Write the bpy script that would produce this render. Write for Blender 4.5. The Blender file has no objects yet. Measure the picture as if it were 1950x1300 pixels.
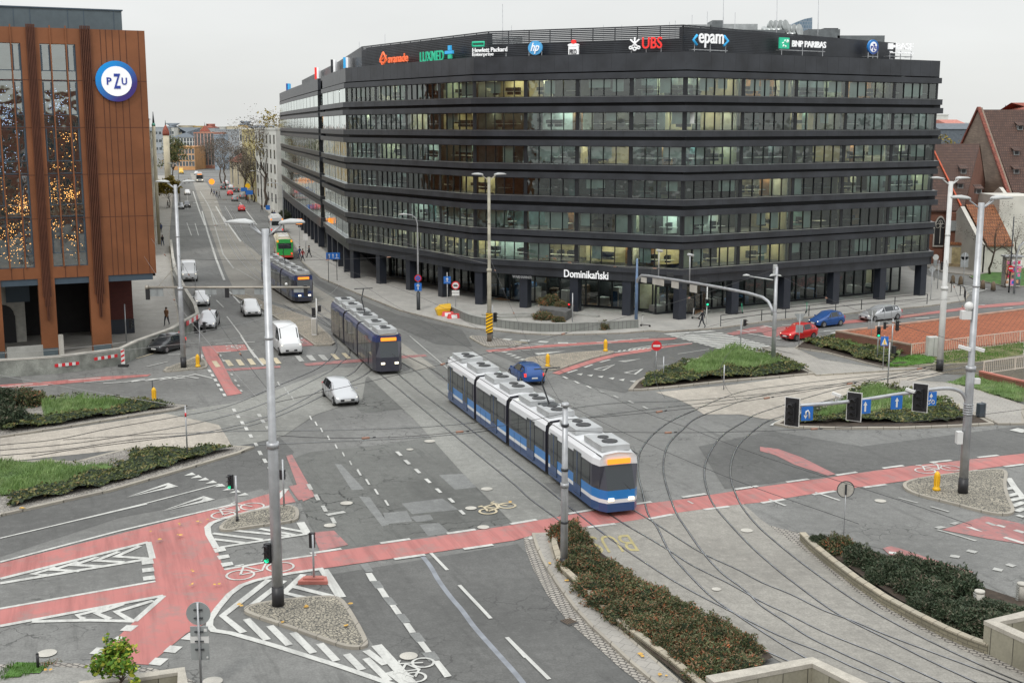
import bpy, bmesh, math, random
from mathutils import Vector, Matrix, noise
random.seed(7)
R = math.radians
SC = bpy.context.scene
COL = SC.collection
# ---------------------------------------------------------------- camera, sky, sun, exposure
H, F, YH, CX, CY = 19.5, 2350.0, 240.0, 975.0, 650.0
TH = math.atan((CY - YH) / F); SN, CS = math.sin(TH), math.cos(TH)
cam = bpy.data.cameras.new('camera'); cam.lens = 36.0 * F / 1950.0; cam.sensor_width = 36.0
cam.clip_start = 0.5; cam.clip_end = 30000
co = bpy.data.objects.new('camera', cam); COL.objects.link(co)
co.location = (0, 0, H); co.rotation_euler = (R(90) - TH, 0, 0)
SC.camera = co
SUN_EL, SUN_AZ = 48.0, 200.0
w = bpy.data.worlds.new('World'); SC.world = w; w.use_nodes = True
nt = w.node_tree; nt.nodes.clear()
wo = nt.nodes.new('ShaderNodeOutputWorld'); bg = nt.nodes.new('ShaderNodeBackground')
sky = nt.nodes.new('ShaderNodeTexSky'); sky.sky_type = 'NISHITA'; sky.sun_disc = False
sky.sun_elevation = R(SUN_EL); sky.sun_rotation = R(SUN_AZ)
tc = nt.nodes.new('ShaderNodeTexCoord'); sx = nt.nodes.new('ShaderNodeSeparateXYZ')
nt.links.new(tc.outputs['Generated'], sx.inputs[0])
cr = nt.nodes.new('ShaderNodeValToRGB')      # overcast sky: pale at the horizon, three times as bright overhead
e = cr.color_ramp.elements
e[0].position = 0.0; e[0].color = (7.3, 7.4, 7.25, 1); e[1].position = 1.0; e[1].color = (15.5, 15.8, 16, 1)
e2 = e.new(0.14); e2.color = (8.1, 8.2, 8.15, 1)
e3 = e.new(0.45); e3.color = (12, 12.3, 12.5, 1)
nt.links.new(sx.outputs['Z'], cr.inputs[0])
cn = nt.nodes.new('ShaderNodeTexNoise'); cn.inputs['Scale'].default_value = 2.2; cn.inputs['Detail'].default_value = 5
mp = nt.nodes.new('ShaderNodeMapping'); mp.inputs['Scale'].default_value = (1, 1, 4)
nt.links.new(tc.outputs['Generated'], mp.inputs[0]); nt.links.new(mp.outputs[0], cn.inputs[0])
cm = nt.nodes.new('ShaderNodeMapRange'); cm.inputs[1].default_value = .3; cm.inputs[2].default_value = .7
cm.inputs[3].default_value = .90; cm.inputs[4].default_value = 1.06
nt.links.new(cn.outputs[0], cm.inputs[0])
mu = nt.nodes.new('ShaderNodeMix'); mu.data_type = 'RGBA'; mu.blend_type = 'MULTIPLY'; mu.inputs[0].default_value = 1
nt.links.new(cr.outputs[0], mu.inputs[6]); nt.links.new(cm.outputs[0], mu.inputs[7])
mx = nt.nodes.new('ShaderNodeMix'); mx.data_type = 'RGBA'; mx.inputs[0].default_value = .05
nt.links.new(mu.outputs[2], mx.inputs[6]); nt.links.new(sky.outputs[0], mx.inputs[7])
nt.links.new(mx.outputs[2], bg.inputs[0]); bg.inputs[1].default_value = 0.11
nt.links.new(bg.outputs[0], wo.inputs[0])
sd = bpy.data.lights.new('sun', 'SUN'); sd.energy = 1.25; sd.angle = R(10); sd.color = (1, .965, .92)
so = bpy.data.objects.new('sun', sd); COL.objects.link(so)
so.rotation_euler = (R(90 - SUN_EL), 0, R(180 - SUN_AZ) + R(0))
SC.view_settings.view_transform = 'Standard'; SC.view_settings.look = 'None'
SC.view_settings.exposure = 0.0; SC.view_settings.gamma = 1.0
SC.cycles.max_bounces = 7; SC.cycles.transparent_max_bounces = 12; SC.cycles.diffuse_bounces = 3
SC.cycles.glossy_bounces = 3; SC.cycles.caustics_reflective = False; SC.cycles.caustics_refractive = False
SC.cycles.use_denoising = True
# ---------------------------------------------------------------- pixel (photo 1950x1300) -> world helpers
def ray(px, py):
    x = (px - CX) / F; v = -(py - CY) / F
    return Vector((x, CS + v * SN, -SN + v * CS))
def G(px, py, z=0.0):
    r = ray(px, py); t = (z - H) / r.z
    return Vector((r.x * t, r.y * t, z))
def onplane(px, py, A, B, off=0.0):
    """point where the pixel's ray meets the upright plane through plan points A, B"""
    a = Vector((A[0], A[1])); b = Vector((B[0], B[1])); d = (b - a).normalized(); n = Vector((d.y, -d.x))
    if n.y > 0: n = -n
    a = a + n * off
    r = ray(px, py); t = n.dot(a) / (n.x * r.x + n.y * r.y)
    return Vector((r.x * t, r.y * t, H + r.z * t))
def atdepth(px, py, Y):
    r = ray(px, py); t = Y / r.y
    return Vector((r.x * t, Y, H + r.z * t))
ZM = dict(za=(0,650,3.714), zb=(0,960,3.75), zc=(460,860,2.954), zd=(960,940,3.611), ze=(1450,920,3.422), zf=(1450,600,3.824),
 zg=(1050,400,3.824), zh=(440,600,4.333), zi=(780,620,4.333), zj=(1150,700,4.333), zk=(380,640,8.125), zl=(260,460,5.0),
 zm=(860,580,5.132), zn=(1200,580,5.417), zo=(1680,860,6.5), zp=(1480,560,4.149), zq=(0,340,3.611), zr=(600,380,3.9),
 zs=(280,200,5.653), zt=(280,400,4.483), zv=(0,1180,4.0625), p=(0,0,1.0))
def px(k, pts):
    X, Y, S = ZM[k]
    return [(X + a / S, Y + b / S) for a, b in pts]
def GW(k, pts, z=0.0):
    return [G(a, b, z) for a, b in px(k, pts)]
# ---------------------------------------------------------------- materials
MATS = {}
def new_mat(name):
    m = bpy.data.materials.new(name); m.use_nodes = True
    MATS[name] = m
    return m, m.node_tree, m.node_tree.nodes['Principled BSDF']
def rgb(c): return (c[0], c[1], c[2], 1)
def N(nt, kind, **kw):
    n = nt.nodes.new(kind)
    for k, v in kw.items():
        if k.startswith('i_'):
            key = k[2:]
            n.inputs[int(key) if key.isdigit() else key].default_value = v
        else: setattr(n, k, v)
    return n
def posnode(nt, scale=(1, 1, 1), rot=(0, 0, 0)):
    g = N(nt, 'ShaderNodeNewGeometry'); m = N(nt, 'ShaderNodeMapping')
    m.inputs['Scale'].default_value = scale; src = g.outputs['Position']
    if any(rot):
        m0 = N(nt, 'ShaderNodeMapping'); m0.inputs['Rotation'].default_value = rot; nt.links.new(src, m0.inputs[0]); src = m0.outputs[0]
    nt.links.new(src, m.inputs[0]); return m.outputs[0]
def mixc(nt, fac, a, b, blend='MIX'):
    m = N(nt, 'ShaderNodeMix', data_type='RGBA', blend_type=blend)
    for s, v in ((0, fac), (6, a), (7, b)):
        if isinstance(v, (int, float)): m.inputs[s].default_value = v
        elif isinstance(v, tuple): m.inputs[s].default_value = rgb(v)
        else: nt.links.new(v, m.inputs[s])
    return m.outputs[2]
def rng(nt, v, a, b, c=0.0, d=1.0):
    m = N(nt, 'ShaderNodeMapRange'); nt.links.new(v, m.inputs[0])
    for i, k in enumerate((a, b, c, d)): m.inputs[i + 1].default_value = k
    return m.outputs[0]
def noisef(nt, vec, scale, detail=4, rough=.55):
    n = N(nt, 'ShaderNodeTexNoise'); n.inputs['Scale'].default_value = scale
    n.inputs['Detail'].default_value = detail; n.inputs['Roughness'].default_value = rough
    nt.links.new(vec, n.inputs['Vector']); return n.outputs[0]
def bump(nt, bs, h, dist=.02, st=.5):
    b = N(nt, 'ShaderNodeBump'); b.inputs['Distance'].default_value = dist; b.inputs['Strength'].default_value = st
    nt.links.new(h, b.inputs['Height']); nt.links.new(b.outputs[0], bs.inputs['Normal'])
def plain(name, c, rough=.6, metal=0.0, var=.18, scale=1.5, emit=None, es=0.0, fine=0.0, coat=0.0, spec=None):
    m, nt, bs = new_mat(name)
    bs.inputs['Roughness'].default_value = rough; bs.inputs['Metallic'].default_value = metal
    if coat: bs.inputs['Coat Weight'].default_value = coat
    if spec is not None: bs.inputs['Specular IOR Level'].default_value = spec
    if var:
        v = posnode(nt); f = noisef(nt, v, scale, 5)
        a = tuple(x * (1 - var) for x in c); b = tuple(min(1, x * (1 + var)) for x in c)
        col = mixc(nt, rng(nt, f, .35, .65), a, b)
        if fine:
            f2 = noisef(nt, v, 22, 3); col = mixc(nt, rng(nt, f2, .4, .6, 0, fine), col, tuple(x * .5 for x in c))
        nt.links.new(col, bs.inputs['Base Color'])
    else: bs.inputs['Base Color'].default_value = rgb(c)
    if emit:
        bs.inputs['Emission Color'].default_value = rgb(emit); bs.inputs['Emission Strength'].default_value = es
    return m
def asphalt(name, c, crack=.6, light=1.25, crack_scale=.9, stain=.5):
    m, nt, bs = new_mat(name); v = posnode(nt)
    big = noisef(nt, v, .09, 4); mid = noisef(nt, posnode(nt, (.22, 1, 1), (0, 0, -1.9)), .7, 6, .65); fine = noisef(nt, v, 11, 4, .75); mot = noisef(nt, v, 1.9, 6, .75)
    dk = tuple(x * .66 for x in c); lt = tuple(min(1, x * light) for x in c)
    col = mixc(nt, rng(nt, big, .36, .64), dk, lt)
    col = mixc(nt, rng(nt, mid, .35, .7, 0, .6), col, c)
    st = noisef(nt, posnode(nt, (.10, 1, 1), (0, 0, -1.95)), 1.1, 6, .72)
    col = mixc(nt, rng(nt, st, .54, .70, 0, stain), col, tuple(x * .45 for x in c))
    col = mixc(nt, rng(nt, mot, .5, .68, 0, .5), col, tuple(x * .55 for x in c))
    col = mixc(nt, rng(nt, mot, .48, .36, 0, .4), col, tuple(min(1, x * 1.4) for x in c))
    col = mixc(nt, rng(nt, fine, .42, .62, 0, .5), col, tuple(x * .55 for x in c))
    if crack:
        wv = N(nt, 'ShaderNodeVectorMath', operation='ADD'); nt.links.new(v, wv.inputs[0])
        nz = N(nt, 'ShaderNodeTexNoise'); nz.inputs['Scale'].default_value = 1.6; nz.inputs['Detail'].default_value = 5
        nt.links.new(v, nz.inputs['Vector']); nt.links.new(nz.outputs['Color'], wv.inputs[1])
        vo = N(nt, 'ShaderNodeTexVoronoi', feature='DISTANCE_TO_EDGE'); vo.inputs['Scale'].default_value = crack_scale
        nt.links.new(wv.outputs[0], vo.inputs['Vector'])
        line = rng(nt, vo.outputs[0], .012, .035, 1, 0)
        msk = rng(nt, noisef(nt, v, .16, 3), .5, .62, 0, crack)
        mm = N(nt, 'ShaderNodeMath', operation='MULTIPLY'); nt.links.new(line, mm.inputs[0]); nt.links.new(msk, mm.inputs[1])
        col = mixc(nt, mm.outputs[0], col, tuple(x * .22 for x in c))
    nt.links.new(col, bs.inputs['Base Color']); bs.inputs['Roughness'].default_value = .82
    bump(nt, bs, fine, .008, .4)
    return m
def cobble(name, a, b, gap, scale=7.0, rnd=.8):
    m, nt, bs = new_mat(name); v = posnode(nt)
    vo = N(nt, 'ShaderNodeTexVoronoi', feature='DISTANCE_TO_EDGE'); vo.inputs['Scale'].default_value = scale; vo.inputs['Randomness'].default_value = rnd
    vc = N(nt, 'ShaderNodeTexVoronoi'); vc.inputs['Scale'].default_value = scale; vc.inputs['Randomness'].default_value = rnd
    nt.links.new(v, vo.inputs['Vector']); nt.links.new(v, vc.inputs['Vector'])
    s = N(nt, 'ShaderNodeSeparateColor'); nt.links.new(vc.outputs['Color'], s.inputs[0])
    col = mixc(nt, s.outputs[0], a, b)
    col = mixc(nt, rng(nt, noisef(nt, v, .7, 4), .4, .65, 0, .5), col, tuple((x + y) * .33 for x, y in zip(a, gap)))
    col = mixc(nt, rng(nt, vo.outputs[0], .04, .11, 1, 0), col, gap)
    nt.links.new(col, bs.inputs['Base Color']); bs.inputs['Roughness'].default_value = .85
    bump(nt, bs, rng(nt, vo.outputs[0], 0, .2), .03, .6)
    return m
def bricks(name, a, b, mortar, bw=.5, bh=.25, rot=0.0, msize=.012, plane='XY', rough=.85, dirt=.35, roty=0.0, off=.5):
    """plane XY: paving; XZ: walls (brick x runs along the horizontal direction rotated by rot)"""
    m, nt, bs = new_mat(name)
    if plane == 'XY': v = posnode(nt, (1, 1, 1), (0, 0, rot))
    else:
        v0 = posnode(nt, (1, 1, 1), (0, 0, rot)); sp = N(nt, 'ShaderNodeSeparateXYZ'); cb = N(nt, 'ShaderNodeCombineXYZ')
        nt.links.new(v0, sp.inputs[0]); nt.links.new(sp.outputs[0], cb.inputs[0]); nt.links.new(sp.outputs[2], cb.inputs[1]); v = cb.outputs[0]
    t = N(nt, 'ShaderNodeTexBrick'); t.offset = off
    t.inputs['Color1'].default_value = rgb(a); t.inputs['Color2'].default_value = rgb(b); t.inputs['Mortar'].default_value = rgb(mortar)
    t.inputs['Scale'].default_value = 1; t.inputs['Mortar Size'].default_value = msize
    t.inputs['Brick Width'].default_value = bw; t.inputs['Row Height'].default_value = bh
    nt.links.new(v, t.inputs['Vector'])
    g = posnode(nt)
    col = mixc(nt, rng(nt, noisef(nt, g, .5, 5), .4, .68, 0, dirt), t.outputs[0], tuple(x * .5 for x in a))
    col = mixc(nt, rng(nt, noisef(nt, g, 9, 3), .4, .7, 0, .25), col, tuple(x * .6 for x in b))
    nt.links.new(col, bs.inputs['Base Color']); bs.inputs['Roughness'].default_value = rough
    bump(nt, bs, t.outputs['Fac'], -.01, .5)
    return m
def paint(name, c, wear=.45, under=(.13, .13, .125), scale=3.0):
    m, nt, bs = new_mat(name); v = posnode(nt)
    f = noisef(nt, v, scale, 8, .7); g2 = noisef(nt, v, .35, 3)
    col = mixc(nt, rng(nt, g2, .35, .7, 0, .35), c, tuple(x * .72 for x in c))
    sk = noisef(nt, posnode(nt, (.06, 1, 1), (0, 0, -1.9)), 1.6, 5, .7)
    col = mixc(nt, rng(nt, sk, .46, .70, 0, .75), col, tuple(x * .52 for x in c))
    col = mixc(nt, rng(nt, f, .50, .68, 0, wear), col, under)
    nt.links.new(col, bs.inputs['Base Color']); bs.inputs['Roughness'].default_value = .7
    return m
def leafmat(name, cols, rough=.6):
    m, nt, bs = new_mat(name)
    at = N(nt, 'ShaderNodeAttribute', attribute_name='tint'); r = N(nt, 'ShaderNodeValToRGB')
    el = r.color_ramp.elements
    while len(el) < len(cols): el.new(.5)
    for i, c in enumerate(cols): el[i].position = i / (len(cols) - 1); el[i].color = rgb(c)
    nt.links.new(at.outputs['Fac'], r.inputs[0])
    v = posnode(nt)
    col = mixc(nt, rng(nt, noisef(nt, v, .8, 4), .35, .7, 0, .55), r.outputs[0], tuple(x * .55 for x in cols[0]))
    nt.links.new(col, bs.inputs['Base Color']); bs.inputs['Roughness'].default_value = rough
    bs.inputs['Specular IOR Level'].default_value = .25
    return m
A_MAIN = asphalt('asphalt', (.178, .178, .168), crack=.75, stain=.75, light=1.3)
A_DARK = asphalt('dark asphalt', (.118, .118, .112), crack=.5, stain=.6)
A_OLD = asphalt('cracked asphalt', (.128, .130, .120), crack=1.0, crack_scale=.6, stain=.9, light=1.4)
A_PATCH = asphalt('asphalt patch', (.215, .22, .212), crack=0, stain=.2)
A_TRACK = asphalt('track concrete', (.25, .25, .228), crack=.12, stain=.4)
A_BEIGE = asphalt('beige concrete', (.44, .40, .34), crack=.1, stain=.5, light=1.12)
A_MEDIAN = asphalt('median concrete', (.29, .275, .24), crack=0, stain=.35)
M_RED = paint('red paint', (.45, .162, .146), .85, (.27, .18, .165), .9)
M_RED2 = paint('worn red paint', (.38, .16, .15), 1.0, (.15, .145, .14), 2.2)
M_WHITE = paint('white paint', (.56, .56, .525), .5, (.3, .3, .29), 5)
M_WHITEW = paint('worn white paint', (.44, .44, .41), .85, (.2, .2, .195), 4)
M_YEL = paint('yellow paint', (.55, .42, .2), .5, (.3, .27, .2), 5)
M_YWORN = paint('worn yellow paint', (.42, .36, .16), .8, (.24, .23, .2), 5)
M_COB = cobble('cobbles', (.42, .38, .30), (.27, .25, .2), (.07, .068, .06), 7)
M_COBL = cobble('pale cobbles', (.36, .34, .30), (.27, .25, .22), (.12, .11, .1), 6)
M_GRAV = cobble('gravel paving', (.40, .35, .27), (.30, .265, .21), (.15, .14, .12), 5)
M_SETT = bricks('stone setts', (.42, .39, .34), (.30, .28, .25), (.07, .065, .06), .28, .2, .5, .03)
M_KERB = bricks('kerb stone', (.38, .35, .29), (.30, .275, .235), (.12, .11, .09), 1.0, 50, .3, .02)
M_SLAB = bricks('paving slabs', (.36, .34, .305), (.32, .305, .275), (.2, .19, .175), .5, .5, .52, .012, dirt=.35)
M_SLAB2 = bricks('plaza paving', (.43, .415, .38), (.38, .37, .34), (.27, .26, .24), .8, .8, -.5, .012, dirt=.3)
M_SOIL = plain('soil', (.055, .04, .028), .95, var=.4, scale=3, fine=.5)
M_CONC = plain('concrete', (.33, .33, .305), .85, var=.2, scale=.6, fine=.35)
M_CONCL = plain('light concrete', (.47, .45, .40), .85, var=.15, scale=.8, fine=.3)
M_STEEL = plain('galvanised steel', (.42, .43, .44), .45, .55, var=.12, scale=2)
M_STEELD = plain('dark steel', (.06, .065, .07), .5, .4, var=.1)
M_BLACK = plain('black', (.018, .018, .02), .45, var=0)
M_RAIL = plain('rail steel', (.34, .35, .37), .3, .8, var=.2)
M_GROOVE = plain('rail groove', (.045, .043, .04), .8, var=.2)
M_WHT = plain('white enamel', (.66, .66, .64), .4, var=.04)
M_GREYS = plain('sign back', (.33, .35, .35), .5, .3, var=.08)
M_BLUE = plain('sign blue', (.02, .14, .48), .4, var=.04)
M_SRED = plain('sign red', (.6, .02, .03), .4, var=.04)
M_SYEL = plain('signal yellow', (.85, .48, .01), .4, var=.05)
M_GREEN_ON = plain('green lamp lit', (.0, .3, .15), .4, var=0, emit=(.02, 1, .42), es=1.6)
M_RED_ON = plain('red lamp lit', (.4, .0, .0), .4, var=0, emit=(1, .03, .03), es=1.5)
M_LENS = plain('dark lens', (.02, .02, .02), .2, var=0)
M_HEAD_ON = plain('headlamp lit', (.9, .85, .7), .3, var=0, emit=(1, .88, .62), es=1.6)
M_TAIL_ON = plain('tail lamp lit', (.5, .02, .02), .3, var=0, emit=(1, .06, .04), es=.9)
M_AMBER_ON = plain('orange display', (.9, .3, .02), .4, var=0, emit=(1, .27, .03), es=1.0)
M_RUBBER = plain('rubber', (.02, .02, .02), .8, var=0)
M_CGLASS = plain('vehicle glass', (.02, .026, .03), .08, var=0, coat=.3)
# ---------------------------------------------------------------- object helpers
def finish(o, label=None, cat=None, group=None, kind=None):
    if label: o['label'] = label
    if cat: o['category'] = cat
    if group: o['group'] = group
    if kind: o['kind'] = kind
    return o
def thing(name, label, cat, loc=(0, 0, 0), rz=0.0, group=None):
    o = bpy.data.objects.new(name, None); COL.objects.link(o); o.empty_display_size = .3
    o.location = loc; o.rotation_euler = (0, 0, rz)
    return finish(o, label, cat, group, 'thing')
def dup(o, parent=None, loc=None, rz=None, label=None, group=None):
    c = o.copy(); COL.objects.link(c); c.parent = parent
    if loc is not None: c.location = loc
    if rz is not None: c.rotation_euler = (0, 0, rz)
    if label: c['label'] = label
    if group: c['group'] = group
    for ch in CHILD.get(o.name, []):
        dup(ch, c)
    CHILD_DONE.append(c)
    return c
CHILD = {}; CHILD_DONE = []
def reg(o, parent):
    if parent is not None:
        o.parent = parent; CHILD.setdefault(parent.name, []).append(o)
class MB:
    def __init__(s): s.v = []; s.f = []; s.m = []; s.sm = []; s.t = []
    def add(s, vs, fs, mi=0, smooth=False):
        b = len(s.v); s.v += [tuple(v) for v in vs]
        for f in fs: s.f.append([b + i for i in f]); s.m.append(mi); s.sm.append(smooth)
        return s
    def box(s, c, d, mi=0, rz=0.0, M=None):
        x, y, z = d[0] / 2, d[1] / 2, d[2] / 2
        vs = [Vector((a, b, e)) for a in (-x, x) for b in (-y, y) for e in (-z, z)]
        if rz: r = Matrix.Rotation(rz, 3, 'Z'); vs = [r @ v for v in vs]
        if M is not None: vs = [M @ v for v in vs]
        c = Vector(c); vs = [v + c for v in vs]
        return s.add(vs, [(0,1,3,2),(4,6,7,5),(0,4,5,1),(2,3,7,6),(0,2,6,4),(1,5,7,3)], mi)
    def beam(s, a, b, w, h, mi=0):
        a, b = Vector(a), Vector(b); d = b - a; L = d.length
        if L < 1e-6: return s
        z = d.normalized(); u = Vector((0, 0, 1)) if abs(z.z) < .95 else Vector((0, 1, 0))
        x = z.cross(u).normalized(); y = x.cross(z).normalized()
        vs = []
        for p in (a, b):
            for sx, sy in ((-1,-1),(1,-1),(1,1),(-1,1)): vs.append(p + x * w / 2 * sx + y * h / 2 * sy)
        return s.add(vs, [(0,3,2,1),(4,5,6,7),(0,1,5,4),(1,2,6,5),(2,3,7,6),(3,0,4,7)], mi)
    def tube(s, pts, r, seg=8, mi=0, cap=True, smooth=True):
        pts = [Vector(p) for p in pts]; n = len(pts); rs = r if isinstance(r, (list, tuple)) else [r] * n
        vs = []; up = None
        for i, p in enumerate(pts):
            d = (pts[min(i + 1, n - 1)] - pts[max(i - 1, 0)]).normalized()
            if up is None: up = Vector((1, 0, 0)) if abs(d.x) < .9 else Vector((0, 1, 0))
            x = up - d * up.dot(d); x.normalize(); y = d.cross(x); up = x
            for k in range(seg):
                a = 2 * math.pi * k / seg; vs.append(p + (x * math.cos(a) + y * math.sin(a)) * rs[i])
        fs = [(i*seg+k, i*seg+(k+1) % seg, (i+1)*seg+(k+1) % seg, (i+1)*seg+k) for i in range(n-1) for k in range(seg)]
        s.add(vs, fs, mi, smooth)
        if cap:
            b = len(s.v) - n * seg
            s.f.append([b + k for k in range(seg)][::-1]); s.m.append(mi); s.sm.append(False)
            s.f.append([b + (n-1)*seg + k for k in range(seg)]); s.m.append(mi); s.sm.append(False)
        return s
    def cyl(s, c, r, z0, z1, seg=12, mi=0, r2=None):
        return s.tube([(c[0], c[1], z0), (c[0], c[1], z1)], [r, r if r2 is None else r2], seg, mi)
    def disc(s, c, nrm, r, th, seg=20, mi=0):
        c = Vector(c); nrm = Vector(nrm).normalized()
        return s.tube([c - nrm * th / 2, c + nrm * th / 2], r, seg, mi, smooth=False)
    def prism(s, poly, z0, z1, mi=0, mtop=None, bottom=False):
        n = len(poly); area = sum(poly[i][0]*poly[(i+1) % n][1] - poly[(i+1) % n][0]*poly[i][1] for i in range(n))
        P = list(poly) if area > 0 else list(poly)[::-1]
        vs = [(p[0], p[1], z0) for p in P] + [(p[0], p[1], z1) for p in P]
        s.add(vs, [(i, (i+1) % n, n+(i+1) % n, n+i) for i in range(n)], mi)
        b = len(s.v) - 2*n
        s.f.append([b+n+i for i in range(n)]); s.m.append(mi if mtop is None else mtop); s.sm.append(False)
        if bottom: s.f.append([b+i for i in range(n)][::-1]); s.m.append(mi); s.sm.append(False)
        return s
    def poly(s, pts, mi=0):
        return s.add(pts, [tuple(range(len(pts)))], mi)
    def flat(s, poly, z, mi=0):
        n = len(poly); area = sum(poly[i][0]*poly[(i+1) % n][1] - poly[(i+1) % n][0]*poly[i][1] for i in range(n))
        P = list(poly) if area > 0 else list(poly)[::-1]
        return s.add([(p[0], p[1], z) for p in P], [tuple(range(n))], mi)
    def ball(s, c, r, mi=0, sz=1.0, seg=10, rings=6):
        c = Vector(c); vs = []; fs = []
        for i in range(rings + 1):
            a = math.pi * i / rings
            for k in range(seg):
                b = 2 * math.pi * k / seg
                vs.append(c + Vector((math.sin(a)*math.cos(b)*r, math.sin(a)*math.sin(b)*r, math.cos(a)*r*sz)))
        for i in range(rings):
            for k in range(seg): fs.append((i*seg+k, (i+1)*seg+k, (i+1)*seg+(k+1) % seg, i*seg+(k+1) % seg))
        return s.add(vs, fs, mi, True)
    def build(s, name, mats, parent=None, bevel=0.0):
        me = bpy.data.meshes.new(name); me.from_pydata(s.v, [], s.f)
        if not isinstance(mats, (list, tuple)): mats = [mats]
        for m in mats: me.materials.append(m)
        me.polygons.foreach_set('material_index', s.m); me.polygons.foreach_set('use_smooth', s.sm)
        if s.t:
            at = me.attributes.new('tint', 'FLOAT', 'FACE'); at.data.foreach_set('value', s.t)
        me.update()
        if bevel:
            bm = bmesh.new(); bm.from_mesh(me); bmesh.ops.remove_doubles(bm, verts=bm.verts, dist=1e-5)
            es = [e for e in bm.edges if len(e.link_faces) == 2 and e.calc_face_angle(0) > .6]
            bmesh.ops.bevel(bm, geom=es, offset=bevel, segments=1, affect='EDGES'); bm.to_mesh(me); bm.free()
        o = bpy.data.objects.new(name, me); COL.objects.link(o); reg(o, parent)
        return o
def inset(poly, d):
    """move each edge of a plan polygon inwards by d"""
    n = len(poly); area = sum(poly[i][0]*poly[(i+1) % n][1] - poly[(i+1) % n][0]*poly[i][1] for i in range(n))
    s = 1 if area > 0 else -1; out = []
    for i in range(n):
        p0, p1, p2 = (Vector((poly[j % n][0], poly[j % n][1])) for j in (i-1, i, i+1))
        e1 = (p1-p0).normalized(); e2 = (p2-p1).normalized()
        n1 = Vector((-e1.y, e1.x))*s; n2 = Vector((-e2.y, e2.x))*s
        b = (n1+n2); b = b.normalized() if b.length > 1e-4 else n1
        k = d / max(.45, b.dot(n1)); q = p1 + b*k
        out.append((q.x, q.y))
    return out
def smooth_poly(pts, it=2, closed=True):
    P = [Vector((p[0], p[1])) for p in pts]
    for _ in range(it):
        Q = []; n = len(P)
        if not closed: Q.append(P[0])
        for i in range(n if closed else n-1):
            a, b = P[i], P[(i+1) % n]; Q += [a*.75+b*.25, a*.25+b*.75]
        if not closed: Q.append(P[-1])
        P = Q
    return [(p.x, p.y) for p in P]
def catmull(pts, n=6):
    P = [Vector(p) for p in pts]; P = [P[0]*2-P[1]] + P + [P[-1]*2-P[-2]]; out = []
    for i in range(1, len(P)-2):
        a, b, c, d = P[i-1:i+3]
        for k in range(n):
            t = k/n
            out.append(.5*((2*b) + (c-a)*t + (2*a-5*b+4*c-d)*t*t + (3*b-a-3*c+d)*t**3))
    out.append(P[-2]); return out
def resample(pts, step):
    out = [Vector(pts[0])]; acc = 0
    for a, b in zip(pts[:-1], pts[1:]):
        a, b = Vector(a), Vector(b); L = (b-a).length; d = step-acc
        while d <= L: out.append(a+(b-a)*d/L); d += step
        acc = (acc+L) % step
    return out
def ribbon(mb, pts, w, z, mi=0):
    n = len(pts); P = [Vector((p[0], p[1])) for p in pts]; L = []; Rr = []
    for i in range(n):
        d = (P[min(i+1, n-1)]-P[max(i-1, 0)]).normalized(); nn = Vector((-d.y, d.x))
        if 0 < i < n-1:
            e = (P[i]-P[i-1]).normalized(); k = 1/max(.5, nn.dot(Vector((-e.y, e.x))))
        else: k = 1
        L.append(P[i]+nn*w/2*k); Rr.append(P[i]-nn*w/2*k)
    vs = [(p.x, p.y, z) for p in L]+[(p.x, p.y, z) for p in Rr]
    mb.add(vs, [(n+i, n+i+1, i+1, i) for i in range(n-1)], mi)
def structure(mb, name, mats): return finish(mb.build(name, mats), kind='structure')
# ================================================================ ground
mb = MB(); mb.flat([(-20000, -300), (20000, -300), (20000, 25000), (-20000, 25000)], 0.0)
structure(mb, 'ground', A_MAIN)
# --- asphalt patches and concrete track beds, thin sheets a few mm apart
ZC = [0.004]
def zz():
    ZC[0] += 0.0007; return ZC[0]
def patch(name, k, pts, mat, sm=0):
    P = [(q.x, q.y) for q in GW(k, pts)]
    if sm: P = smooth_poly(P, sm)
    mb = MB(); mb.flat(P, zz()); return structure(mb, name, mat)
patch('road_patch', 'p', [(0,640),(60,760),(340,770),(500,800),(560,860),(520,930),(230,985),(0,1060)], A_DARK)
patch('road_patch', 'p', [(0,1060),(500,930),(560,1010),(640,1075),(800,1300),(0,1300)], A_MAIN)
patch('road_patch', 'p', [(620,1095),(985,1035),(1010,1060),(1040,1110),(1130,1200),(1240,1300),(760,1300)], A_DARK)
patch('road_patch', 'zh', [(900,620),(1150,510),(1240,570),(1480,770),(1080,810)], A_OLD)
patch('cracked_road', 'p', [(540,880),(590,860),(700,850),(800,835),(880,830),(960,900),(1040,985),(620,1050),(590,1000)], A_OLD)
patch('road_patch', 'zc', [(1110,130),(1310,120),(1400,190),(1200,212)], A_PATCH)
patch('road_patch', 'zc', [(525,68),(560,70),(690,210),(620,215)], A_PATCH)
patch('road_patch', 'zc', [(660,250),(720,255),(830,410),(790,418)], A_PATCH)
patch('road_patch', 'zc', [(900,290),(1130,262),(1220,325),(960,350)], A_PATCH)
patch('road_patch', 'zc', [(795,345),(930,332),(960,390),(820,405)], A_PATCH)
patch('road_patch', 'zc', [(1000,410),(1110,400),(1170,455),(1050,475)], A_PATCH)
patch('road_patch', 'zc', [(950,365),(1060,352),(1080,382),(985,395)], A_PATCH)
patch('road_patch', 'p', [(1330,850),(1400,835),(1470,820),(1640,850),(1950,810),(1950,862),(1700,890),(1560,908),(1380,930)], A_DARK)
patch('road_patch', 'p', [(1440,935),(1690,925),(1760,965),(1950,1020),(1950,1150),(1850,1095),(1740,1060),(1600,1025),(1500,1010),(1400,985)], A_MAIN)
patch('road_patch', 'p', [(1180,690),(1280,700),(1230,730),(1190,748),(1120,735),(1060,712)], A_DARK)
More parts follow.
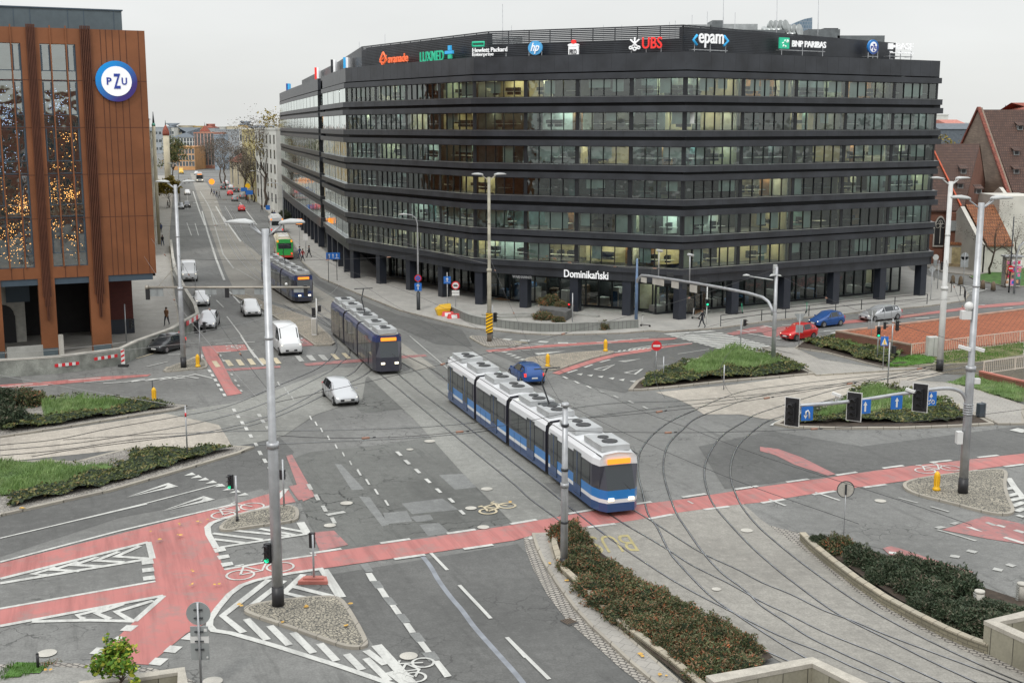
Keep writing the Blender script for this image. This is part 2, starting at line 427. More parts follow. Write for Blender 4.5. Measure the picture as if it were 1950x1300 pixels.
patch('road_patch', 'p', [(930,668),(1100,655),(1290,640),(1500,660),(1400,672),(1300,690),(1200,700),(1100,712),(1000,700)], A_DARK)
patch('road_patch', 'p', [(560,478),(600,540),(700,600),(830,655),(900,660),(880,628),(760,600),(680,568),(610,535),(575,500)], A_DARK)
patch('track_bed', 'zh', [(870,180),(980,170),(1250,310),(1550,560),(1950,850),(1950,1160),(1600,800),(1480,770),(1240,570),(1150,500),(900,610),(860,560),(1060,400),(880,230)], A_TRACK)
patch('track_bed', 'zi', [(0,230),(240,440),(330,480),(420,640),(1250,1250),(1500,1300),(1080,1300),(640,900),(0,380)], A_TRACK)
patch('track_bed', 'p', [(780,706),(890,793),(1087,965),(1060,985),(980,1000),(880,900),(790,800),(700,716)], A_TRACK)
patch('track_bed', 'p', [(1120,985),(1230,965),(1330,955),(1400,945),(1450,990),(1510,1030),(1600,1085),(1720,1160),(1850,1230),(1950,1280),(1950,1300),(1560,1300),(1440,1235),(1320,1180),(1220,1120),(1110,1040),(1085,1010)],
      asphalt('tram stop concrete', (.275, .262, .232), crack=0, stain=.45))
patch('track_bed', 'za', [(0,685),(500,615),(1185,508),(1560,592),(1645,755),(1480,768),(920,760),(0,855)], A_BEIGE)
patch('track_bed', 'p', [(310,787),(440,768),(520,745),(640,700),(700,700),(690,760),(600,790),(540,830),(480,845),(443,850),(417,809),(318,788)], A_TRACK)
patch('track_bed', 'p', [(1249,747),(1400,732),(1550,712),(1700,700),(1790,702),(1800,712),(1650,745),(1530,775),(1480,800),(1450,797),(1410,789),(1340,789),(1315,772),(1290,760)], A_BEIGE)
patch('track_bed', 'p', [(376,372),(410,372),(424,410),(450,450),(500,490),(590,540),(720,620),(830,700),(790,706),(640,610),(597,600),(520,575),(450,560),(430,520),(405,450)], A_MEDIAN)
patch('track_bed', 'p', [(362,330),(380,330),(410,372),(376,372)], A_MEDIAN)
patch('gravel_track', 'p', [(1740,697),(1800,695),(1950,640),(1950,735),(1870,715),(1800,712)], cobble('track ballast', (.20,.17,.12), (.13,.11,.08), (.04,.04,.03), 9))
# --- raised pavements and islands with kerbs
def island(name, k, pts, top, h=.13, sm=0, kw=.18, kmat=None, world=None, label=None):
    P = world if world else [(q.x, q.y) for q in GW(k, pts)]
    if sm: P = smooth_poly(P, sm)
    I = inset(P, kw); mb = MB()
    n = len(P); area = sum(P[i][0]*P[(i+1) % n][1]-P[(i+1) % n][0]*P[i][1] for i in range(n))
    if area < 0: P = P[::-1]; I = I[::-1]
    vs = [(p[0], p[1], 0) for p in P]+[(p[0], p[1], h) for p in P]+[(p[0], p[1], h) for p in I]+[(p[0], p[1], h-.006) for p in I]
    fs = []
    for i in range(n):
        j = (i+1) % n; fs += [(i, j, n+j, n+i), (n+i, n+j, 2*n+j, 2*n+i)]
    mb.add(vs, fs, 0)
    mb.flat(I, h-.004, 1)
    o = structure(mb, name, [kmat or M_KERB, top]); return P
SIDEWALK = island('pavement', 'p', [(1735,515),(1835,550),(1846,562),(1837,574),(1769,584),(1576,602),(1477,611),(1372,626),(1265,633),(1240,631),(1191,635.5),
   (1113,638),(1055,639),(996,636.5),(899,626),(850,615),(760,592),(680,560),(610,530),(575,500),(562,470),(545,445),(520,415),(490,385),(470,360),(458,340),(560,340),(560,420),(640,500),(1700,470)], M_SLAB2)
island('pavement', 'p', [(0,716),(116,710),(231,694),(260,678),(326,653),(344,641),(340,600),(333,560),(326,500),(323,450),(327,400),(330,360),(333,335),(290,335),(285,520),(0,600)], M_SLAB)
I1 = island('traffic_island', 'zc', [(-140,440),(-60,370),(120,330),(250,307),(310,318),(325,345),(322,385),(280,402),(100,425),(0,440),(-90,455)], M_COB, sm=2)
I2 = island('traffic_island', 'zc', [(5,905),(30,875),(180,845),(420,822),(545,822),(600,870),(720,1080),(700,1108),(640,1115),(560,1105),(300,1010),(60,932)], M_COB, sm=2)
I3 = island('traffic_island', 'zo', [(250,400),(420,345),(960,270),(1400,228),(1520,240),(1560,290),(1530,400),(1560,560),(1650,740),(1610,785),(1500,800),(1280,770),(800,640),(420,550),(260,470)], M_COB, sm=2)
I4 = island('traffic_island', 'zm', [(700,545),(800,515),(1450,455),(1580,462),(1590,480),(1300,550),(1100,625),(1000,652),(900,640),(760,580)], M_GRAV, sm=1)
I5 = island('traffic_island', 'zm', [(150,312),(320,318),(480,345),(640,375),(700,392),(640,408),(440,415),(340,420),(240,370)], M_SETT, sm=1)
I6 = island('traffic_island', 'zl', [(240,1245),(300,1205),(430,1160),(560,1110),(640,1120),(680,1170),(670,1215),(500,1225),(380,1240)], M_COB, sm=1)
I7 = island('traffic_island', 'p', [(440,562),(467,560),(507,578),(543,590),(592,607),(628,640),(638,654),(632,658),(599,659),(548,621),(503,592)], M_GRAV, sm=0)
# vegetation islands
V1P = island('planted_island', 'za', [(-40,420),(180,400),(700,410),(1000,415),(1200,452),(1325,462),(1240,490),(1000,525),(500,608),(200,655),(-40,690)], M_COBL, kw=.25)
V2P = island('planted_island', 'za', [(-40,870),(300,850),(530,860),(920,762),(1300,758),(1600,748),(1800,755),(1700,795),(1350,900),(800,1060),(400,1150),(0,1240),(-60,1250)], M_COBL, kw=.25)
V3P = island('planted_island', 'zn', [(-20,890),(60,800),(270,700),(500,620),(780,535),(990,478),(1130,470),(1280,490),(1450,520),(1640,580),(1800,680),(1900,722),(1600,750),(1000,800),(400,865),(120,890)], M_SOIL, kw=.3)
V4P = island('planted_island', 'zf', [(90,800),(160,760),(330,700),(560,650),(720,540),(800,515),(980,530),(1280,600),(1500,700),(1700,800),(1450,815),(1000,832),(500,832),(200,822)], M_SOIL, kw=.3)
island('pavement', 'zf', [(980,528),(1000,480),(1350,500),(1480,520),(1912,665),(1912,800),(1720,800),(1500,700),(1280,600)], M_SLAB)
island('pavement', 'zf', [(0,240),(240,245),(420,330),(860,395),(1280,390),(1130,400),(400,445),(330,400),(150,320),(0,240)], M_SLAB, kw=.1)
V5P = island('planted_island', 'zp', [(140,430),(200,385),(300,370),(480,350),(1050,480),(1260,540),(1240,560),(980,580),(860,590),(700,550),(380,465)], M_SOIL, kw=.12)
island('kerb_bank', 'zp', [(1060,490),(1200,470),(1950,388),(1950,490),(1560,548),(1300,560),(1100,580),(900,596)], plain('mossy ground', (.15,.15,.06), .95, var=.4, scale=.8, fine=.5), kw=.1, h=.1)
# far pavement of the street between church and offices, lawns
island('pavement', 'p', [(1700,490),(1770,490),(1990,492),(1990,545),(1935,545),(1860,525),(1800,520)], M_SLAB, kw=.15)
island('lawn', 'p', [(1845,528),(1900,518),(1990,508),(1990,548),(1908,545),(1860,535)], plain('lawn grass', (.07,.16,.03), .9, var=.4, scale=1, fine=.5), kw=.1, h=.16)
# strips beside the lower hedge beds
WB1 = [(q.x, q.y) for q in GW('zd', [(310,300),(350,290),(345,390),(380,500),(410,560),(540,680),(620,760),(720,860),(840,960),(1000,1080),(1150,1190),(1280,1300),(1420,1420)])]
island('pavement', 'zd', [(190,285),(330,280),(315,330),(370,500),(430,600),(520,700),(700,870),(860,1000),(1060,1170),(1240,1330),(1050,1330),(860,1170),(720,1040),(600,930),(480,800),(350,620),(260,470),(215,370)], M_SLAB, kw=.14)
patch('gutter', 'zd', [(130,290),(190,285),(215,370),(260,470),(350,620),(480,800),(600,930),(720,1040),(860,1170),(1050,1330),(970,1330),(800,1200),(600,1020),(430,870),(300,700),(200,520),(150,390)], M_SETT)
BED1 = [(q.x, q.y) for q in GW('zd', [(330,285),(480,240),(570,300),(660,430),(900,600),(1120,710),(1290,830),(1500,930),(1700,1030),(1850,1160),(1390,1330),(1260,1330),(1080,1180),(860,990),(720,880),(600,770),(430,600),(400,520),(360,400)])]
mb = MB(); mb.flat(BED1, .22); structure(mb, 'flower_bed', M_SOIL)
BED2 = [(q.x, q.y) for q in GW('ze', [(270,380),(350,370),(600,430),(900,520),(1300,640),(1420,700),(1720,800),(1720,960),(1480,1030),(1250,960),(900,790),(650,630),(450,490)])]
mb = MB(); mb.flat(BED2, .22); structure(mb, 'flower_bed', M_SOIL)
patch('gutter', 'ze', [(50,275),(260,330),(340,365),(270,390),(500,570),(800,790),(1100,950),(1400,1090),(1711,1210),(1711,1255),(1400,1130),(1100,985),(780,820),(500,620),(300,450),(130,340)], M_SETT)
# stone retaining kerb walls along the beds
def lowwall(name, pts, h, th, mat, cap=None, label=None, cat='wall', caph=.07, z0=0.0):
    P = [Vector((p[0], p[1])) for p in pts]; n = len(P); L = []; Q = []
    for i in range(n):
        d = (P[min(i+1, n-1)]-P[max(i-1, 0)]).normalized(); nn = Vector((-d.y, d.x)); L.append(P[i]+nn*th/2); Q.append(P[i]-nn*th/2)
    def solid(z0, z1, g, m):
        L2 = [l+(l-q).normalized()*g for l, q in zip(L, Q)]; Q2 = [q+(q-l).normalized()*g for l, q in zip(L, Q)]
        vs = []
        for l, q in zip(L2, Q2): vs += [(l.x,l.y,z0),(q.x,q.y,z0),(q.x,q.y,z1),(l.x,l.y,z1)]
        fs = []
        for i in range(n-1):
            a = i*4; b = a+4; fs += [(a,b,b+3,a+3),(a+1,a+2,b+2,b+1),(a+3,b+3,b+2,a+2),(a,a+1,b+1,b)]
        fs += [(0,3,2,1),(4*n-4,4*n-3,4*n-2,4*n-1)]
        mb.add(vs, fs, m)
    t = thing(name, label, cat, (P[0].x, P[0].y, 0)); inv = -Vector((P[0].x, P[0].y))
    L = [l+inv for l in L]; Q = [q+inv for q in Q]
    mb = MB(); solid(z0, h-(caph if cap else 0), 0, 0); mb.build('wall', mat, t)
    if cap: mb = MB(); solid(h-caph+.001, h, .025, 0); mb.build('coping', cap, t)
    return t
M_WALLST = bricks('mossy stone blocks', (.30,.27,.19), (.22,.20,.145), (.08,.075,.06), .45, .14, .9, .012, plane='XZ', dirt=.6)
M_COPE = bricks('coping stone', (.42,.37,.28), (.36,.33,.26), (.15,.13,.1), .6, 60, .9, .02)
lowwall('kerb_wall', WB1, .38, .22, M_WALLST, M_COPE, 'low mossy stone edging on the road side of the berry bushes behind the short pole')
lowwall('kerb_wall', GW('ze', [(265,372),(330,440),(450,540),(620,670),(800,790),(1000,900),(1200,1000),(1340,1060),(1480,1110)]), .42, .25, M_WALLST, M_COPE, 'low mossy stone edging on the track side of the dark green bushes')
# ================================================================ markings
mred = MB(); mwht = MB(); mwor = MB(); myel = MB(); mrw = MB()
def red(k, pts, worn=False, sm=0):
    P = [(q.x, q.y) for q in GW(k, pts)]
    if sm: P = smooth_poly(P, sm)
    (mrw if worn else mred).flat(P, .024+len(mred.f)*.0006+len(mrw.f)*.0007)
WZ = [.034]
def wz(): WZ[0] += .00004; return WZ[0]
def line(k, pts, wd=.14, mb=None, sm=False, z=None):
    P = GW(k, pts)
    if sm: P = catmull(P, 5)
    ribbon(mb or mwht, P, wd, z or wz())
def fill(k, pts, mb=None): (mb or mwht).flat([(q.x, q.y) for q in GW(k, pts)], wz())
def dashes(k, pts, wd=.5, ln=1.0, gap=1.0, mb=None, start=0.0):
    P = resample(catmull(GW(k, pts), 8), .1); i = int(start/.1)
    while i+int(ln/.1) < len(P):
        ribbon(mb or mwht, P[i:i+int(ln/.1)+1:max(1, int(ln/.1)//3)], wd, wz()); i += int((ln+gap)/.1)
# red bicycle areas, left
red('p', [(0,1073),(230,1016),(451,959),(515,939),(548,932),(563,956),(500,967),(455,981),(427,987),(397,1000),(393,1013),(412,1043),(427,1085),(455,1079),(612,1053),(800,1026),(980,999),(1029,990),(1110,976),(1165,968),
   (1240,958),(1306,950),(1362,941),(1450,927),(1581,909),(1711,890),(1829,877),(1990,859),(1990,877),(1950,882),(1855,895),(1764,910),(1672,923),(1581,935),(1445,957),(1386,963),(1292,976),(1215,990),(1096,1006),(1024,1016),(980,1029),
   (800,1056),(612,1083),(520,1099),(469,1109),(437,1131),(397,1184),(355,1206),(283,1266),(177,1258),(256,1183),(312,1134),(0,1191),(0,1160),(296,1107),(289,1063),(283,1032),(0,1103)])
red('zk', [(50,240),(250,235),(330,370),(520,740),(660,890),(430,925),(200,520),(110,395)])
red('zl', [(620,1000),(1030,980),(1060,1035),(760,1060),(700,1050),(630,1050)])
red('zk', [(330,510),(1250,460),(1250,490),(700,525),(480,545),(440,535)], 1)
red('zh', [(450,200),(600,195),(690,250),(560,262),(500,240)], 1)
red('zh', [(600,400),(1100,360),(1250,350),(1420,335),(1600,325),(1620,340),(1250,375),(620,420)], 1)
red('p', [(545,868),(556,866),(600,945),(577,955)], 1)
red('p', [(0,733),(90,727),(200,717),(288,713),(280,717),(200,724),(100,733),(0,739)])
red('zc', [(265,195),(345,182),(400,255),(320,275)], 1)
red('zc', [(400,455),(520,445),(600,525),(440,560)], 1)
red('zf', [(-10,960),(120,975),(300,1040),(540,1160),(480,1170),(240,1090),(100,1020),(-10,990)], 1)
red('zm', [(330,450),(700,410),(1400,365),(1950,335),(1950,355),(1400,388),(700,435),(380,470)])
red('zn', [(-10,368),(250,350),(500,345),(470,360),(200,378),(-10,395)])
red('zm', [(980,670),(1180,600),(1400,530),(1600,480),(1950,435),(1950,455),(1620,505),(1420,560),(1220,625),(1050,685)], sm=0)
red('zn', [(-10,480),(250,440),(640,400),(640,405),(280,462),(0,505)])
red('zn', [(990,300),(1250,240),(1380,220),(1480,250),(1620,240),(1840,215),(1950,205),(1950,225),(1800,240),(1600,275),(1500,340),(1400,330),(1350,290),(1200,300),(1060,318)], 1)
red('zp', [(0,265),(230,235),(540,210),(960,175),(1300,130),(1550,95),(1950,60),(1950,85),(1550,118),(1300,150),(960,195),(540,235),(300,260),(0,290)])
red('zo', [(740,970),(870,930),(1050,870),(1270,800),(1755,900),(1755,1150),(1300,1080),(1100,1040)], 1)
red('ze', [(790,425),(850,410),(1060,480),(1380,580),(1370,600),(1230,575),(1000,510),(830,465)], 1)
# white: left approach
line('zb', [(0,245),(405,150),(1050,0)], .14); line('za', [(400,1300),(1000,1155),(1555,1010)], .14)
def tri(k, a, b, c, wd=.28):   # hollow give-way triangle
    line(k, [a, b], wd); line(k, [b, c], wd); line(k, [c, a], wd)
fill('za', [(890,1105),(1190,1002),(1262,1028),(1160,1040),(1185,1018)]); fill('za', [(895,1106),(1165,1036),(1262,1026),(1160,1048)])
fill('za', [(1145,1200),(1440,1095),(1522,1120),(1420,1132),(1440,1110)]); fill('za', [(1150,1201),(1425,1128),(1522,1119),(1410,1145)])
for x, y in ((1350,942),(1395,960),(1445,978),(1500,998),(1560,1022),(1620,1047),(1670,1065),(1725,1085)):
    fill('za', [(x-48, y+10), (x+8, y-14), (x+36, y+4)])
line('zb', [(0,415),(860,190),(1690,-3)], .2)
for c in ([(0,535),(1060,272)], [(1060,272),(1090,390)], [(0,567),(1088,388)]): line('zb', c, .28)
for c in ([(1000,300),(830,375),(1060,390)], [(850,340),(685,405),(885,415)], [(700,378),(530,436),(735,445)], [(560,412),(380,470),(570,480)], [(400,452),(230,502),(330,508)]): line('zb', c, .26)
for y, o in ((415,0),(470,4),(528,10)): fill('zb', [(1010+o,y-8),(1092+o,y-18),(1100+o,y+10),(1014+o,y+20)])
line('zb', [(0,748),(1110,552)], .2)
for c in ([(0,872),(1168,655)], [(1168,655),(962,838)], [(962,838),(640,830),(230,840)]): line('zb', c, .26)
for c in ([(1095,690),(830,770),(935,832)], [(880,715),(690,780),(785,822)], [(780,738),(550,795),(600,822)]): line('zb', c, .26)
for q in ([(905,865),(990,868),(935,910),(855,905)], [(840,945),(890,948),(845,985),(790,980)], [(690,1025),(775,1028),(720,1078),(638,1070)],
          [(1350,922),(1425,925),(1370,975),(1290,965)], [(1215,1010),(1305,1020),(1250,1065),(1165,1055)], [(1110,1098),(1205,1105),(1145,1155),(1060,1145)]): fill('zb', q)
line('p', [(545,931),(518,963),(470,976),(427,987),(403,996),(395,1004),(397,1018),(412,1044)], .3)
line('p', [(412,1044),(460,1036),(585,1017)], .25); line('p', [(572,995),(585,1017)], .4)
for c in ([(405,1016),(500,1028)], [(407,1027),(465,1034)], [(430,1009),(550,1021)], [(494,1007),(561,1019)], [(528,1004),(578,1013)]): line('p', c, .25)
for cx_, cy_ in ((418,1048),(425,1061),(432,1075)): fill('p', [(cx_-12,cy_-2),(cx_+10,cy_-5),(cx_+13,cy_+1),(cx_-8,cy_+5)])
line('p', [(427,1085),(460,1079),(519,1069),(602,1057)], .2)
line('p', [(616,1083),(560,1091),(520,1098),(485,1106),(460,1115),(437,1132),(415,1158),(400,1180),(399,1192),(407,1201),(440,1206),(520,1229),(650,1270),(748,1304)], .28)
line('p', [(616,1085),(650,1138)], .42); line('p', [(717,1229),(785,1304)], .42)
for c in ([(512,1104),(424,1173),(464,1205)], [(541,1106),(480,1153)], [(469,1179),(509,1219)], [(470,1180),(507,1217)], [(514,1192),(551,1229)], [(558,1205),(597,1244)], [(609,1226),(641,1259)],
          [(660,1246),(690,1276)], [(697,1254),(741,1297)], [(697,1239),(734,1266)], [(578,1094),(541,1129),(590,1141)], [(558,1117),(633,1136)], [(741,1280),(770,1302)]): line('p', c, .3)
for q in ([(697,685),(733,683),(763,729),(722,731)], [(762,771),(797,769),(832,820),(795,822)], [(832,865),(866,863),(903,913),(868,917)], [(908,967),(944,965),(982,1018),(945,1022)], [(988,1072),(1025,1070),(1070,1128),(1035,1132)], [(1075,1180),(1112,1176),(1182,1264),(1142,1272)]): fill('zc', q)
for q in ([(662,632),(710,628),(742,674),(700,678)], [(725,731),(775,727),(803,768),(755,772)], [(793,822),(840,818),(878,862),(830,866)], [(866,915),(915,912),(952,960),(905,965)], [(940,1022),(1000,1018),(1040,1068),(985,1074)], [(1012,1132),(1085,1124),(1118,1170),(1055,1182)]):
    P = GW('zc', q); mb = MB(); mb.flat([(p_.x, p_.y) for p_ in P], zz()); structure(mb, 'road_patch', A_PATCH)
line('zc', [(1065,572),(1158,668)], .16); line('zc', [(1225,752),(1402,940)], .16); line('zc', [(1495,1048),(1600,1160)], .16); line('p', [(965,1214),(1046,1294)], .16)
line('zc', [(1005,572),(1060,640),(1110,725),(1180,820),(1240,890),(1310,985),(1420,1110),(1536,1240),(1600,1320)], .22, MBT := MB(), sm=True, z=.009)
structure(MBT, 'repaired_crack', plain('bitumen seam', (.2,.215,.24), .35, var=.2))
# bicycle lane edge dashes
dashes('p', [(470,1075),(612,1051),(800,1024),(980,997),(1110,974),(1240,956),(1362,938),(1450,925),(1581,907),(1711,888),(1829,875),(1960,861)], .26, 1.7, 1.7, start=3)
dashes('p', [(612,1085),(800,1058),(980,1031),(1096,1008),(1215,992),(1292,978),(1386,965),(1445,959),(1581,937),(1672,925),(1764,912),(1855,897),(1960,883)], .26, 1.7, 1.7, start=3.4)
# block dashes along the old cycle crossing on the left half
for kk, pl in (('zk', [(150,540),(195,610),(240,682),(285,760),(330,832),(378,912)]), ('zk', [(30,305),(20,340)])):
    for x, y in pl: fill(kk, [(x-28,y-18),(x+18,y-20),(x+40,y+20),(x-6,y+22)])
for x, y in ((320,305),(370,385),(495,600),(550,690),(600,770),(640,850)): fill('zk', [(x-22,y-16),(x+12,y-17),(x+30,y+14),(x-4,y+16)], mwor)
for x, y in ((25,787),(57,838),(92,892),(125,940),(162,1000),(205,1070)): fill('zh', [(x-20,y-13),(x+8,y-14),(x+22,y+12),(x-6,y+13)])
for x, y in ((240,1140),(280,1205),(322,1275)): fill('zh', [(x-24,y-17),(x+6,y-18),(x+24,y+16),(x-6,y+18)])
for x, y in ((232,830),(262,880),(300,932)): fill('zh', [(x-22,y-13),(x+10,y-14),(x+24,y+12),(x-6,y+13)], mwor)
for x, y in ((390,567),(445,610),(470,645),(505,687),(655,850),(700,898),(745,950),(803,1015),(865,1085),(925,1150),(985,1222),(1050,1290)): fill('zh', [(x-12,y-16),(x+0,y-17),(x+16,y+17),(x+4,y+18)], mwor if y < 800 or 1130 < y < 1250 else mwht)
for x, y in ((660,120),(708,172),(757,227),(815,290)): fill('zc', [(x-14,y-15),(x-2,y-16),(x+17,y+15),(x+5,y+16)])
for x, y in ((380,200),(420,258),(462,322),(512,388)): fill('zc', [(x-16,y-15),(x+6,y-17),(x+24,y+16),(x+2,y+18)], mwor)
for x, y in ((885,12),(932,60),(990,110),(1048,165),(1108,220),(1180,275),(1240,342)): fill('zc', [(x-22,y-10),(x-2,y-12),(x+22,y+11),(x+4,y+14)])
line('zc', [(480,358),(580,340)], .35, mwor)
# stop line zone and yellow zebra
dashes('zk', [(250,125),(700,100),(1060,80)], .2, 1.5, .5); dashes('zk', [(270,258),(640,232),(1060,205)], .22, 1.4, .6)
for x, y in ((255,435),(455,420),(625,412),(800,402),(985,392),(1190,385)): fill('zk', [(x-68,y-45),(x+5,y-47),(x+78,y+42),(x-5,y+50)], myel)
for x, y in ((1545,350),(1730,342),(1920,335)): fill('zk', [(x-75,y-42),(x+5,y-44),(x+80,y+42),(x,y+46)], mwor)
for x, y in ((565,362),(655,357),(755,352),(860,345),(950,338)): fill('zh', [(x-40,y-22),(x-5,y-23),(x+40,y+20),(x+6,y+24)], myel if x > 820 else mwor)
line('zl', [(860,715),(1000,900),(1080,1040),(1130,1110)], .12); line('zk', [(640,0),(740,150),(880,330),(985,460)], .16)
line('zt', [(1230,480),(1420,650)], .14); line('zt', [(945,862),(990,888),(1060,892)], .2); fill('zt', [(1140,1050),(1200,1040),(1230,1070),(1150,1068)])
line('zt', [(930,600),(760,500)], .1, mwor)
# left road behind first planted island
dashes('za', [(0,328),(400,285),(900,245),(1110,222)], .2, 2.6, 2.4); dashes('za', [(0,335),(450,305),(900,265),(1060,250)], .2, 2.6, 2.4, start=1)
for i in range(6): line('za', [(1500-i*95,262-i*-1),(1380-i*98,234+i*11),(1230-i*100,270+i*6)][0:3], .2, mwht)
line('zl', [(95,1195),(300,1145)], .2, mwor); line('zl', [(280,1205),(430,1165),(560,1100)], .25, myel); dashes('zl', [(300,1080),(620,1072)], .2, 1.6, .8)
line('zl', [(0,1115),(330,1015),(300,1030)], .18, myel)
# east side
for q in ([(480,470),(515,462),(555,465),(530,472)], [(525,485),(570,478),(605,482),(560,490)], [(565,502),(610,493),(640,497),(600,507)], [(605,522),(650,512),(690,516),(640,527)], [(650,542),(690,533),(730,538),(690,546)]): fill('zm', q)
fill('zm', [(810,478),(1120,455),(850,495)]); fill('zm', [(1620,556),(1850,532),(1700,565)], mwor)
line('zm', [(1395,636),(1592,590),(1480,645),(1395,636)], .2); line('zm', [(1692,668),(1862,632),(1790,684),(1692,668)], .2)
for x, y in ((1255,683),(1355,695),(1458,707),(1565,724),(1665,738),(1772,752)): fill('zm', [(x-34,y-2),(x+28,y-9),(x+12,y+11)])
for x, y in ((1110,717),(1220,762),(1340,808),(1460,855),(1605,905),(1750,955),(1890,1010)): fill('zm', [(x-32,y-12),(x-8,y-12),(x+36,y+10),(x+12,y+12)], mwor if x > 1400 else mwht)
dashes('zm', [(1130,670),(1290,620),(1400,580),(1530,545),(1720,495)], .22, 1.6, 1.2); dashes('zm', [(1000,385),(1400,372),(1950,335)], .2, 2.2, 1.8)
line('zm', [(360,468),(640,455),(1000,425),(1400,393),(1560,378)], .14); dashes('zm', [(340,322),(560,345),(1000,372)], .7, .9, .9); dashes('zm', [(1040,378),(1250,380)], .7, .9, .9)
line('zm', [(510,350),(760,378)], .2, myel); line('zm', [(560,415),(760,395),(930,380)], .16); line('zm', [(420,428),(620,425),(900,395)], .16)
line('zm', [(1580,470),(1750,452),(1950,420)], .18); line('zn', [(-10,462),(240,425),(640,398)], .2)
for x in range(8): fill('zm', [(1620+x*48,468-x*5),(1640+x*48,464-x*5),(1660+x*48,448-x*5),(1632+x*48,452-x*5)])
dashes('zm', [(1590,352),(1950,335)], .2, 2, 1.2); dashes('zn', [(0,358),(350,345)], .2, 2.0, 1.5)
for i in range(12):    # zebra crossing: bars parallel to the traffic
    t = i/11.0; ax, ay = 345+t*640, 305+t*172; bx, by = 890+t*590, 278+t*160
    dx, dy = 34, 12
    fill('zn', [(ax,ay),(bx,by),(bx+dx*.8,by+dy*.8),(ax+dx,ay+dy)] if i else [(345,305),(820,270),(890,280),(390,316)])
line('zn', [(490,512),(820,462)], .14, mwor); line('zn', [(1220,302),(1500,350),(1600,370)], .35); line('zn', [(1375,218),(1480,240)], .3)
for c in ([(1100,262),(1230,285)], [(1230,272),(1300,266)], [(1340,240),(1400,235)]): line('zn', c, .3)
for c in ([(40,245),(140,245)], [(370,295),(560,282)], [(330,342),(440,336)], [(1090,196),(1200,190)], [(1560,85),(1640,88)], [(1790,118),(1860,112)]): line('zp', c, .3)
line('zp', [(1000,180),(1180,155)], .14, myel); line('zp', [(980,160),(1080,150)], .12, mwor); line('zp', [(1050,195),(1300,178)], .14)
line('zp', [(330,300),(470,288)], .16); line('zp', [(430,310),(470,305)], .5)
for i in range(6): line('p', [(1810+i*1,541+i*2.6),(1880-i*4,551+i*2.2)], .45)
# lower right
line('zo', [(1560,330),(1640,450),(1755,590)], .35)
for a, b in (((1530,470),(1640,448)), ((1550,555),(1690,520)), ((1580,610),(1740,575)), ((1610,680),(1755,630)), ((1660,745),(1760,705))): line('zo', [a, b], .35)
line('zo', [(1670,790),(1755,815)], .3); line('zo', [(195,575),(440,640)], .14, mwor); line('zo', [(605,685),(825,750)], .14, mwor)
fill('zo', [(1030,935),(1110,940),(1250,1000),(1140,975)]); line('zo', [(1640,975),(1755,1010)], .3); line('zo', [(1290,880),(1400,920)], .25, mwor); line('zo', [(1420,915),(1520,940)], .25)
line('zo', [(1510,1065),(1755,1140)], .25); line('zo', [(680,970),(930,1040),(1160,1110)], .16, mwor); fill('zo', [(830,895),(900,875),(960,885),(900,912)], mwor); fill('zo', [(640,940),(720,925),(800,945),(700,962)], mwor)
line('ze', [(350,62),(510,115)], .14); line('ze', [(50,108),(158,150)], .14); line('ze', [(1100,155),(1220,188)], .14, mwor)
line('zf', [(1850,850),(1912,835)], .9)
for c in ([(1340,440),(1400,455)], [(1230,475),(1290,485)], [(1510,560),(1570,572)], [(1230,560),(1290,565)], [(1600,530),(1650,545)]): line('ze', c, .35, mwor)
line('ze', [(1080,520),(1270,560)], .3); line('ze', [(830,455),(880,460)], .3)
line('zf', [(70,805),(160,755)], .2); line('p', [(1320,960),(1310,955)], .1)
# far street
dashes('zs', [(340,1055),(560,1052),(830,1045)], 1.6, .9, .9)
line('zs', [(495,930),(560,1130),(625,1300)], .3); line('zs', [(740,1090),(860,1300)], .3); line('zs', [(570,930),(660,1080),(760,1300)], .25, mwor); line('zs', [(1000,1050),(1180,1290)], .25)
line('zt', [(470,10),(520,200),(590,420),(660,600)], .3); line('zt', [(650,60),(800,270)], .3); line('zt', [(340,110),(380,220)], .15); line('zt', [(410,115),(440,220)], .15)
line('zt', [(545,20),(590,180),(650,380),(740,500)], .2, mwor); line('zt', [(205,520),(265,615)], .2)
line('zs', [(430,930),(440,1130)], .15, mwor); line('zs', [(840,1090),(960,1290)], .15, mwor)
line('zl', [(885,480),(985,590)], .2); line('zl', [(830,630),(760,560)], .15, mwor)
line('p', [(780,640),(905,748)], .12, mwor)
# bicycle symbols and road letters
def bikesym(k, c, ux, uy, s=1.0, mb=None, wd=.1):
    """ux, uy: pixel directions on the photo for the symbol's right and up"""
    o = G(*px(k, [c])[0]); X = (G(*px(k, [(c[0]+ux[0], c[1]+ux[1])])[0])-o).normalized(); Y = Vector((-X.y, X.x, 0)) * (1 if uy > 0 else -1)
    def P(pts): return [o+X*a*s+Y*b*s for a, b in pts]
    mb = mb or mwht
    for cx0 in (-.62, .62): ribbon(mb, P([(cx0+.4*math.cos(t*math.pi/8), .4*math.sin(t*math.pi/8)) for t in range(17)]), wd, wz())
    for pl in ([(-.62,0),(-.3,.6),(.42,.6),(.05,0),(-.62,0)], [(.05,0),(-.38,.78)], [(.62,0),(.38,.85),(.65,.9)], [(-.5,.8),(-.22,.8)]): ribbon(mb, P(pl), wd, wz())
bikesym('zc', (998,1230), (40,-70), 1, 1.0); bikesym('zb', (1700,50), (10,-3), 1, 1.5); bikesym('zb', (1860,480), (10,-2), 1, 1.5)
bikesym('zo', (690,225), (10,-1), 1, 1.4); bikesym('zk', (500,175), (3,10), 1, 1.2); bikesym('zk', (1450,100), (10,8), 1, 1.3); bikesym('zc', (1440,322), (10,-3), 1, 1.1, myel, .12)
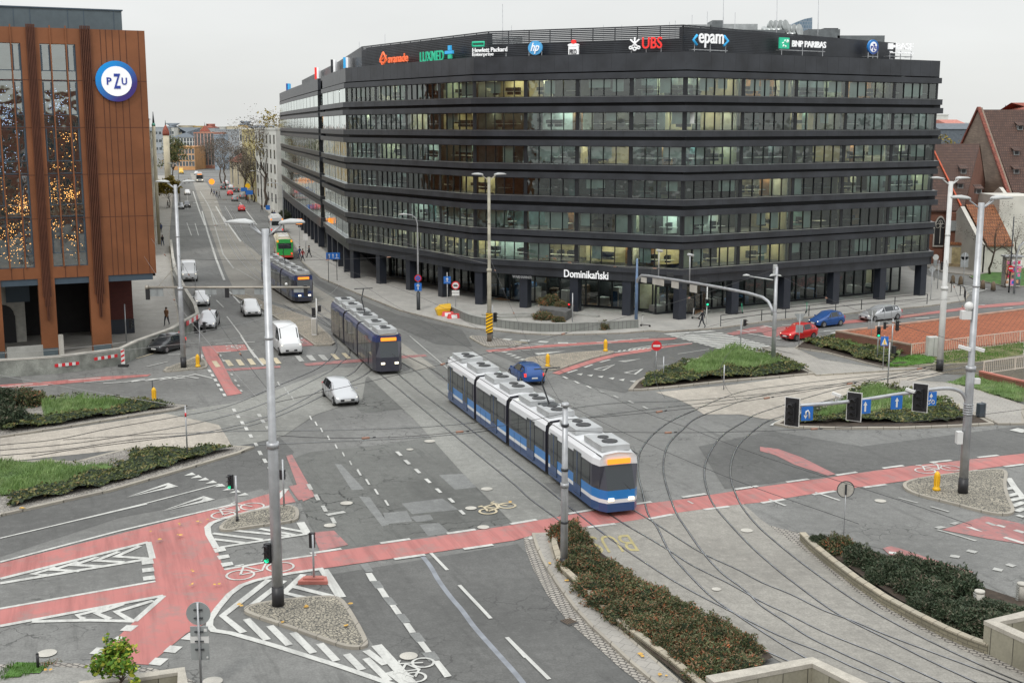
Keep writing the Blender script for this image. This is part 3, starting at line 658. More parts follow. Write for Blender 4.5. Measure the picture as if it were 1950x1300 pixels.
def curve_text(s, size, extrude=0.0, offset=0.0, shear=0.0, align='CENTER'):
    cu = bpy.data.curves.new('t', 'FONT'); cu.body = s; cu.size = size; cu.extrude = extrude; cu.offset = offset; cu.shear = shear
    cu.align_x = align; cu.align_y = 'CENTER'; cu.resolution_u = 3
    o = bpy.data.objects.new('t', cu); COL.objects.link(o); dg = bpy.context.evaluated_depsgraph_get(); dg.update()
    me = bpy.data.meshes.new_from_object(o.evaluated_get(dg)); bpy.data.objects.remove(o); bpy.data.curves.remove(cu)
    return me
def text_into(mb, s, M, size=1, w=None, h=None, extrude=0.0, offset=0.0, shear=0.0, mi=0):
    me = curve_text(s, size, extrude, offset, shear)
    vs = [v.co.copy() for v in me.vertices]
    x0, x1 = min(v.x for v in vs), max(v.x for v in vs); y0, y1 = min(v.y for v in vs), max(v.y for v in vs)
    sx = w/(x1-x0) if w else 1; sy = h/(y1-y0) if h else sx
    if not w: sx = sy
    vs = [M @ Vector(((v.x-(x0+x1)/2)*sx, (v.y-(y0+y1)/2)*sy, v.z)) for v in vs]
    mb.add(vs, [tuple(p.vertices) for p in me.polygons], mi); bpy.data.meshes.remove(me)
mtx = MB(); o = G(*px('zd', [(740,345)])[0]); X = (G(*px('zd', [(830,310)])[0])-G(*px('zd', [(700,375)])[0])); X.normalize()
# letters run from the far kerb towards us, read from the south bound side
a_, b_ = G(*px('zd', [(640,360)])[0]), G(*px('zd', [(860,350)])[0]); dU = (a_-b_).normalized(); dV = Vector((-dU.y, dU.x, 0))
M = Matrix(((dU.x, dV.x, 0, o.x), (dU.y, dV.y, 0, o.y), (0, 0, 1, .034), (0, 0, 0, 1)))
text_into(mtx, 'BUS', M, w=(a_-b_).length+.6, h=2.4)
structure(mtx, 'road_marking', M_YWORN)
structure(mred, 'cycle_lane', M_RED); structure(mrw, 'cycle_lane', M_RED2); structure(mwht, 'road_marking', M_WHITE); structure(mwor, 'road_marking', M_WHITEW); structure(myel, 'road_marking', paint('faded cream paint', (.58,.50,.34), .55, (.3,.28,.24), 5))
# manholes
mb = MB()
for k, c, r in (('zc',(590,292),.33),('zc',(497,417),.3),('zc',(1380,212),.32),('zc',(1290,320),.3),('zc',(1360,427),.3),('zc',(940,1152),.34),('zb',(335,1068),.36),('zd',(1668,256),.3),('ze',(775,118),.3),('zh',(1640,1043),.35),('zd',(1460,660),.2),('zh',(1475,1112),.22),('zv',(1645,480),.36)):
    p_ = G(*px(k, [c])[0]); mb.flat([(p_.x+r*math.cos(t*.3142), p_.y+r*math.sin(t*.3142)) for t in range(20)], wz())
structure(mb, 'manhole_covers', M_CONCL)
p_ = G(*px('zd', [(450,884)])[0]); mb = MB(); mb.box((p_.x, p_.y, .02), (.5, .6, .012), 0, rz=.6)
for i in range(5): mb.box((p_.x-.2+i*.1*math.cos(.6), p_.y-.02+i*.1*math.sin(.6), .03), (.04, .5, .012), 1, rz=.6)
structure(mb, 'road_drain', [M_GROOVE, plain('rusty iron', (.12,.08,.05), .7, .3)])
# ================================================================ tram rails
RAILS = [
 [(427,395),(470,470),(520,530),(600,590),(680,658),(714.6,703.9),(756,738),(797.7,773),(847,814),(905,862),(976,920),(1010,951),(1068,994),(1126,1045),(1209,1103),(1320,1173),(1375,1203),(1480,1250),(1560,1285),(1620,1310)],
 [(436,393),(482,468),(540,528),(622,590),(712,665),(749,704),(795,743),(835,773),(893,816),(960,868),(1027,920),(1082,964),(1154,1020),(1209,1059),(1292,1112),(1375,1156),(1480,1209),(1567,1244),(1625,1271),(1700,1302)],
 [(404,397),(440,470),(480,520),(540,565),(630,625),(700,655),(784,702),(820,732),(875,773),(935,817),(1010,873),(1104,940),(1181,993),(1237,1026),(1278,1051),(1320,1078),(1389,1112),(1450,1146),(1503,1171),(1567,1203),(1625,1227),(1684,1250),(1771,1290),(1800,1303)],
 [(413,396),(450,470),(495,520),(560,567),(650,622),(740,662),(822,703),(858,730),(915,773),(975,817),(1055,873),(1154,940),(1237,990),(1292,1026),(1342,1056),(1403,1084),(1450,1109),(1508,1133),(1567,1162),(1625,1183),(1684,1208),(1771,1241),(1859,1274),(1930,1302)],
 [(1960,694),(1800,704),(1700,712),(1600,722),(1473,737),(1418,745),(1371,760),(1335,776),(1279,801),(1242,829),(1221,857),(1215,880),(1216,908),(1223,935),(1234,979),(1251,1004),(1273,1048),(1292,1073),(1348,1131),(1397,1167),(1442,1197),(1494,1230),(1532,1252),(1600,1290)],
 [(1960,700),(1800,712),(1700,720),(1600,731),(1542,737),(1496,745),(1443,755),(1415,763),(1381,775),(1325,797),(1300,818),(1279,838),(1268,857),(1263,885),(1265,908),(1272,935),(1287,976),(1306,1006),(1339,1053),(1375,1092),(1417,1123),(1450,1154),(1494,1183),(1538,1212),(1596,1241),(1655,1268),(1722,1300)],
 [(1960,668),(1860,684),(1760,706),(1650,730),(1600,740),(1542,756),(1485,774),(1438,790),(1415,804),(1385,822),(1365,841),(1346,875),(1341,901),(1346,931),(1359,962),(1392,1001),(1431,1042),(1480,1085),(1508,1107),(1567,1151),(1614,1180),(1684,1215),(1771,1259),(1859,1300)],
 [(1960,676),(1860,694),(1760,716),(1650,743),(1600,756),(1530,776),(1492,792),(1462,802),(1438,818),(1411,843),(1397,866),(1391,896),(1395,924),(1411,962),(1442,1001),(1479,1034),(1538,1081),(1625,1142),(1713,1192),(1801,1236),(1888,1276),(1950,1302)],
 [(0,848),(108,837),(215,815),(330,795),(430,775),(520,738),(604,702),(632,678),(641,658),(628,640),(600,618),(540,580)],
 [(0,858),(130,846),(240,830),(380,805),(500,770),(618,713),(648,692),(666,674),(660,650),(640,630),(600,600)],
 [(0,868),(110,858),(250,838),(400,822),(530,785),(638,727),(671,711),(689,692),(703,678),(700,655),(680,636)],
 [(60,870),(150,855),(300,836),(460,815),(560,780),(645,738),(685,720),(710,702),(728,678),(722,655),(700,636)],
 [(120,838),(250,830),(440,822),(700,818),(900,806),(1150,770),(1300,764),(1420,754),(1600,735),(1760,712)],
 [(250,862),(440,850),(620,842),(820,832),(1000,812),(1200,784),(1340,768),(1500,748),(1650,722)],
]
mr = MB(); mg = MB()
for i, r_ in enumerate(RAILS):
    P = [Vector((q.x, q.y)) for q in [G(*c) for c in r_]]; P = catmull(P, 5); z = .032+i*.0006
    ribbon(mg, P, .10 if i < 12 else .06, z); ribbon(mr, P, .045, z+.012)
structure(mg, 'rail_groove', M_GROOVE); structure(mr, 'tram_rails', M_RAIL)
# fallen leaves
mb = MB(); rr = random.Random(4)
for k, c in (('zb',(160,45)),('zb',(1070,215)),('zb',(1275,243)),('zb',(1365,500)),('zb',(1145,278)),('zb',(1490,125)),('zb',(1280,165)),('zb',(1425,150)),('zb',(1365,598)),('zb',(1545,600)),('zb',(1710,745)),('zb',(345,1212)),('zc',(375,890)),('zc',(588,997)),('zc',(225,980)),('zc',(603,870)),
   ('za',(640,1035)),('za',(160,1198)),('za',(415,1080)),('za',(1010,950)),('za',(860,1000)),('zd',(300,495)),('zd',(425,625)),('zd',(945,1135)),('zd',(1090,1275)),('zd',(30,78))):
    p_ = G(*px(k, [c])[0])
    for _ in range(2):
        x, y, s, a = p_.x+rr.uniform(-.12,.12), p_.y+rr.uniform(-.12,.12), rr.uniform(.07,.13), rr.uniform(0, 6)
        mb.add([(x+s*math.cos(a+t*1.257)*(1 if t % 2 else .55), y+s*math.sin(a+t*1.257), .17+rr.uniform(0,.03)) for t in range(5)], [(0,1,2,3,4)])
finish(mb.build('fallen_leaves', plain('autumn leaf', (.55,.33,.07), .7, var=.3, scale=3)), kind='stuff')
# ================================================================ the dark office block
Z = Vector((0, 0, 1))
M_PANEL = plain('charcoal panel', (.030, .033, .039), .38, var=.28, scale=.5, spec=.5)
M_PANEL2 = plain('dark recess', (.012, .013, .015), .6, var=.1)
M_FRAME = plain('window frame dark', (.022, .024, .027), .4, .3, var=0)
M_SILL = plain('sill metal', (.30, .31, .31), .35, .7, var=.1)
M_COLM = plain('dark column cladding', (.022, .026, .036), .35, var=.1)
def glassmat(name, tint, base=.10, wav=.35, ior=1.55, dark=None):
    if name == 'office glass': ior = 1.6
    m = bpy.data.materials.new(name); m.use_nodes = True; nt = m.node_tree; nt.nodes.clear(); MATS[name] = m
    out = N(nt, 'ShaderNodeOutputMaterial'); tr = N(nt, 'ShaderNodeBsdfTransparent'); gl = N(nt, 'ShaderNodeBsdfGlossy')
    tr.inputs[0].default_value = rgb(tint); gl.inputs['Roughness'].default_value = .03; gl.inputs[0].default_value = (.92, .97, .95, 1)
    fr = N(nt, 'ShaderNodeFresnel'); fr.inputs['IOR'].default_value = ior
    ad = N(nt, 'ShaderNodeMath', operation='ADD', use_clamp=True); nt.links.new(fr.outputs[0], ad.inputs[0]); ad.inputs[1].default_value = base
    v = posnode(nt); n1 = N(nt, 'ShaderNodeTexNoise'); n1.inputs['Scale'].default_value = .55; n1.inputs['Detail'].default_value = 2; nt.links.new(v, n1.inputs['Vector'])
    b = N(nt, 'ShaderNodeBump'); b.inputs['Strength'].default_value = wav; b.inputs['Distance'].default_value = .22; nt.links.new(n1.outputs[0], b.inputs['Height'])
    nt.links.new(b.outputs[0], gl.inputs['Normal']); mxs = N(nt, 'ShaderNodeMixShader')
    nt.links.new(ad.outputs[0], mxs.inputs[0]); nt.links.new(tr.outputs[0], mxs.inputs[1]); nt.links.new(gl.outputs[0], mxs.inputs[2])
    nt.links.new(mxs.outputs[0], out.inputs[0]); return m
G_OFF = glassmat('office glass', (.74, .92, .86), .10, .28)
G_OBL = glassmat('office glass sky side', (.6, .7, .68), .42, .12)
G_SHOP = glassmat('shop glass', (.75, .80, .78), .05, .2)
G_DARK = glassmat('tinted glass', (.34, .42, .44), .16)
M_RCEIL = plain('room ceiling', (.26, .27, .26), .9, var=0)
M_RFLOOR = plain('room carpet', (.10, .10, .105), .9, var=.3, scale=.4)
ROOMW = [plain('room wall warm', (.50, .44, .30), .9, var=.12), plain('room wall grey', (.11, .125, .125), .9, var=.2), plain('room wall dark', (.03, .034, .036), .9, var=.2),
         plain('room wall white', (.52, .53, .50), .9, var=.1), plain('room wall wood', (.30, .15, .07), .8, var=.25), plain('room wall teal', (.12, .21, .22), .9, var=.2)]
M_DESK = plain('desk', (.45, .43, .40), .7, var=0); M_SCREEN = plain('monitor', (.02, .02, .025), .3, var=0); M_CHAIRB = plain('office chair', (.02, .025, .04), .8, var=0)
M_BLIND = plain('roller blind', (.56, .58, .55), .9, var=.06)
M_LAMPW = plain('ceiling lamp warm', (.9, .8, .6), .5, var=0, emit=(1, .84, .55), es=21)
M_LAMPC = plain('ceiling lamp cool', (.9, .9, .85), .5, var=0, emit=(.86, 1, .92), es=20)
L0, L1, L2, NR, V2, V1, VC, VR = (-52.5, 284), (-43.2, 246), (-30.0, 194.5), (-28.0, 186), (-21.0, 159.0), (-4.1, 134.9), (17.1, 123.8), (48.2, 142.2)
SEG = [(L0, L1, 5, 0), (L1, L2, 8, 0), (NR, V2, 4, 0), (V2, V1, 4, 1), (V1, VC, 4, 1), (VC, VR, 5, 1)]
GT = [24.2, 20.87, 17.45, 14.1, 10.6, 7.25]; GB = [22.45, 19.05, 15.6, 12.25, 8.65, 5.3]
bld = thing('office_building', 'long seven storey charcoal office block with banded windows and rooftop sign screen', 'building', (VC[0], VC[1], 0))
BO = Vector((VC[0], VC[1], 0))
def rel(mb, o=None): 
    o = o or BO; mb.v = [(v[0]-o.x, v[1]-o.y, v[2]-o.z) for v in mb.v]; return mb
class Wall:
    """frame of a facade segment: s along, d outwards, z up"""
    def __init__(s, A, B):
        s.A = Vector((A[0], A[1], 0)); s.B = Vector((B[0], B[1], 0)); s.L = (s.B-s.A).length; s.u = (s.B-s.A).normalized(); s.n = Vector((s.u.y, -s.u.x, 0))
    def P(s, t, d, z): p = s.A+s.u*t+s.n*d; return Vector((p.x, p.y, z))
    def box(s, mb, t0, t1, d0, d1, z0, z1, mi=0):
        vs = [s.P(t, d, z) for t in (t0, t1) for d in (d0, d1) for z in (z0, z1)]
        mb.add(vs, [(0,1,3,2),(4,6,7,5),(0,4,5,1),(2,3,7,6),(0,2,6,4),(1,5,7,3)], mi)
    def quad(s, mb, t0, t1, d, z0, z1, mi=0):
        mb.add([s.P(t0,d,z0), s.P(t1,d,z0), s.P(t1,d,z1), s.P(t0,d,z1)], [(0,1,2,3)], mi)
    def mat(s, t, d, z):
        p = s.P(t, d, z)
        return Matrix(((s.u.x, 0, s.n.x, p.x), (s.u.y, 0, s.n.y, p.y), (0, 1, 0, p.z), (0, 0, 0, 1)))
def band(verts, d, z0, z1, dep, mb, mi=0, ends=(0, 0)):
    """mitred band following an open chain of plan points, outer face at offset d, depth dep"""
    P = [Vector((p[0], p[1])) for p in verts]; n = len(P)
    def off(k):
        out = []
        for i in range(n):
            a = (P[i]-P[i-1]).normalized() if i else None; b = (P[i+1]-P[i]).normalized() if i < n-1 else None
            if a is None: nn = Vector((b.y, -b.x)); q = P[i]+nn*k-b*ends[0]
            elif b is None: nn = Vector((a.y, -a.x)); q = P[i]+nn*k+a*ends[1]
            else:
                n1, n2 = Vector((a.y, -a.x)), Vector((b.y, -b.x)); m = (n1+n2).normalized(); q = P[i]+m*k/max(.5, m.dot(n1))
            out.append(q)
        return out
    O, I = off(d), off(d-dep); vs = []
    for o, i in zip(O, I): vs += [(o.x,o.y,z0),(o.x,o.y,z1),(i.x,i.y,z1),(i.x,i.y,z0)]
    fs = []
    for i in range(n-1):
        a = 4*i; b = a+4; fs += [(a,b,b+1,a+1),(a+1,b+1,b+2,a+2),(a+2,b+2,b+3,a+3),(a+3,b+3,b,a)]
    fs += [(0,1,2,3),(4*n-4,4*n-1,4*n-2,4*n-3)]
    mb.add(vs, fs, mi)
CH1 = [L0, L1, L2]; CH2 = [NR, V2, V1, VC, VR]
rb = random.Random(11)
body = MB(); sill = MB(); inter = MB(); lamps = MB(); seams = MB()
for ch, en in ((CH1, (0, 0)), (CH2, (0, .0))):
    kk = .25 if ch is CH1 else 1
    band(ch, 0, 24.95, 26.7, .5, body, 0, en)
    for i in range(6):
        band(ch, .42*kk, GB[i]-.62, GB[i]-.03, .9, body, 0, (en[0], .25))
        band(ch, .46*kk, GB[i]-.03, GB[i], .5, sill, 0, (en[0], .25))
        band(ch, -.35, GB[i]-1.05, GB[i]-.62, .3, body, 1, en)
        band(ch, kk*(.22+(.25 if i in (1, 2, 4) else 0)), GT[i]+.01, GT[i]+.62, .9, body, 0, (en[0], .4 if i != 0 else .2))
    band(ch, .1, 3.75, 4.68, .5, body, 0, en)
# recess between upper fascia and floor
for (A, B, nb, det) in SEG:
    wl = Wall(A, B); L = wl.L
    nsm = int(L/1.55)
    for k in range(1, nsm):
        t = k*L/nsm
        wl.box(seams, t-.012, t+.012, 0, .004, 24.97, 26.68)
        for i in range(6):
            wl.box(seams, t-.012, t+.012, .42*(.25 if A in CH1 and B in CH1 else 1), .424*(.26 if A in CH1 and B in CH1 else 1), GB[i]-.6, GB[i]-.05)
        wl.box(seams, t-.012, t+.012, .1, .104, 3.77, 4.66)
    # interiors
    for i in range(6):
        zf, zc = GB[i]-.05, GT[i]+.25
        wl.box(inter, .3, L-.3, -6.4, -.5, zf-.32, zf-.02, 1); wl.box(inter, .3, L-.3, -6.4, -.5, zc, zc+.2, 0)
        for bi in range(nb):
            t0, t1 = L*bi/nb, L*(bi+1)/nb
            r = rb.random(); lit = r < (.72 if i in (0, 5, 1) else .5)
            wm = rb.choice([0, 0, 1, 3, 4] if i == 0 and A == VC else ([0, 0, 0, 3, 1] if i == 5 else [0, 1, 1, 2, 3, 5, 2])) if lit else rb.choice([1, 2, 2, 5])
            dep = -rb.choice([3.2, 4.6, 6.2])
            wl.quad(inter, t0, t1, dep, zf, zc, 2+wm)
            if rb.random() < .7: wl.box(inter, t1-.08, t1+.05, dep, -.6, zf, zc, 2+rb.choice([0, 1, 3, 2]))
            if rb.random() < .5:
                tt = rb.uniform(t0+1, t1-1); wl.box(inter, tt, tt+rb.uniform(.6, 1.6), -2.6, -2.4, zf, zc, 2+rb.choice([0, 3, 1, 4, 5]))
            for q in range(rb.randint(2, 5)):
                tt = rb.uniform(t0+.5, t1-1.3); wl.box(inter, tt, tt+rb.uniform(.8, 1.5), -1.9, -.95, zf+.68, zf+.74, 8)
                wl.box(inter, tt+.2, tt+.75, -1.5, -1.46, zf+.78, zf+1.12, 9)
                wl.box(inter, tt+.1, tt+.6, -2.5, -2.05, zf+.4, zf+1.15, 10)
            for _b in range(rb.choice([0, 0, 1, 1, 2]) + (1 if i == 0 else 0)):
                tt = rb.uniform(t0+.3, t1-1.6); wl.quad(inter, tt, tt+rb.choice([1.2, 1.2, 2.4]), -.62-.01*_b, zf+rb.uniform(.05, 1.1), zc-.3, 11)
            if lit:
                warm = (wm in (0, 4)) or rb.random() < .3
                for q in range(3):
                    tt = t0+(t1-t0)*(q+.5)/3; wl.box(lamps, tt-.7, tt+.7, -2.4, -2.1, zc-.06, zc-.02, 0 if warm else 1)
                    if q == 1 and abs(dep) > 4: wl.box(lamps, tt-.9, tt+.9, -4.1, -3.9, zc-.06, zc-.02, 0 if warm else 1)
    # windows
    for i in range(6):
        stuff = MB() if not det and False else None
for det_ in (1, 0):
    bulkF = MB(); bulkG = MB(); off_ = 0
    for (A, B, nb, det) in SEG:
        if det != det_: continue
        wl = Wall(A, B); L = wl.L
        for i in range(6):
            for bi in range(nb):
                t0, t1 = L*bi/nb+.02, L*(bi+1)/nb-.02; z0, z1 = GB[i]+.002, GT[i]+.005
                mb = MB() if det else bulkF; gb = MB() if det else bulkG
                pw = .42 if bi else .25
                wl.box(mb, t0, t0+pw, -.5, -.06, z0, z1)       # pier cladding
                if bi == nb-1: wl.box(mb, t1-.3, t1, -.5, -.06, z0, z1)
                a, b = t0+pw, (t1-.3 if bi == nb-1 else t1)
                wl.box(mb, a, b, -.18, -.02, z0, z0+.06); wl.box(mb, a, b, -.18, -.02, z1-.06, z1)
                npn = max(3, round((b-a)/1.25)) if det or nb < 9 else max(3, round((b-a)/1.6)); x = a; pane = 0
                for k in range(1, npn):
                    tt = a+(b-a)*k/npn+rb.uniform(-.08, .08); wl.box(mb, tt-.028, tt+.028, -.17, 0, z0+.06, z1-.06)
                    wl.quad(gb, x, tt, (-.1 if det else .03)+rb.uniform(-.006, .006), z0+.04, z1-.04); x = tt
                wl.quad(gb, x, b, -.1 if det else .03, z0+.04, z1-.04)
                if det:
                    fr = rel(mb).build('window', M_FRAME, bld); rel(gb).build('pane', G_OFF, fr)
    if not det_:
        o = rel(bulkF).build('window_row', M_FRAME, bld); o['kind'] = 'stuff'; o2 = rel(bulkG).build('pane', G_OBL, o)
# notch between the two wings, dark glass slot
nl = Wall(L2, NR)
nl.box(body, -.4, nl.L+.4, -3.6, -3.2, 3.7, 26.2, 1)
for i in range(7):
    nl.box(body, .3, nl.L-.3, -3.1, -2.7, 26.0-3.39*i-.9, 26.0-3.39*i, 1)
# far end, back and roof
roofpts = [L0, L1, L2, NR, V2, V1, VC, VR, (57, 190), (10, 250), (-30, 300)]
body.flat([(p[0], p[1]) for p in inset(roofpts, .6)], 26.1, 1)
inner = inset(roofpts, 6.6); body.prism(inner, 0.2, 26.05, 1)
for A, B in ((VR, (57, 190)), ((57, 190), (10, 250)), ((10, 250), (-30, 300)), ((-30, 300), L0)):
    wl = Wall(A, B)
    wl.box(body, 0, wl.L, -.5, 0, 24.6, 26.7); 
    for i in range(6): wl.box(body, .1, wl.L-.1, -.5, .3, GT[i+1]+.01 if i < 5 else 3.75, GB[i]); wl.box(body, .6, wl.L-.6, -.4, -.3, GB[i], GT[i], 1)
rel(body).build('facade', [M_PANEL, M_PANEL2], bld); rel(sill).build('window_sills', M_SILL, bld); rel(seams).build('panel_joints', M_PANEL2, bld)
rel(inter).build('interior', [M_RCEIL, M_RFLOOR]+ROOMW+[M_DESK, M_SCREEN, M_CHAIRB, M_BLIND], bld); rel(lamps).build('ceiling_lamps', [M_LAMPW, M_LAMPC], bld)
# ground floor: columns, soffit, recessed shop fronts
cols = []
for (A, B, nb, det) in SEG:
    wl = Wall(A, B)
    for bi in range(nb+ (1 if B == VR else 0)):
        if A == V1 and bi == 0: pass
        t = wl.L*bi/nb; p = wl.P(t+(.45 if bi == 0 else 0) if B != VR or bi else 0.3, -.55, 0)
        if B == VR and bi == nb: p = wl.P(wl.L-.6, -.55, 0)
        mb = MB(); mb.box((p.x, p.y, 1.94), (.95, .95, 3.62), 0, rz=math.atan2(wl.u.y, wl.u.x)); rel(mb).build('column', M_COLM, bld)
mb = MB(); mb.flat([(p[0], p[1]) for p in inset(roofpts, .3)], 3.74, 0); rel(mb).build('soffit', M_PANEL2, bld)
shopF = MB(); shopG = MB(); shopI = MB(); sl = MB()
M_SHOPW = plain('shop shelves', (.16, .10, .07), .8, var=.7, scale=5, fine=.8); M_SHOPF = plain('shop floor', (.28, .15, .07), .6, var=.2); M_CAFE = plain('cafe seat blue', (.03, .09, .20), .8, var=.3)
for (A, B, nb, det) in SEG:
    wl = Wall(A, B); L = wl.L; setb = -4.2 if A in (VC, V1) else -5.2
    a0 = 2.2 if A == V1 else 0; n = max(4, int((L-a0)/1.5))
    wl.box(shopF, a0, L, setb-.12, setb+.12, .14, .34); wl.box(shopF, a0, L, setb-.12, setb+.12, 3.0, 3.74)
    for k in range(n+1):
        t = a0+(L-a0)*k/n; wl.box(shopF, t-.05, t+.05, setb-.1, setb+.14, .3, 3.05)
    wl.quad(shopG, a0+.05, L-.05, setb, .34, 3.0)
    for k in range(nb):
        t0, t1 = L*k/nb, L*(k+1)/nb
        m_ = 0 if (A == V1) else (1 if A == VC else 3)
        wl.quad(shopI, t0, t1, setb-3.4, .14, 3.74, m_); wl.box(shopI, t0, t1, setb-3.4, setb-.1, .12, .2, 2 if A == V1 else 3)
        for q in range(6):
            tt = rb.uniform(t0+.3, t1-1.2); hh = rb.uniform(.5, 1.3) if A != V1 else rb.uniform(.8, 2.2)
            wl.box(shopI, tt, tt+rb.uniform(.5, 1.1), setb-rb.uniform(1.2, 2.6), setb-.7, .2, .2+hh, rb.choice([0, 4, 5] if A == V1 else [4, 5, 3]))
        for q in range(2 if A in (V1, VC) else 1):
            tt = t0+(t1-t0)*(q+.5)/2; wl.box(sl, tt-.9, tt+.9, setb-1.7, setb-1.5, 3.35, 3.42, 0)
rel(shopF).build('shop_front', M_FRAME, bld); rel(shopG).build('shop_glass', G_SHOP, bld)
rel(shopI).build('shop_interior', [M_SHOPW, ROOMW[0], M_SHOPF, ROOMW[2], M_CAFE, M_DESK], bld); rel(sl).build('shop_lamps', M_LAMPC, bld)
# --- rooftop louvre screen
scr = MB(); post = MB()
LV = inset([L0, L1, L2, NR, V2, V1, VC, VR, (57, 190), (10, 250), (-30, 300)], 2.2)
LVW = []
chain = [LV[1], LV[3], LV[4], LV[5], LV[6], LV[7]]
zt = [28.2, 28.6, 29.3, 29.45, 29.35, 28.55]
def ontop(w_, fx): return 0
for a in range(5):
    A, B = chain[a], chain[a+1]
    if a == 4: 
        Bv = Vector(B); Av = Vector(A); B = tuple(Av+(Bv-Av)*.885)
    wl = Wall(A, B); LVW.append(wl); L = wl.L; ns = 14
    if a == 0: s0 = .25
    for s_ in range(ns):
        f = s_/(ns-1)
        za, zb = 26.95+(zt[a]-26.95)*f, 26.95+(zt[a+1]-26.95)*f
        p0, p1 = wl.P(0, 0, za), wl.P(L, 0, zb)
        scr.beam(p0, p1, .09, .14)
    k = int(L/2.3)
    for q in range(k+1):
        t = L*q/k; pm = MB(); pm.beam(wl.P(t, -.12, 26.1), wl.P(t, -.12, zt[a]+(zt[a+1]-zt[a])*q/k), .1, .1); rel(pm).build('screen_post', M_STEELD, bld)
    f_ = .95 if a != 3 else .62
    post.add([wl.P(0, -.6, 26.1), wl.P(L, -.6, 26.1), wl.P(L, -.6, 26.1+(zt[a+1]-26.1)*f_), wl.P(0, -.6, 26.1+(zt[a]-26.1)*f_)], [(0,1,2,3)])
rel(scr).build('louvre_screen', M_PANEL, bld); rel(post).build('screen_backing', M_PANEL2, bld)
# plant rooms, ducts, vents and masts on the roof
RTM = [plain('roof cladding', (.16,.175,.18), .5, .3), plain('roof cladding pale', (.40,.42,.42), .5, .2), M_PANEL]
def onroof(pxx, py_top, Y, wpx, h0=26.1, dY=4, mi=0):
    a = atdepth(pxx-wpx/2, py_top, Y); b = atdepth(pxx+wpx/2, py_top, Y); rt = MB(); rt.box(((a.x+b.x)/2, Y+dY/2, (h0+a.z)/2), (b.x-a.x, dY, a.z-h0), 0); rel(rt).build('plant_room', RTM[mi], bld)
onroof(1331, 47, 150, 42, mi=1); onroof(1367, 39, 149, 21, mi=0); onroof(1410, 46, 152, 66, mi=1); onroof(1440, 57, 146, 110, mi=0); onroof(1570, 56, 150, 60, mi=0); onroof(1583, 54, 152, 27, mi=2)
onroof(955, 75, 168, 55, mi=1); onroof(1640, 68, 150, 90, mi=0); onroof(975, 70, 172, 40, mi=1)
mb = MB()
for pxx, py, Y in ((1486,53,150),(1512,61,149)):
    for j in range(4):
        q = atdepth(pxx-j*9, py+j*.3, Y+j*.8); mb.tube([q, q+Vector((-.2,.6,-1.2)), q+Vector((-.2,.6,-3.5))], .55, 10)
        mb.tube([q+Vector((0.3,-.3,.1)), q+Vector((.55,-.55,.15))], [.5, .75], 12)
rel(mb).build('ventilation_duct', plain('duct metal', (.42,.44,.43), .35, .7), bld)
for pxx, y0, y1, Y in ((957,75,8,160),(1378,60,-20,145),(1480,58,-10,145),(1559,60,-10,146),(733,100,65,175),(684,120,80,185),(811,95,78,165),(861,92,78,160),(1149,75,48,150),(1184,72,48,150),(1275,66,42,145),(1286,66,40,145),(1318,55,29,150),(1347,50,22,150),(1400,50,24,150),(932,82,62,165),(944,80,60,165),(974,76,49,165),(998,76,56,160)):
    a = atdepth(pxx, y0, Y); b = atdepth(pxx, y1, Y); mb = MB(); mb.tube([(a.x, a.y, 26.2), (b.x, b.y, b.z)], [.07 if y1 < 20 else .045, .03], 5); rel(mb).build('roof_mast', M_STEEL, bld)
# --- rooftop signs, lettering standing on brackets in front of the louvres
S_OR = plain('sign orange', (.85,.16,.06), .5, var=0, emit=(1,.2,.06), es=.35); S_GR = plain('sign green', (.02,.45,.26), .5, var=0, emit=(.05,.6,.35), es=.25); S_WH = plain('sign white', (.85,.86,.86), .5, var=0, emit=(1,1,1), es=.25)
S_BL = plain('sign light blue', (.04,.40,.75), .5, var=0, emit=(.05,.45,.9), es=.25); S_RD = plain('sign letter red', (.8,.03,.03), .5, var=0, emit=(1,.05,.03), es=.3); S_DB = plain('sign deep blue', (.03,.06,.35), .5, var=0)
S_HP = plain('sign sky blue', (.08,.36,.66), .5, var=0, emit=(.1,.4,.8), es=.15); S_SIDE = plain('letter side', (.12,.12,.13), .5, var=0)
def sframe(segi, x0, x1, y0, y1, off=1.0):
    """wall frame + centre + size for a pixel box on the plane 'off' in front of louvre segment segi"""
    wl = LVW[segi]; A, B = wl.P(0, off, 0), wl.P(wl.L, off, 0)
    cx_, cy_ = (x0+x1)/2, (y0+y1)/2
    c = onplane(cx_, cy_, A, B); l = onplane(x0, cy_, A, B); r = onplane(x1, cy_, A, B); t = onplane(cx_, y0, A, B); b = onplane(cx_, y1, A, B)
    M = Matrix(((wl.u.x, 0, wl.n.x, c.x), (wl.u.y, 0, wl.n.y, c.y), (0, 1, 0, c.z), (0, 0, 0, 1)))
    return M, (r-l).length, (t-b).length
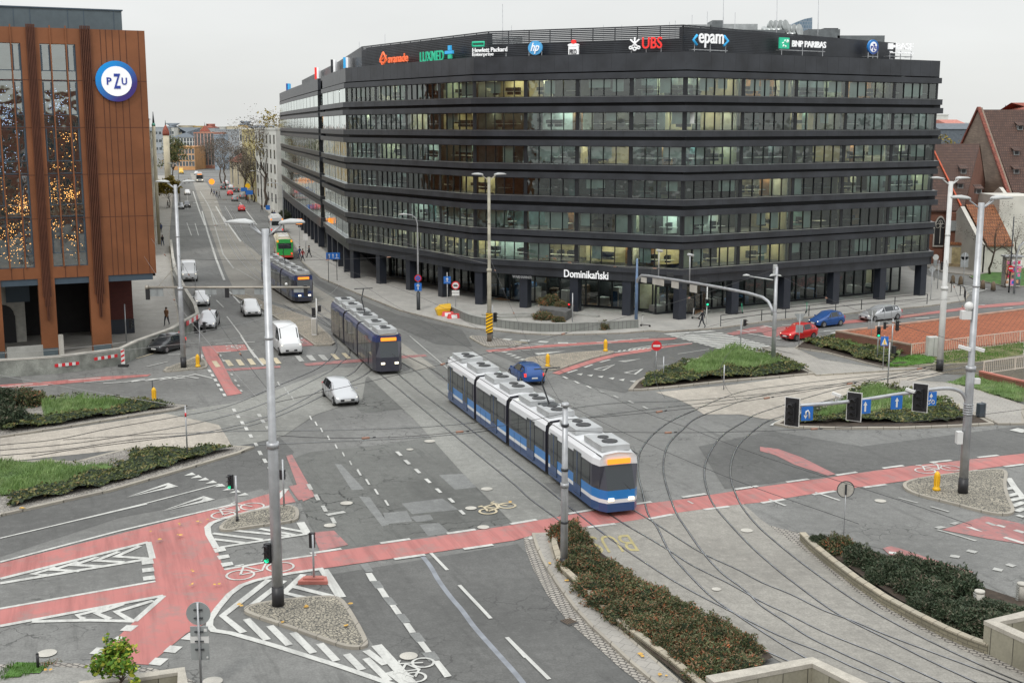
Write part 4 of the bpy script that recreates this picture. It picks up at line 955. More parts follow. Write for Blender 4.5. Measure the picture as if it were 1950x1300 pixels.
def sign(label, segi, items, bracket=None):
    M0 = sframe(segi, *items[0][1])[0]; o = M0.to_translation()
    t = thing('rooftop_sign', label, 'sign', o, 0, 'company signs along the roof screen')
    for it in items:
        kind, box_, mat = it[0], it[1], it[2]; M, w_, h_ = sframe(segi, *box_); mb = MB(); nm = 'emblem'
        if kind == 'text':
            text_into(mb, it[3], M @ Matrix.Translation((0, 0, .16)), w=w_, h=h_, extrude=.06, offset=(it[4]*.25 if len(it) > 4 else .005), shear=it[5] if len(it) > 5 else 0, size=1); nm = 'lettering'
        elif kind == 'disc':
            r = it[3] if len(it) > 3 else 1; n_ = 28
            for zz_, in ((.0,),): 
                ring = [(w_/2*math.cos(a*6.2832/n_), h_/2*math.sin(a*6.2832/n_)) for a in range(n_)]
                d0 = it[3] if len(it) > 3 else 0
                mb.add([M @ Vector((x, y, -.1)) for x, y in ring]+[M @ Vector((x, y, .1+d0)) for x, y in ring], [(i, (i+1) % n_, n_+(i+1) % n_, n_+i) for i in range(n_)]+[tuple(range(n_, 2*n_))])
        elif kind == 'box':
            d0 = it[3] if len(it) > 3 else 0; x, y = w_/2, h_/2
            vs = [M @ Vector(v) for v in ((-x,-y,-.1),(x,-y,-.1),(x,y,-.1),(-x,y,-.1),(-x,-y,.1+d0),(x,-y,.1+d0),(x,y,.1+d0),(-x,y,.1+d0))]
            mb.add(vs, [(4,5,6,7),(0,1,5,4),(1,2,6,5),(2,3,7,6),(3,0,4,7)])
        elif kind == 'strokes':
            for pl, r in it[3]: mb.tube([M @ Vector((a*w_/2, b*h_/2, .12)) for a, b in pl], r, 6)
        mb.v = [(v[0]-o.x, v[1]-o.y, v[2]-o.z) for v in mb.v]; mb.build(nm, mat, t)
    x0 = min(i[1][0] for i in items); x1 = max(i[1][1] for i in items); yb = max(i[1][3] for i in items)
    wl = LVW[segi]; A, B = wl.P(0, .9, 0), wl.P(wl.L, .9, 0); mb = MB(); a, b = onplane(x0, yb+4, A, B), onplane(x1, yb+4, A, B); b.z = a.z = (a.z+b.z)/2
    mb.beam(a, b, .08, .08)
    for q in (.05, .5, .95):
        p_ = a+(b-a)*q; mb.beam((p_.x, p_.y, 26.1), (p_.x, p_.y, p_.z+.6), .07, .07); mb.beam(p_, p_+Vector((wl.n.x, wl.n.y, 0))*-.9, .06, .06)
    mb.v = [(v[0]-o.x, v[1]-o.y, v[2]-o.z) for v in mb.v]; mb.build('bracket', M_STEEL, t)
    return t
C8 = lambda cx_, cy_, rx, ry, n=16, a0=0, a1=6.2832: [(cx_+rx*math.cos(a0+(a1-a0)*i/n), cy_+ry*math.sin(a0+(a1-a0)*i/n)) for i in range(n+1)]
sign('orange lower case lettering avanade with a looped flame emblem', 2, [('text', (741,779,103,119), S_OR, 'avanade', .04), ('strokes', (724,739,100,125), S_OR, [([(0,1),(-.8,-.1),(-.2,-1),(.9,-.2),(0,1)], .12), ([(-.9,-.4),(0,.1),(.8,.5),(.2,-.6),(-.9,-.4)], .1)])])
sign('green capital lettering LUXMED ending in a blue and green cross', 2, [('text', (802,847,98,118), S_GR, 'LUXMED', .04), ('box', (848,863,97,103), S_BL), ('box', (854,859,87,96), S_BL), ('box', (854,860,104,112), S_GR)])
sign('white lettering Hewlett Packard Enterprise under a green outline box', 3, [('text', (901,967,91,99.5), S_WH, 'Hewlett Packard', .03), ('text', (901,941,100.5,109), S_WH, 'Enterprise', .03), ('strokes', (901,923,81,88), S_GR, [([(-1,-1),(1,-1),(1,1),(-1,1),(-1,-1)], .12)])])
sign('round light blue disc with slanted white letters hp', 3, [('disc', (1006,1033,78,105), S_HP, -.03), ('text', (1012,1028,82,103), S_WH, 'hp', .02, .35)])
M_T = S_WH
sign('white ribbed coin bank emblem with a red ball on top', 3, [('box', (1083,1102,86,105), S_WH), ('disc', (1082,1103,83,89), S_WH, .05), ('disc', (1089,1097,76,84), S_RD, .1), ('text', (1086,1099,94,104), S_SIDE, 'PKO', .02)])
for o_ in list(COL.objects)[-1:]: pass
sign('red letters UBS beside three crossed white keys', 3, [('text', (1224,1262,71,93), S_RD, 'UBS', .05), ('strokes', (1199,1220,72,97), S_WH, [([(0,1),(0,-.5)], .08), ([(-.8,.7),(.7,-.5)], .08), ([(.8,.7),(-.7,-.5)], .08), (C8(0,-.75,.28,.22), .07), (C8(-.7,-.55,.26,.2), .07), (C8(.7,-.55,.26,.2), .07)])])
sign('tall white letters epam between light blue angle brackets', 4, [('text', (1329,1376,65,92), S_WH, 'epam', .03), ('strokes', (1319,1326,67,86), S_BL, [([(1,1),(-1,0),(1,-1)], .13)]), ('strokes', (1377,1385,69,88), S_BL, [([(-1,1),(1,0),(-1,-1)], .13)])])
sign('white capitals BNP PARIBAS beside a green square with curving white stars', 4, [('text', (1507,1571,79,91), S_WH, 'BNP PARIBAS', .03), ('box', (1484,1502,72,93), S_GR), ('strokes', (1486,1500,74,91), S_WH, [([(.5,.5),(.85,.4)], .16), ([(-.1,.6),(.05,.5)], .12), ([(-.6,.1),(-.5,-.05)], .12), ([(-.5,-.55),(-.3,-.6)], .13), ([(.1,-.75),(.3,-.7)], .1)])])
S_GB = new_mat('blue gradient ring'); m_, nt_, bs_ = S_GB
v_ = posnode(nt_); sp_ = N(nt_, 'ShaderNodeSeparateXYZ')
ob_ = N(nt_, 'ShaderNodeTexCoord'); nt_.links.new(ob_.outputs['Object'], sp_.inputs[0])
ad_ = N(nt_, 'ShaderNodeMath', operation='SUBTRACT'); nt_.links.new(sp_.outputs[2], ad_.inputs[0]); nt_.links.new(sp_.outputs[0], ad_.inputs[1])
rp_ = N(nt_, 'ShaderNodeValToRGB'); rp_.color_ramp.elements[0].color = (.05,.03,.20,1); rp_.color_ramp.elements[1].color = (.0,.33,.85,1)
nt_.links.new(rng(nt_, ad_.outputs[0], -1.6, 2.2), rp_.inputs[0]); nt_.links.new(rp_.outputs[0], bs_.inputs['Base Color']); bs_.inputs['Roughness'].default_value = .3; S_RING = m_
sign('small round blue ringed sign with letters PZU on the screen', 4, [('disc', (1652,1672,76,104), S_RING), ('disc', (1655.5,1668.5,80,100), S_WH, .03), ('text', (1656.5,1660,88,94), S_DB, 'P', 0), ('text', (1660.4,1663.8,84,98), S_DB, 'Z', 0), ('text', (1664.3,1667.8,88,94), S_DB, 'U', 0)])
sign('white block letters BASF We create chemistry at the screen end', 4, [('text', (1705,1737,83,95), S_WH, 'BASF', .05), ('box', (1692,1700,83,94), S_WH), ('box', (1702,1704,86,91), S_WH), ('text', (1692,1737,99,104), S_WH, 'We create chemistry', .02)])
# side signs seen almost edge on
for nm, x, y, m1, m2, sg in (('narrow red rooftop panel on the far wing seen edge on', 603, 143, S_RD, S_WH, 0), ('dark rooftop panel with a white edge beside the notch', 634, 130, M_PANEL, S_WH, 0), ('small blue and white rooftop panel right of the notch', 658, 127, S_BL, S_WH, 1), ('tall blue rooftop panel on the far left roof end', 548, 170, S_DB, S_BL, 0)):
    wl = LVW[sg]; c = onplane(x, y, wl.P(0,1,0), wl.P(wl.L,1,0)); t = thing('rooftop_sign', nm, 'sign', c, 0, 'company signs along the roof screen')
    for j, m_ in ((0, m1), (.35, m2)):
        mb = MB(); mb.box((j, 0, 0), (.3, 2.2, 2.3)); mb.build('panel', m_, t)
    mb = MB(); mb.beam((0, 0, -1.1), (0, 0, 26.1-c.z), .15, .15); mb.build('bracket', M_STEELD, t)
# lettering over the entrance
def wallsign(name, label, A, B, off, parts, cat='sign', group=None):
    wl = Wall(A, B); first = None
    for i, (s_, box_, mat, ofs) in enumerate(parts):
        a_, b_ = wl.P(0, off, 0), wl.P(wl.L, off, 0); x0, x1, y0, y1 = box_; c = onplane((x0+x1)/2, (y0+y1)/2, a_, b_)
        w_ = (onplane(x1, (y0+y1)/2, a_, b_)-onplane(x0, (y0+y1)/2, a_, b_)).length; h_ = (onplane((x0+x1)/2, y0, a_, b_)-onplane((x0+x1)/2, y1, a_, b_)).length
        M = Matrix(((wl.u.x, 0, wl.n.x, 0), (wl.u.y, 0, wl.n.y, 0), (0, 1, 0, 0), (0, 0, 0, 1))); mb = MB()
        text_into(mb, s_, M, w=w_, h=h_, extrude=.05, offset=ofs*.4); o = mb.build(name, mat); o.location = c; finish(o, label, cat, group, 'thing')
wallsign('entrance_sign', 'large white lettering Dominikański on the dark band above the entrance', V1, VC, .3, [('Dominikański', (1074,1158,514,530), S_WH, .02)])
wallsign('shop_sign', 'small capital lettering WARHAMMER above the lit shop window', V1, VC, .3, [('WARHAMMER', (976,1013,525,530), M_STEEL, .02)])
# ================================================================ copper clad building on the left
M_COP = plain('copper cladding', (.245, .094, .040), .45, .35, var=.16, scale=.35, spec=.5)
M_COPD = plain('copper rib dark', (.10, .035, .018), .5, .3, var=.15)
M_GREYP = plain('grey roof panel', (.10, .13, .145), .5, .2, var=.08); M_BFR = plain('blue grey frame', (.07, .10, .13), .4, .3, var=.05)
M_BRD = bricks('dark red brick', (.14,.03,.022), (.10,.022,.018), (.05,.03,.025), .25, .075, 0, .01, plane='XZ')
G_PZ = glassmat('reflective glass', (.45, .62, .74), .34, .16)
PA, PB = (-62.3, 93.5), (-31.3, 108.05)
pw = Wall(PA, PB)
cb = thing('copper_building', 'rust coloured metal clad office building on copper pillars with tall strips of glass', 'building', (PB[0], PB[1], 0))
CO = Vector((PB[0], PB[1], 0))
def pt(x, y=505): q = onplane(x, y, PA, PB); return (q-pw.A).to_2d().dot(pw.u.to_2d())
def pz(x, y): return onplane(x, y, PA, PB).z
zb_, zt_ = 6.75, pz(240, 58)
PT = pw.L
ta, tb_, tc_, td, te = pt(70), pt(102), pt(168), pt(205), PT
g2w = tc_-tb_; per = tb_-(ta-g2w*1.05)
strips = [(tb_-2*per, tb_-2*per+g2w), (tb_-per, tb_-per+g2w), (tb_, tc_)]
zgl, zgt = pz(130, 507), pz(110, 84)
body = MB(); rib = MB()
edges = [0]+[v for s_ in strips for v in s_]+[te]
for i in range(0, len(edges), 2):
    a, b = max(0, edges[i]), edges[i+1]
    if b > a: pw.box(body, a, b, -.5, 0, zb_, zt_)
for a, b in strips:
    a = max(a, 0); 
    if b > a: pw.box(body, a, b, -.5, 0, zb_, zgl); pw.box(body, a, b, -.5, 0, zgt, zt_)
# side returning from the corner, back and roof
sw = Wall(PB, (-47.5, 160)); sw.box(body, 0, sw.L, -.5, 0, zb_, zt_)
pw.box(body, 0, te-.5, -34, -.5, zt_-1.0, zt_-.6); pw.box(body, 0, te-.6, -20, -19.5, zb_, zt_)
rel(body, CO).build('cladding', M_COP, cb)
jn = MB()
zs_ = [pz(240, y) for y in (155, 243, 331, 412)]
for z in zs_: pw.box(jn, 0, te, 0, .012, z-.03, z+.03)
for x in (250, 262, 225, 237, 285, 215):
    t = pt(x); pw.box(jn, t-.03, t+.03, 0, .014, zb_, zt_)
for a, b in strips:
    for f in (.33, .67): t = a+(b-a)*f; pw.box(jn, t-.03, t+.03, 0, .014, zb_, zgl)
rel(jn, CO).build('panel_joints', M_COPD, cb)
for (x0, x1), (zlo) in (((70, 102), .0), ((168, 205), .0), ((70-70, 102-98), 0)):
    a, b = pt(x0)+.0, pt(x1); mb = MB()
    if x0 == 0: a, b = pt(70)-per, pt(102)-per
    pw.box(mb, a, b, -.9, .02, 0.0, zb_-.01, 0); pw.box(mb, a+.05, b-.05, -.95, .05, 0.0, .75, 2)
    for k in range(6):
        t = a+(b-a)*(.28+.09*k); lo = [5.2, 4.4, 3.2, 3.2, 4.4, 5.2][k]; pw.box(mb, t-.045, t+.045, .02, .30-.03*abs(k-2.5), lo, zt_+.25, 1)
    rel(mb, CO).build('pillar', [M_COP, M_COPD, M_GREYP], cb)
rnd = random.Random(5)
fz = [zgl]+[pz(130, y) for y in (412, 331, 243, 155)]+[zgt]; fz = sorted(fz)
ri = MB(); fl = MB(); fl2 = MB()
for si, (a, b) in enumerate(strips):
    if b < 3: continue
    for k in range(5):
        z0, z1 = fz[k], fz[k+1]; mb = MB(); gb = MB()
        ws = [0, .30, .74, 1]
        for j in range(3):
            t0, t1 = a+(b-a)*ws[j], a+(b-a)*ws[j+1]; zs2 = z0+(z1-z0)*.27
            pw.quad(gb, t0+.04, t1-.04, -.25, z0+.03, zs2); pw.quad(gb, t0+.04, t1-.04, -.26, zs2+.06, z1-.03)
            pw.box(mb, t0, t1, -.32, -.18, zs2, zs2+.07); pw.box(mb, t0, t1, -.32, -.18, z0, z0+.07); pw.box(mb, t0-.03, t0+.03, -.3, -.16, z0, z1)
            if j != 1: pw.box(mb, t0+.06, t0+.16, -.3, -.14, zs2, z1-.1); pw.box(mb, t1-.16, t1-.06, -.3, -.14, zs2, z1-.1)
        pw.box(mb, b-.08, b, -.3, -.16, z0, z1)
        fr = rel(mb, CO).build('window', M_BFR, cb); rel(gb, CO).build('pane', G_PZ, fr)
        pw.box(ri, a, b, -6, -.4, z0-.25, z0-.02, 0); pw.quad(ri, a-1, b+1, -5.5, z0, z1, 1+rnd.randint(0, 2))
        n = [110, 230, 150, 150, 0][k] if si == 2 else [200, 240, 190, 230, 0][k]; FL = fl2 if k == 3 or (k == 2 and si < 2) else fl
        cl = [(rnd.uniform(a, b), rnd.uniform(z0, z1), rnd.uniform(.3, 1.3)) for _ in range(3)]
        for q in range(n):
            c_ = rnd.choice(cl); t, z = rnd.gauss(c_[0], c_[2]), rnd.gauss(c_[1], c_[2]*.9)
            if a+.1 < t < b-.1 and z0+.1 < z < z1-.1: p_ = pw.P(t, -rnd.uniform(.7, 3), z); FL.box(p_, (.05, .05, .05), 0, rz=rnd.random()*3)
    for f in (.30, .74): t = a+(b-a)*f; mbx = MB(); pw.box(mbx, t-.05, t+.05, -.15, .12, zgl, zt_+.2); rel(mbx, CO).build('mullion_fin', M_COP, cb)
    pw.box(ri, a-1, a-.8, -6, -.4, zb_, zt_-1); pw.box(ri, b+.8, b+1, -6, -.4, zb_, zt_-1)
rel(ri, CO).build('interior', [M_RCEIL, ROOMW[2], ROOMW[1], plain('room wall red brick', (.20,.08,.06), .9, var=.3)], cb)
o_ = rel(fl, CO).build('fairy_lights', plain('fairy lights', (1, .6, .2), .5, var=0, emit=(1, .36, .08), es=7), cb); o_['kind'] = 'stuff'; o_ = rel(fl2, CO).build('fairy_lights', plain('pale fairy lights', (.8, .8, 1), .5, var=0, emit=(.75, .8, 1), es=1.8), cb); o_['kind'] = 'stuff'
mb = MB(); pw.box(mb, -2, pt(245, 58)-.2, -22, -2.2, zt_-.5, zt_+1.75); 
for x in (30, 62, 135, 166, 224): t = pt(x, 45); pw.box(mb, t-.03, t+.03, -2.2, -2.18, zt_, zt_+1.7, 1)
pw.box(mb, -2, pt(245, 58)-.1, -22.2, -2.1, zt_+1.75, zt_+1.85, 1)
rel(mb, CO).build('roof_storey', [M_GREYP, M_BFR], cb)
mb = MB(); pw.box(mb, 0, te-.3, -.45, -.1, zb_-.55, zb_-.01); rel(mb, CO).build('lintel', M_BFR, cb)
# recessed base under the building
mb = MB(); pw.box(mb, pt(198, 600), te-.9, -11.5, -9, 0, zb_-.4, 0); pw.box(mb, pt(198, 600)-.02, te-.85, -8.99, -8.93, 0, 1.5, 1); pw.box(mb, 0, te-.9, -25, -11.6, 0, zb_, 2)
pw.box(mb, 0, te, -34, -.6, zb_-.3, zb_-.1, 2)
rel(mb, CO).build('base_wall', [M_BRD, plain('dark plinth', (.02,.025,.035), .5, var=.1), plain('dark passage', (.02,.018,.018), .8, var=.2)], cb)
mb = MB(); pw.box(mb, 2, pt(60, 600), -8.6, -8.2, 0, zb_-.4, 0); rel(mb, CO).build('white_wall', plain('old plaster', (.42,.41,.37), .9, var=.15), cb)
mb = MB(); t = pt(12, 600); pw.box(mb, t-1, t+1.1, -8.2, -8.1, 0, 2.6); a_ = [pw.P(t+1.05*math.cos(k*math.pi/8), -8.15, 2.6+1.05*math.sin(k*math.pi/8)) for k in range(9)]; mb.add(a_, [tuple(range(9))]); rel(mb, CO).build('arched_door', M_BLACK, cb)
mb = MB(); t = pt(44, 555); pw.box(mb, t-1, t+1, -8.2, -8.05, 3.8, 5.6); rel(mb, CO).build('window', M_BFR, cb)
t = pt(40, 690); 
lowwall('parapet_wall', [tuple(pw.P(pt(12, 670), 1.4, 0).to_2d()), tuple(pw.P(pt(80, 670), 1.4, 0).to_2d())], 1.3, .3, M_CONC, None, 'short plain concrete wall between two copper pillars')
lowwall('parapet_wall', [tuple(pw.P(pt(112, 670), 1.0, 0).to_2d()), tuple(pw.P(pt(119, 668), 0.9, 0).to_2d())], 2.0, .3, M_CONCL, None, 'slim pale concrete slab right of the second copper pillar')
# big round company sign
c0 = onplane(222, 155, PA, PB, .35); M = Matrix(((pw.u.x, 0, pw.n.x, 0), (pw.u.y, 0, pw.n.y, 0), (0, 1, 0, 0), (0, 0, 0, 1)))
rs = (onplane(262, 155, PA, PB)-onplane(183, 155, PA, PB)).length/2
t = thing('wall_sign', 'big round blue ringed sign with letters PZU on the copper wall', 'sign', c0)
def rdisc(r, z0, z1, mat, nm, par, n=40):
    mb = MB(); ring = [(r*math.cos(a*6.28318/n), r*math.sin(a*6.28318/n)) for a in range(n)]
    mb.add([M @ Vector((x, y, z0)) for x, y in ring]+[M @ Vector((x, y, z1)) for x, y in ring], [(i, (i+1) % n, n+(i+1) % n, n+i) for i in range(n)]+[tuple(range(n, 2*n))]); return mb.build(nm, mat, par)
rdisc(rs, -.3, 0, S_RING, 'ring', t); rdisc(rs*.73, 0, .03, S_WH, 'face', t)
for s_, x, y, w_, h_ in (('P', -.36, .0, .24, .36), ('Z', 0.02, .0, .34, .74), ('U', .37, .0, .26, .36)):
    mb = MB(); text_into(mb, s_, M @ Matrix.Translation((x*rs, y*rs, .05)), w=w_*rs, h=h_*rs, extrude=.02, offset=.03); mb.build('lettering', S_DB, t)
# curved concrete wall and its markers
lowwall('retaining_wall', GW('p', [(-20,719),(60,714),(116,710),(167,703),(231,694),(262,678),(326,654),(348,640),(378,622)]), 1.42, .35, plain('streaky concrete', (.27,.28,.25), .9, var=.35, scale=1.1, fine=.5), M_CONCL, 'long curved grey concrete wall with red and white markers below the copper building', caph=.12)
def chevboard(name, label, a, b, z0, z1, n, off=.22):
    A, B = G(*a, 0), G(*b, 0); wl = Wall(A, B); t = thing(name, label, 'barrier', A)
    for k in range(n):
        mb = MB(); wl.box(mb, wl.L*k/n, wl.L*(k+1)/n, off-.02, off+.02, z0, z1); mb.v = [(v[0]-A.x, v[1]-A.y, v[2]) for v in mb.v]
        mb.build('stripe', M_SRED if k % 2 == 0 else M_WHT, t)
chevboard('marker_strip', 'red and white strip on the curved wall, leftmost of three', (104,711), (150,706), .55, .8, 7); chevboard('marker_strip', 'red and white strip on the curved wall, middle of three', (178,703), (222,696), .75, 1.0, 7)
chevboard('marker_strip', 'long red and white strip on the curved wall by the tall pole', (284,671), (345,643), .5, .8, 12)
chevboard('marker_strip', 'red and white strip along the tip of the curved wall', (352,640), (378,624), 1.0, 1.4, 6)
lowwall('retaining_wall', GW('p', [(378,622),(372,600),(352,566),(335,530),(330,505),(326,470)]), 1.2, .3, M_CONC, M_CONCL, 'narrow concrete wall beside the footpath behind the curved wall', caph=.1)
# ================================================================ houses
def house(name, label, A, B, dep, h, wm, nf, nb, roof='flat', rh=3.0, rm=None, ww=1.1, wh=1.6, z0=1.0, group=None, cat='building', wmat=None, eav=.35, gl=None, x0=.0):
    wl = Wall(A, B); o = wl.A.copy(); t = thing(name, label, cat, o, 0, group); L = wl.L; mb = MB()
    wl.box(mb, 0, L, -dep, 0, 0, h)
    if roof == 'flat': wl.box(mb, -.15, L+.15, -dep-.1, .15, h, h+.45)
    rel(mb, o).build('wall', wm, t)
    if roof in ('gable', 'hip', 'mansard'):
        mb = MB(); e_ = eav; hip = dep*.45 if roof != 'gable' else 0
        q = [wl.P(-e_, e_, h), wl.P(L+e_, e_, h), wl.P(L+e_, -dep-e_, h), wl.P(-e_, -dep-e_, h), wl.P(hip-(e_ if not hip else 0), -dep/2, h+rh), wl.P(L-hip+(e_ if not hip else 0), -dep/2, h+rh)]
        mb.add(q, [(0,1,5,4), (2,3,4,5), (1,2,5), (3,0,4), (0,3,2,1)]); rel(mb, o).build('roof', rm, t)
    fh = (h-z0-.6)/nf
    for i in range(nf):
        for k in range(nb):
            c = x0+(L-x0)*(k+.5)/nb; z = z0+fh*i+fh*.25; mb = MB(); w2 = min(ww, (L-x0)/nb*.7)/2
            wl.box(mb, c-w2-.08, c+w2+.08, -.05, .03, z-.08, z+wh+.08); f_ = rel(mb, o).build('window', wmat or M_WHT, t)
            mb = MB(); wl.box(mb, c-w2, c-.03, .03, .04, z, z+wh); wl.box(mb, c+.03, c+w2, .03, .04, z, z+wh); rel(mb, o).build('pane', gl or G_FAR, f_)
    return t, wl
G_FAR = plain('far window glass', (.055, .07, .08), .15, var=.2)
def plast(n, c): return plain(n, c, .9, var=.14, scale=.25)
P_CREAM, P_YEL, P_OR, P_PINK, P_WHITE, P_GREY, P_OCH = plast('cream plaster', (.52,.47,.35)), plast('yellow plaster', (.50,.44,.22)), plast('orange plaster', (.56,.30,.13)), plast('pink brick', (.42,.20,.14)), plast('white plaster', (.60,.60,.56)), plast('grey plaster', (.33,.36,.38)), plast('ochre plaster', (.46,.33,.14))
M_ROOFR = bricks('red clay tiles', (.36,.10,.06), (.27,.075,.05), (.12,.04,.03), .4, .5, 0, .03, dirt=.4); M_SLATE = plain('slate roof', (.11,.13,.15), .7, var=.15)
M_COPG = plain('verdigris', (.10,.30,.22), .7, var=.2)
# left side of the far street
house('townhouse', 'cream old townhouse with green drain edge nearest the copper building', (-54.5,186), (-63.2,218.5), 14, 20.6, P_CREAM, 5, 5, 'mansard', 3, M_SLATE)
house('townhouse', 'cream townhouse with domed corner in the left row of the far street', (-63.4,219.5), (-78,272), 14, 18.6, plast('pale plaster', (.55,.52,.42)), 5, 9, 'mansard', 2.5, M_SLATE)
house('townhouse', 'tall pale townhouse halfway down the left row of the far street', (-78.3,273), (-93,325), 14, 18.0, P_CREAM, 5, 9, 'mansard', 3, M_SLATE)
house('townhouse', 'ochre townhouse at the far end of the left row', (-93.3,326), (-118,412), 14, 17.0, P_OCH, 4, 13, 'mansard', 3, M_ROOFR)
def tower(label, x, ybase, ytop, Y, wpx, wallm, roofm, dome=True, ysp=None):
    a, b = atdepth(x-wpx/2, ytop, Y), atdepth(x+wpx/2, ytop, Y); r = (b.x-a.x)/2; zt2 = a.z; zb2 = atdepth(x, ybase, Y).z
    t = thing('corner_tower', label, 'tower', ((a.x+b.x)/2, Y, 0)); mb = MB()
    if dome: mb.cyl((0, 0), r*.92, 0, zb2, 12)
    else: mb.box((0, 0, zb2/2), (2*r*.92, 2*r*.92, zb2))
    mb.build('wall', wallm, t); mb = MB(); hh = zt2-zb2
    if dome: mb.tube([(0,0,zb2),(0,0,zb2+hh*.25),(0,0,zb2+hh*.55),(0,0,zb2+hh*.8),(0,0,zt2)], [r, r*1.05, r*.8, r*.4, .05], 12)
    else: mb.add([(-r,-r,zb2),(r,-r,zb2),(r,r,zb2),(-r,r,zb2),(0,0,zt2)], [(0,1,4),(1,2,4),(2,3,4),(3,0,4),(3,2,1,0)])
    mb.build('roof', roofm, t); mb = MB(); mb.tube([(0,0,zt2-.3),(0,0,atdepth(x, ysp, Y).z)], [.2, .05], 5); mb.build('spire', M_STEELD, t)
tower('red domed tower rising behind the cream townhouse on the left', 315, 258, 237, 430, 13, P_CREAM, M_ROOFR, True, 229)
tower('square tower with a pointed red tiled roof behind the pink hotel', 390, 250, 238, 640, 17, P_PINK, M_ROOFR, False, 233)
tower('slim cream turret above the nearest left townhouse', 292, 240, 232, 205, 7, P_CREAM, M_COPG, True, 213)
def facing(name, label, x0, x1, yt, Y, dep, wm, nf, nb, **k):
    a, b = atdepth(x0, yt, Y), atdepth(x1, yt, Y); return house(name, label, (a.x, a.y), (b.x, b.y), dep, a.z, wm, nf, nb, **k)
facing('far_building', 'long pale building with a blue grey roof at the street end', 326, 372, 262, 700, 30, P_WHITE, 5, 8, roof='mansard', rh=5.5, rm=M_SLATE, ww=1.6, wh=2)
facing('far_building', 'low orange building with arched ground floor at the street end', 328, 370, 281, 560, 20, P_OR, 3, 7, roof='flat', ww=1.4, wh=2.1)
facing('hotel', 'tall pink and cream building with pale curved top at the street end', 369, 407, 254, 580, 25, P_PINK, 6, 6, roof='flat', ww=1.5, wh=2.4)
facing('far_building', 'narrow blue grey slab right of the pink hotel', 407, 417, 258, 560, 18, plast('blue grey', (.30,.36,.42)), 1, 1, roof='flat', ww=.6, wh=1)
facing('far_building', 'big blank light grey building behind the bare trees', 412, 462, 248, 620, 30, P_GREY, 1, 2, roof='flat', ww=2, wh=3)
facing('far_building', 'pale building with blue glass corner above the red roofed house', 455, 500, 246, 520, 30, P_WHITE, 3, 5, roof='flat', ww=2.4, wh=2.4)
facing('far_building', 'brown vaulted building on the skyline left of the offices', 470, 505, 252, 470, 20, P_OCH, 2, 4, roof='mansard', rh=2.5, rm=M_SLATE)
house('corner_house', 'cream house with a red hipped roof among bare trees', tuple(atdepth(437, 300, 400).to_2d()), tuple(atdepth(480, 300, 372).to_2d()), 14, atdepth(437,307,400).z, P_CREAM, 4, 4, roof='hip', rh=5.4, rm=M_ROOFR, ww=1.3, wh=1.8)
t1, w1 = house('yellow_house', 'yellow house front with a blank upper wall in the right row', (-76,352), (-66.2,322), 14, 18.2, P_YEL, 5, 4, 'flat', ww=1.6, wh=1.8)
t1, w1 = house('grey_house', 'pale grey modern house next to the office block', (-66.0,321), (-54,286), 14, 18.6, P_WHITE, 5, 6, 'flat', ww=2.0, wh=1.9, wmat=M_STEELD)
# right background skyline
facing('far_building', 'pale office building on the skyline right of the dark block', 1760, 1806, 220, 520, 20, P_WHITE, 5, 5, roof='flat', ww=6, wh=1.4)
facing('far_building', 'low brick building with a salmon roof on the right skyline', 1806, 1840, 237, 420, 20, P_PINK, 1, 3, roof='gable', rh=1.6, rm=plain('salmon roof', (.45,.18,.14), .8))
facing('far_building', 'dark roofed block behind the yellow tree on the right', 1790, 1860, 246, 330, 14, M_SLATE, 1, 4, roof='gable', rh=1.5, rm=M_SLATE)
facing('far_building', 'orange gabled roof peeking over the church at the right edge', 1938, 1990, 214, 330, 14, P_PINK, 1, 3, roof='hip', rh=2.6, rm=M_ROOFR)
a = atdepth(1914, 214, 600); mb = MB(); mb.tube([(0,0,0),(0,0,a.z-6),(0,0,atdepth(1914,200,600).z)], [2.2,2.0,.1], 8); o = mb.build('church_spire', M_SLATE); o.location = (a.x, 600, 0); finish(o, 'thin dark church spire on the skyline above the tiled church roof', 'spire', None, 'thing')
# glass skyscraper tip behind the office block
t = thing('glass_skyscraper', 'curved tip of a distant blue glass skyscraper behind the rooftop ducts', 'skyscraper', (atdepth(1520,60,1500).x, 1500, 0)); mb = MB(); pf = []
for x, y in ((1492,62),(1497,54),(1505,48),(1515,43),(1528,38),(1543,35),(1543,200),(1492,200)): q = atdepth(x, y, 1500); pf.append((q.x-t.location.x, q.z))
pf[-2] = (pf[-2][0], 0); pf[-1] = (pf[-1][0], 0); n = len(pf); mb.add([(x, -10, z) for x, z in pf]+[(x, 15, z) for x, z in pf], [tuple(range(n)), tuple(range(2*n-1, n-1, -1))]+[(i, n+i, n+(i+1) % n, (i+1) % n) for i in range(n)])
mb.build('glass_shaft', bricks('blue curtain wall', (.10,.16,.22), (.16,.23,.30), (.30,.34,.38), 3, 4, 0, .25, plane='XZ', rough=.3, dirt=.1), t)
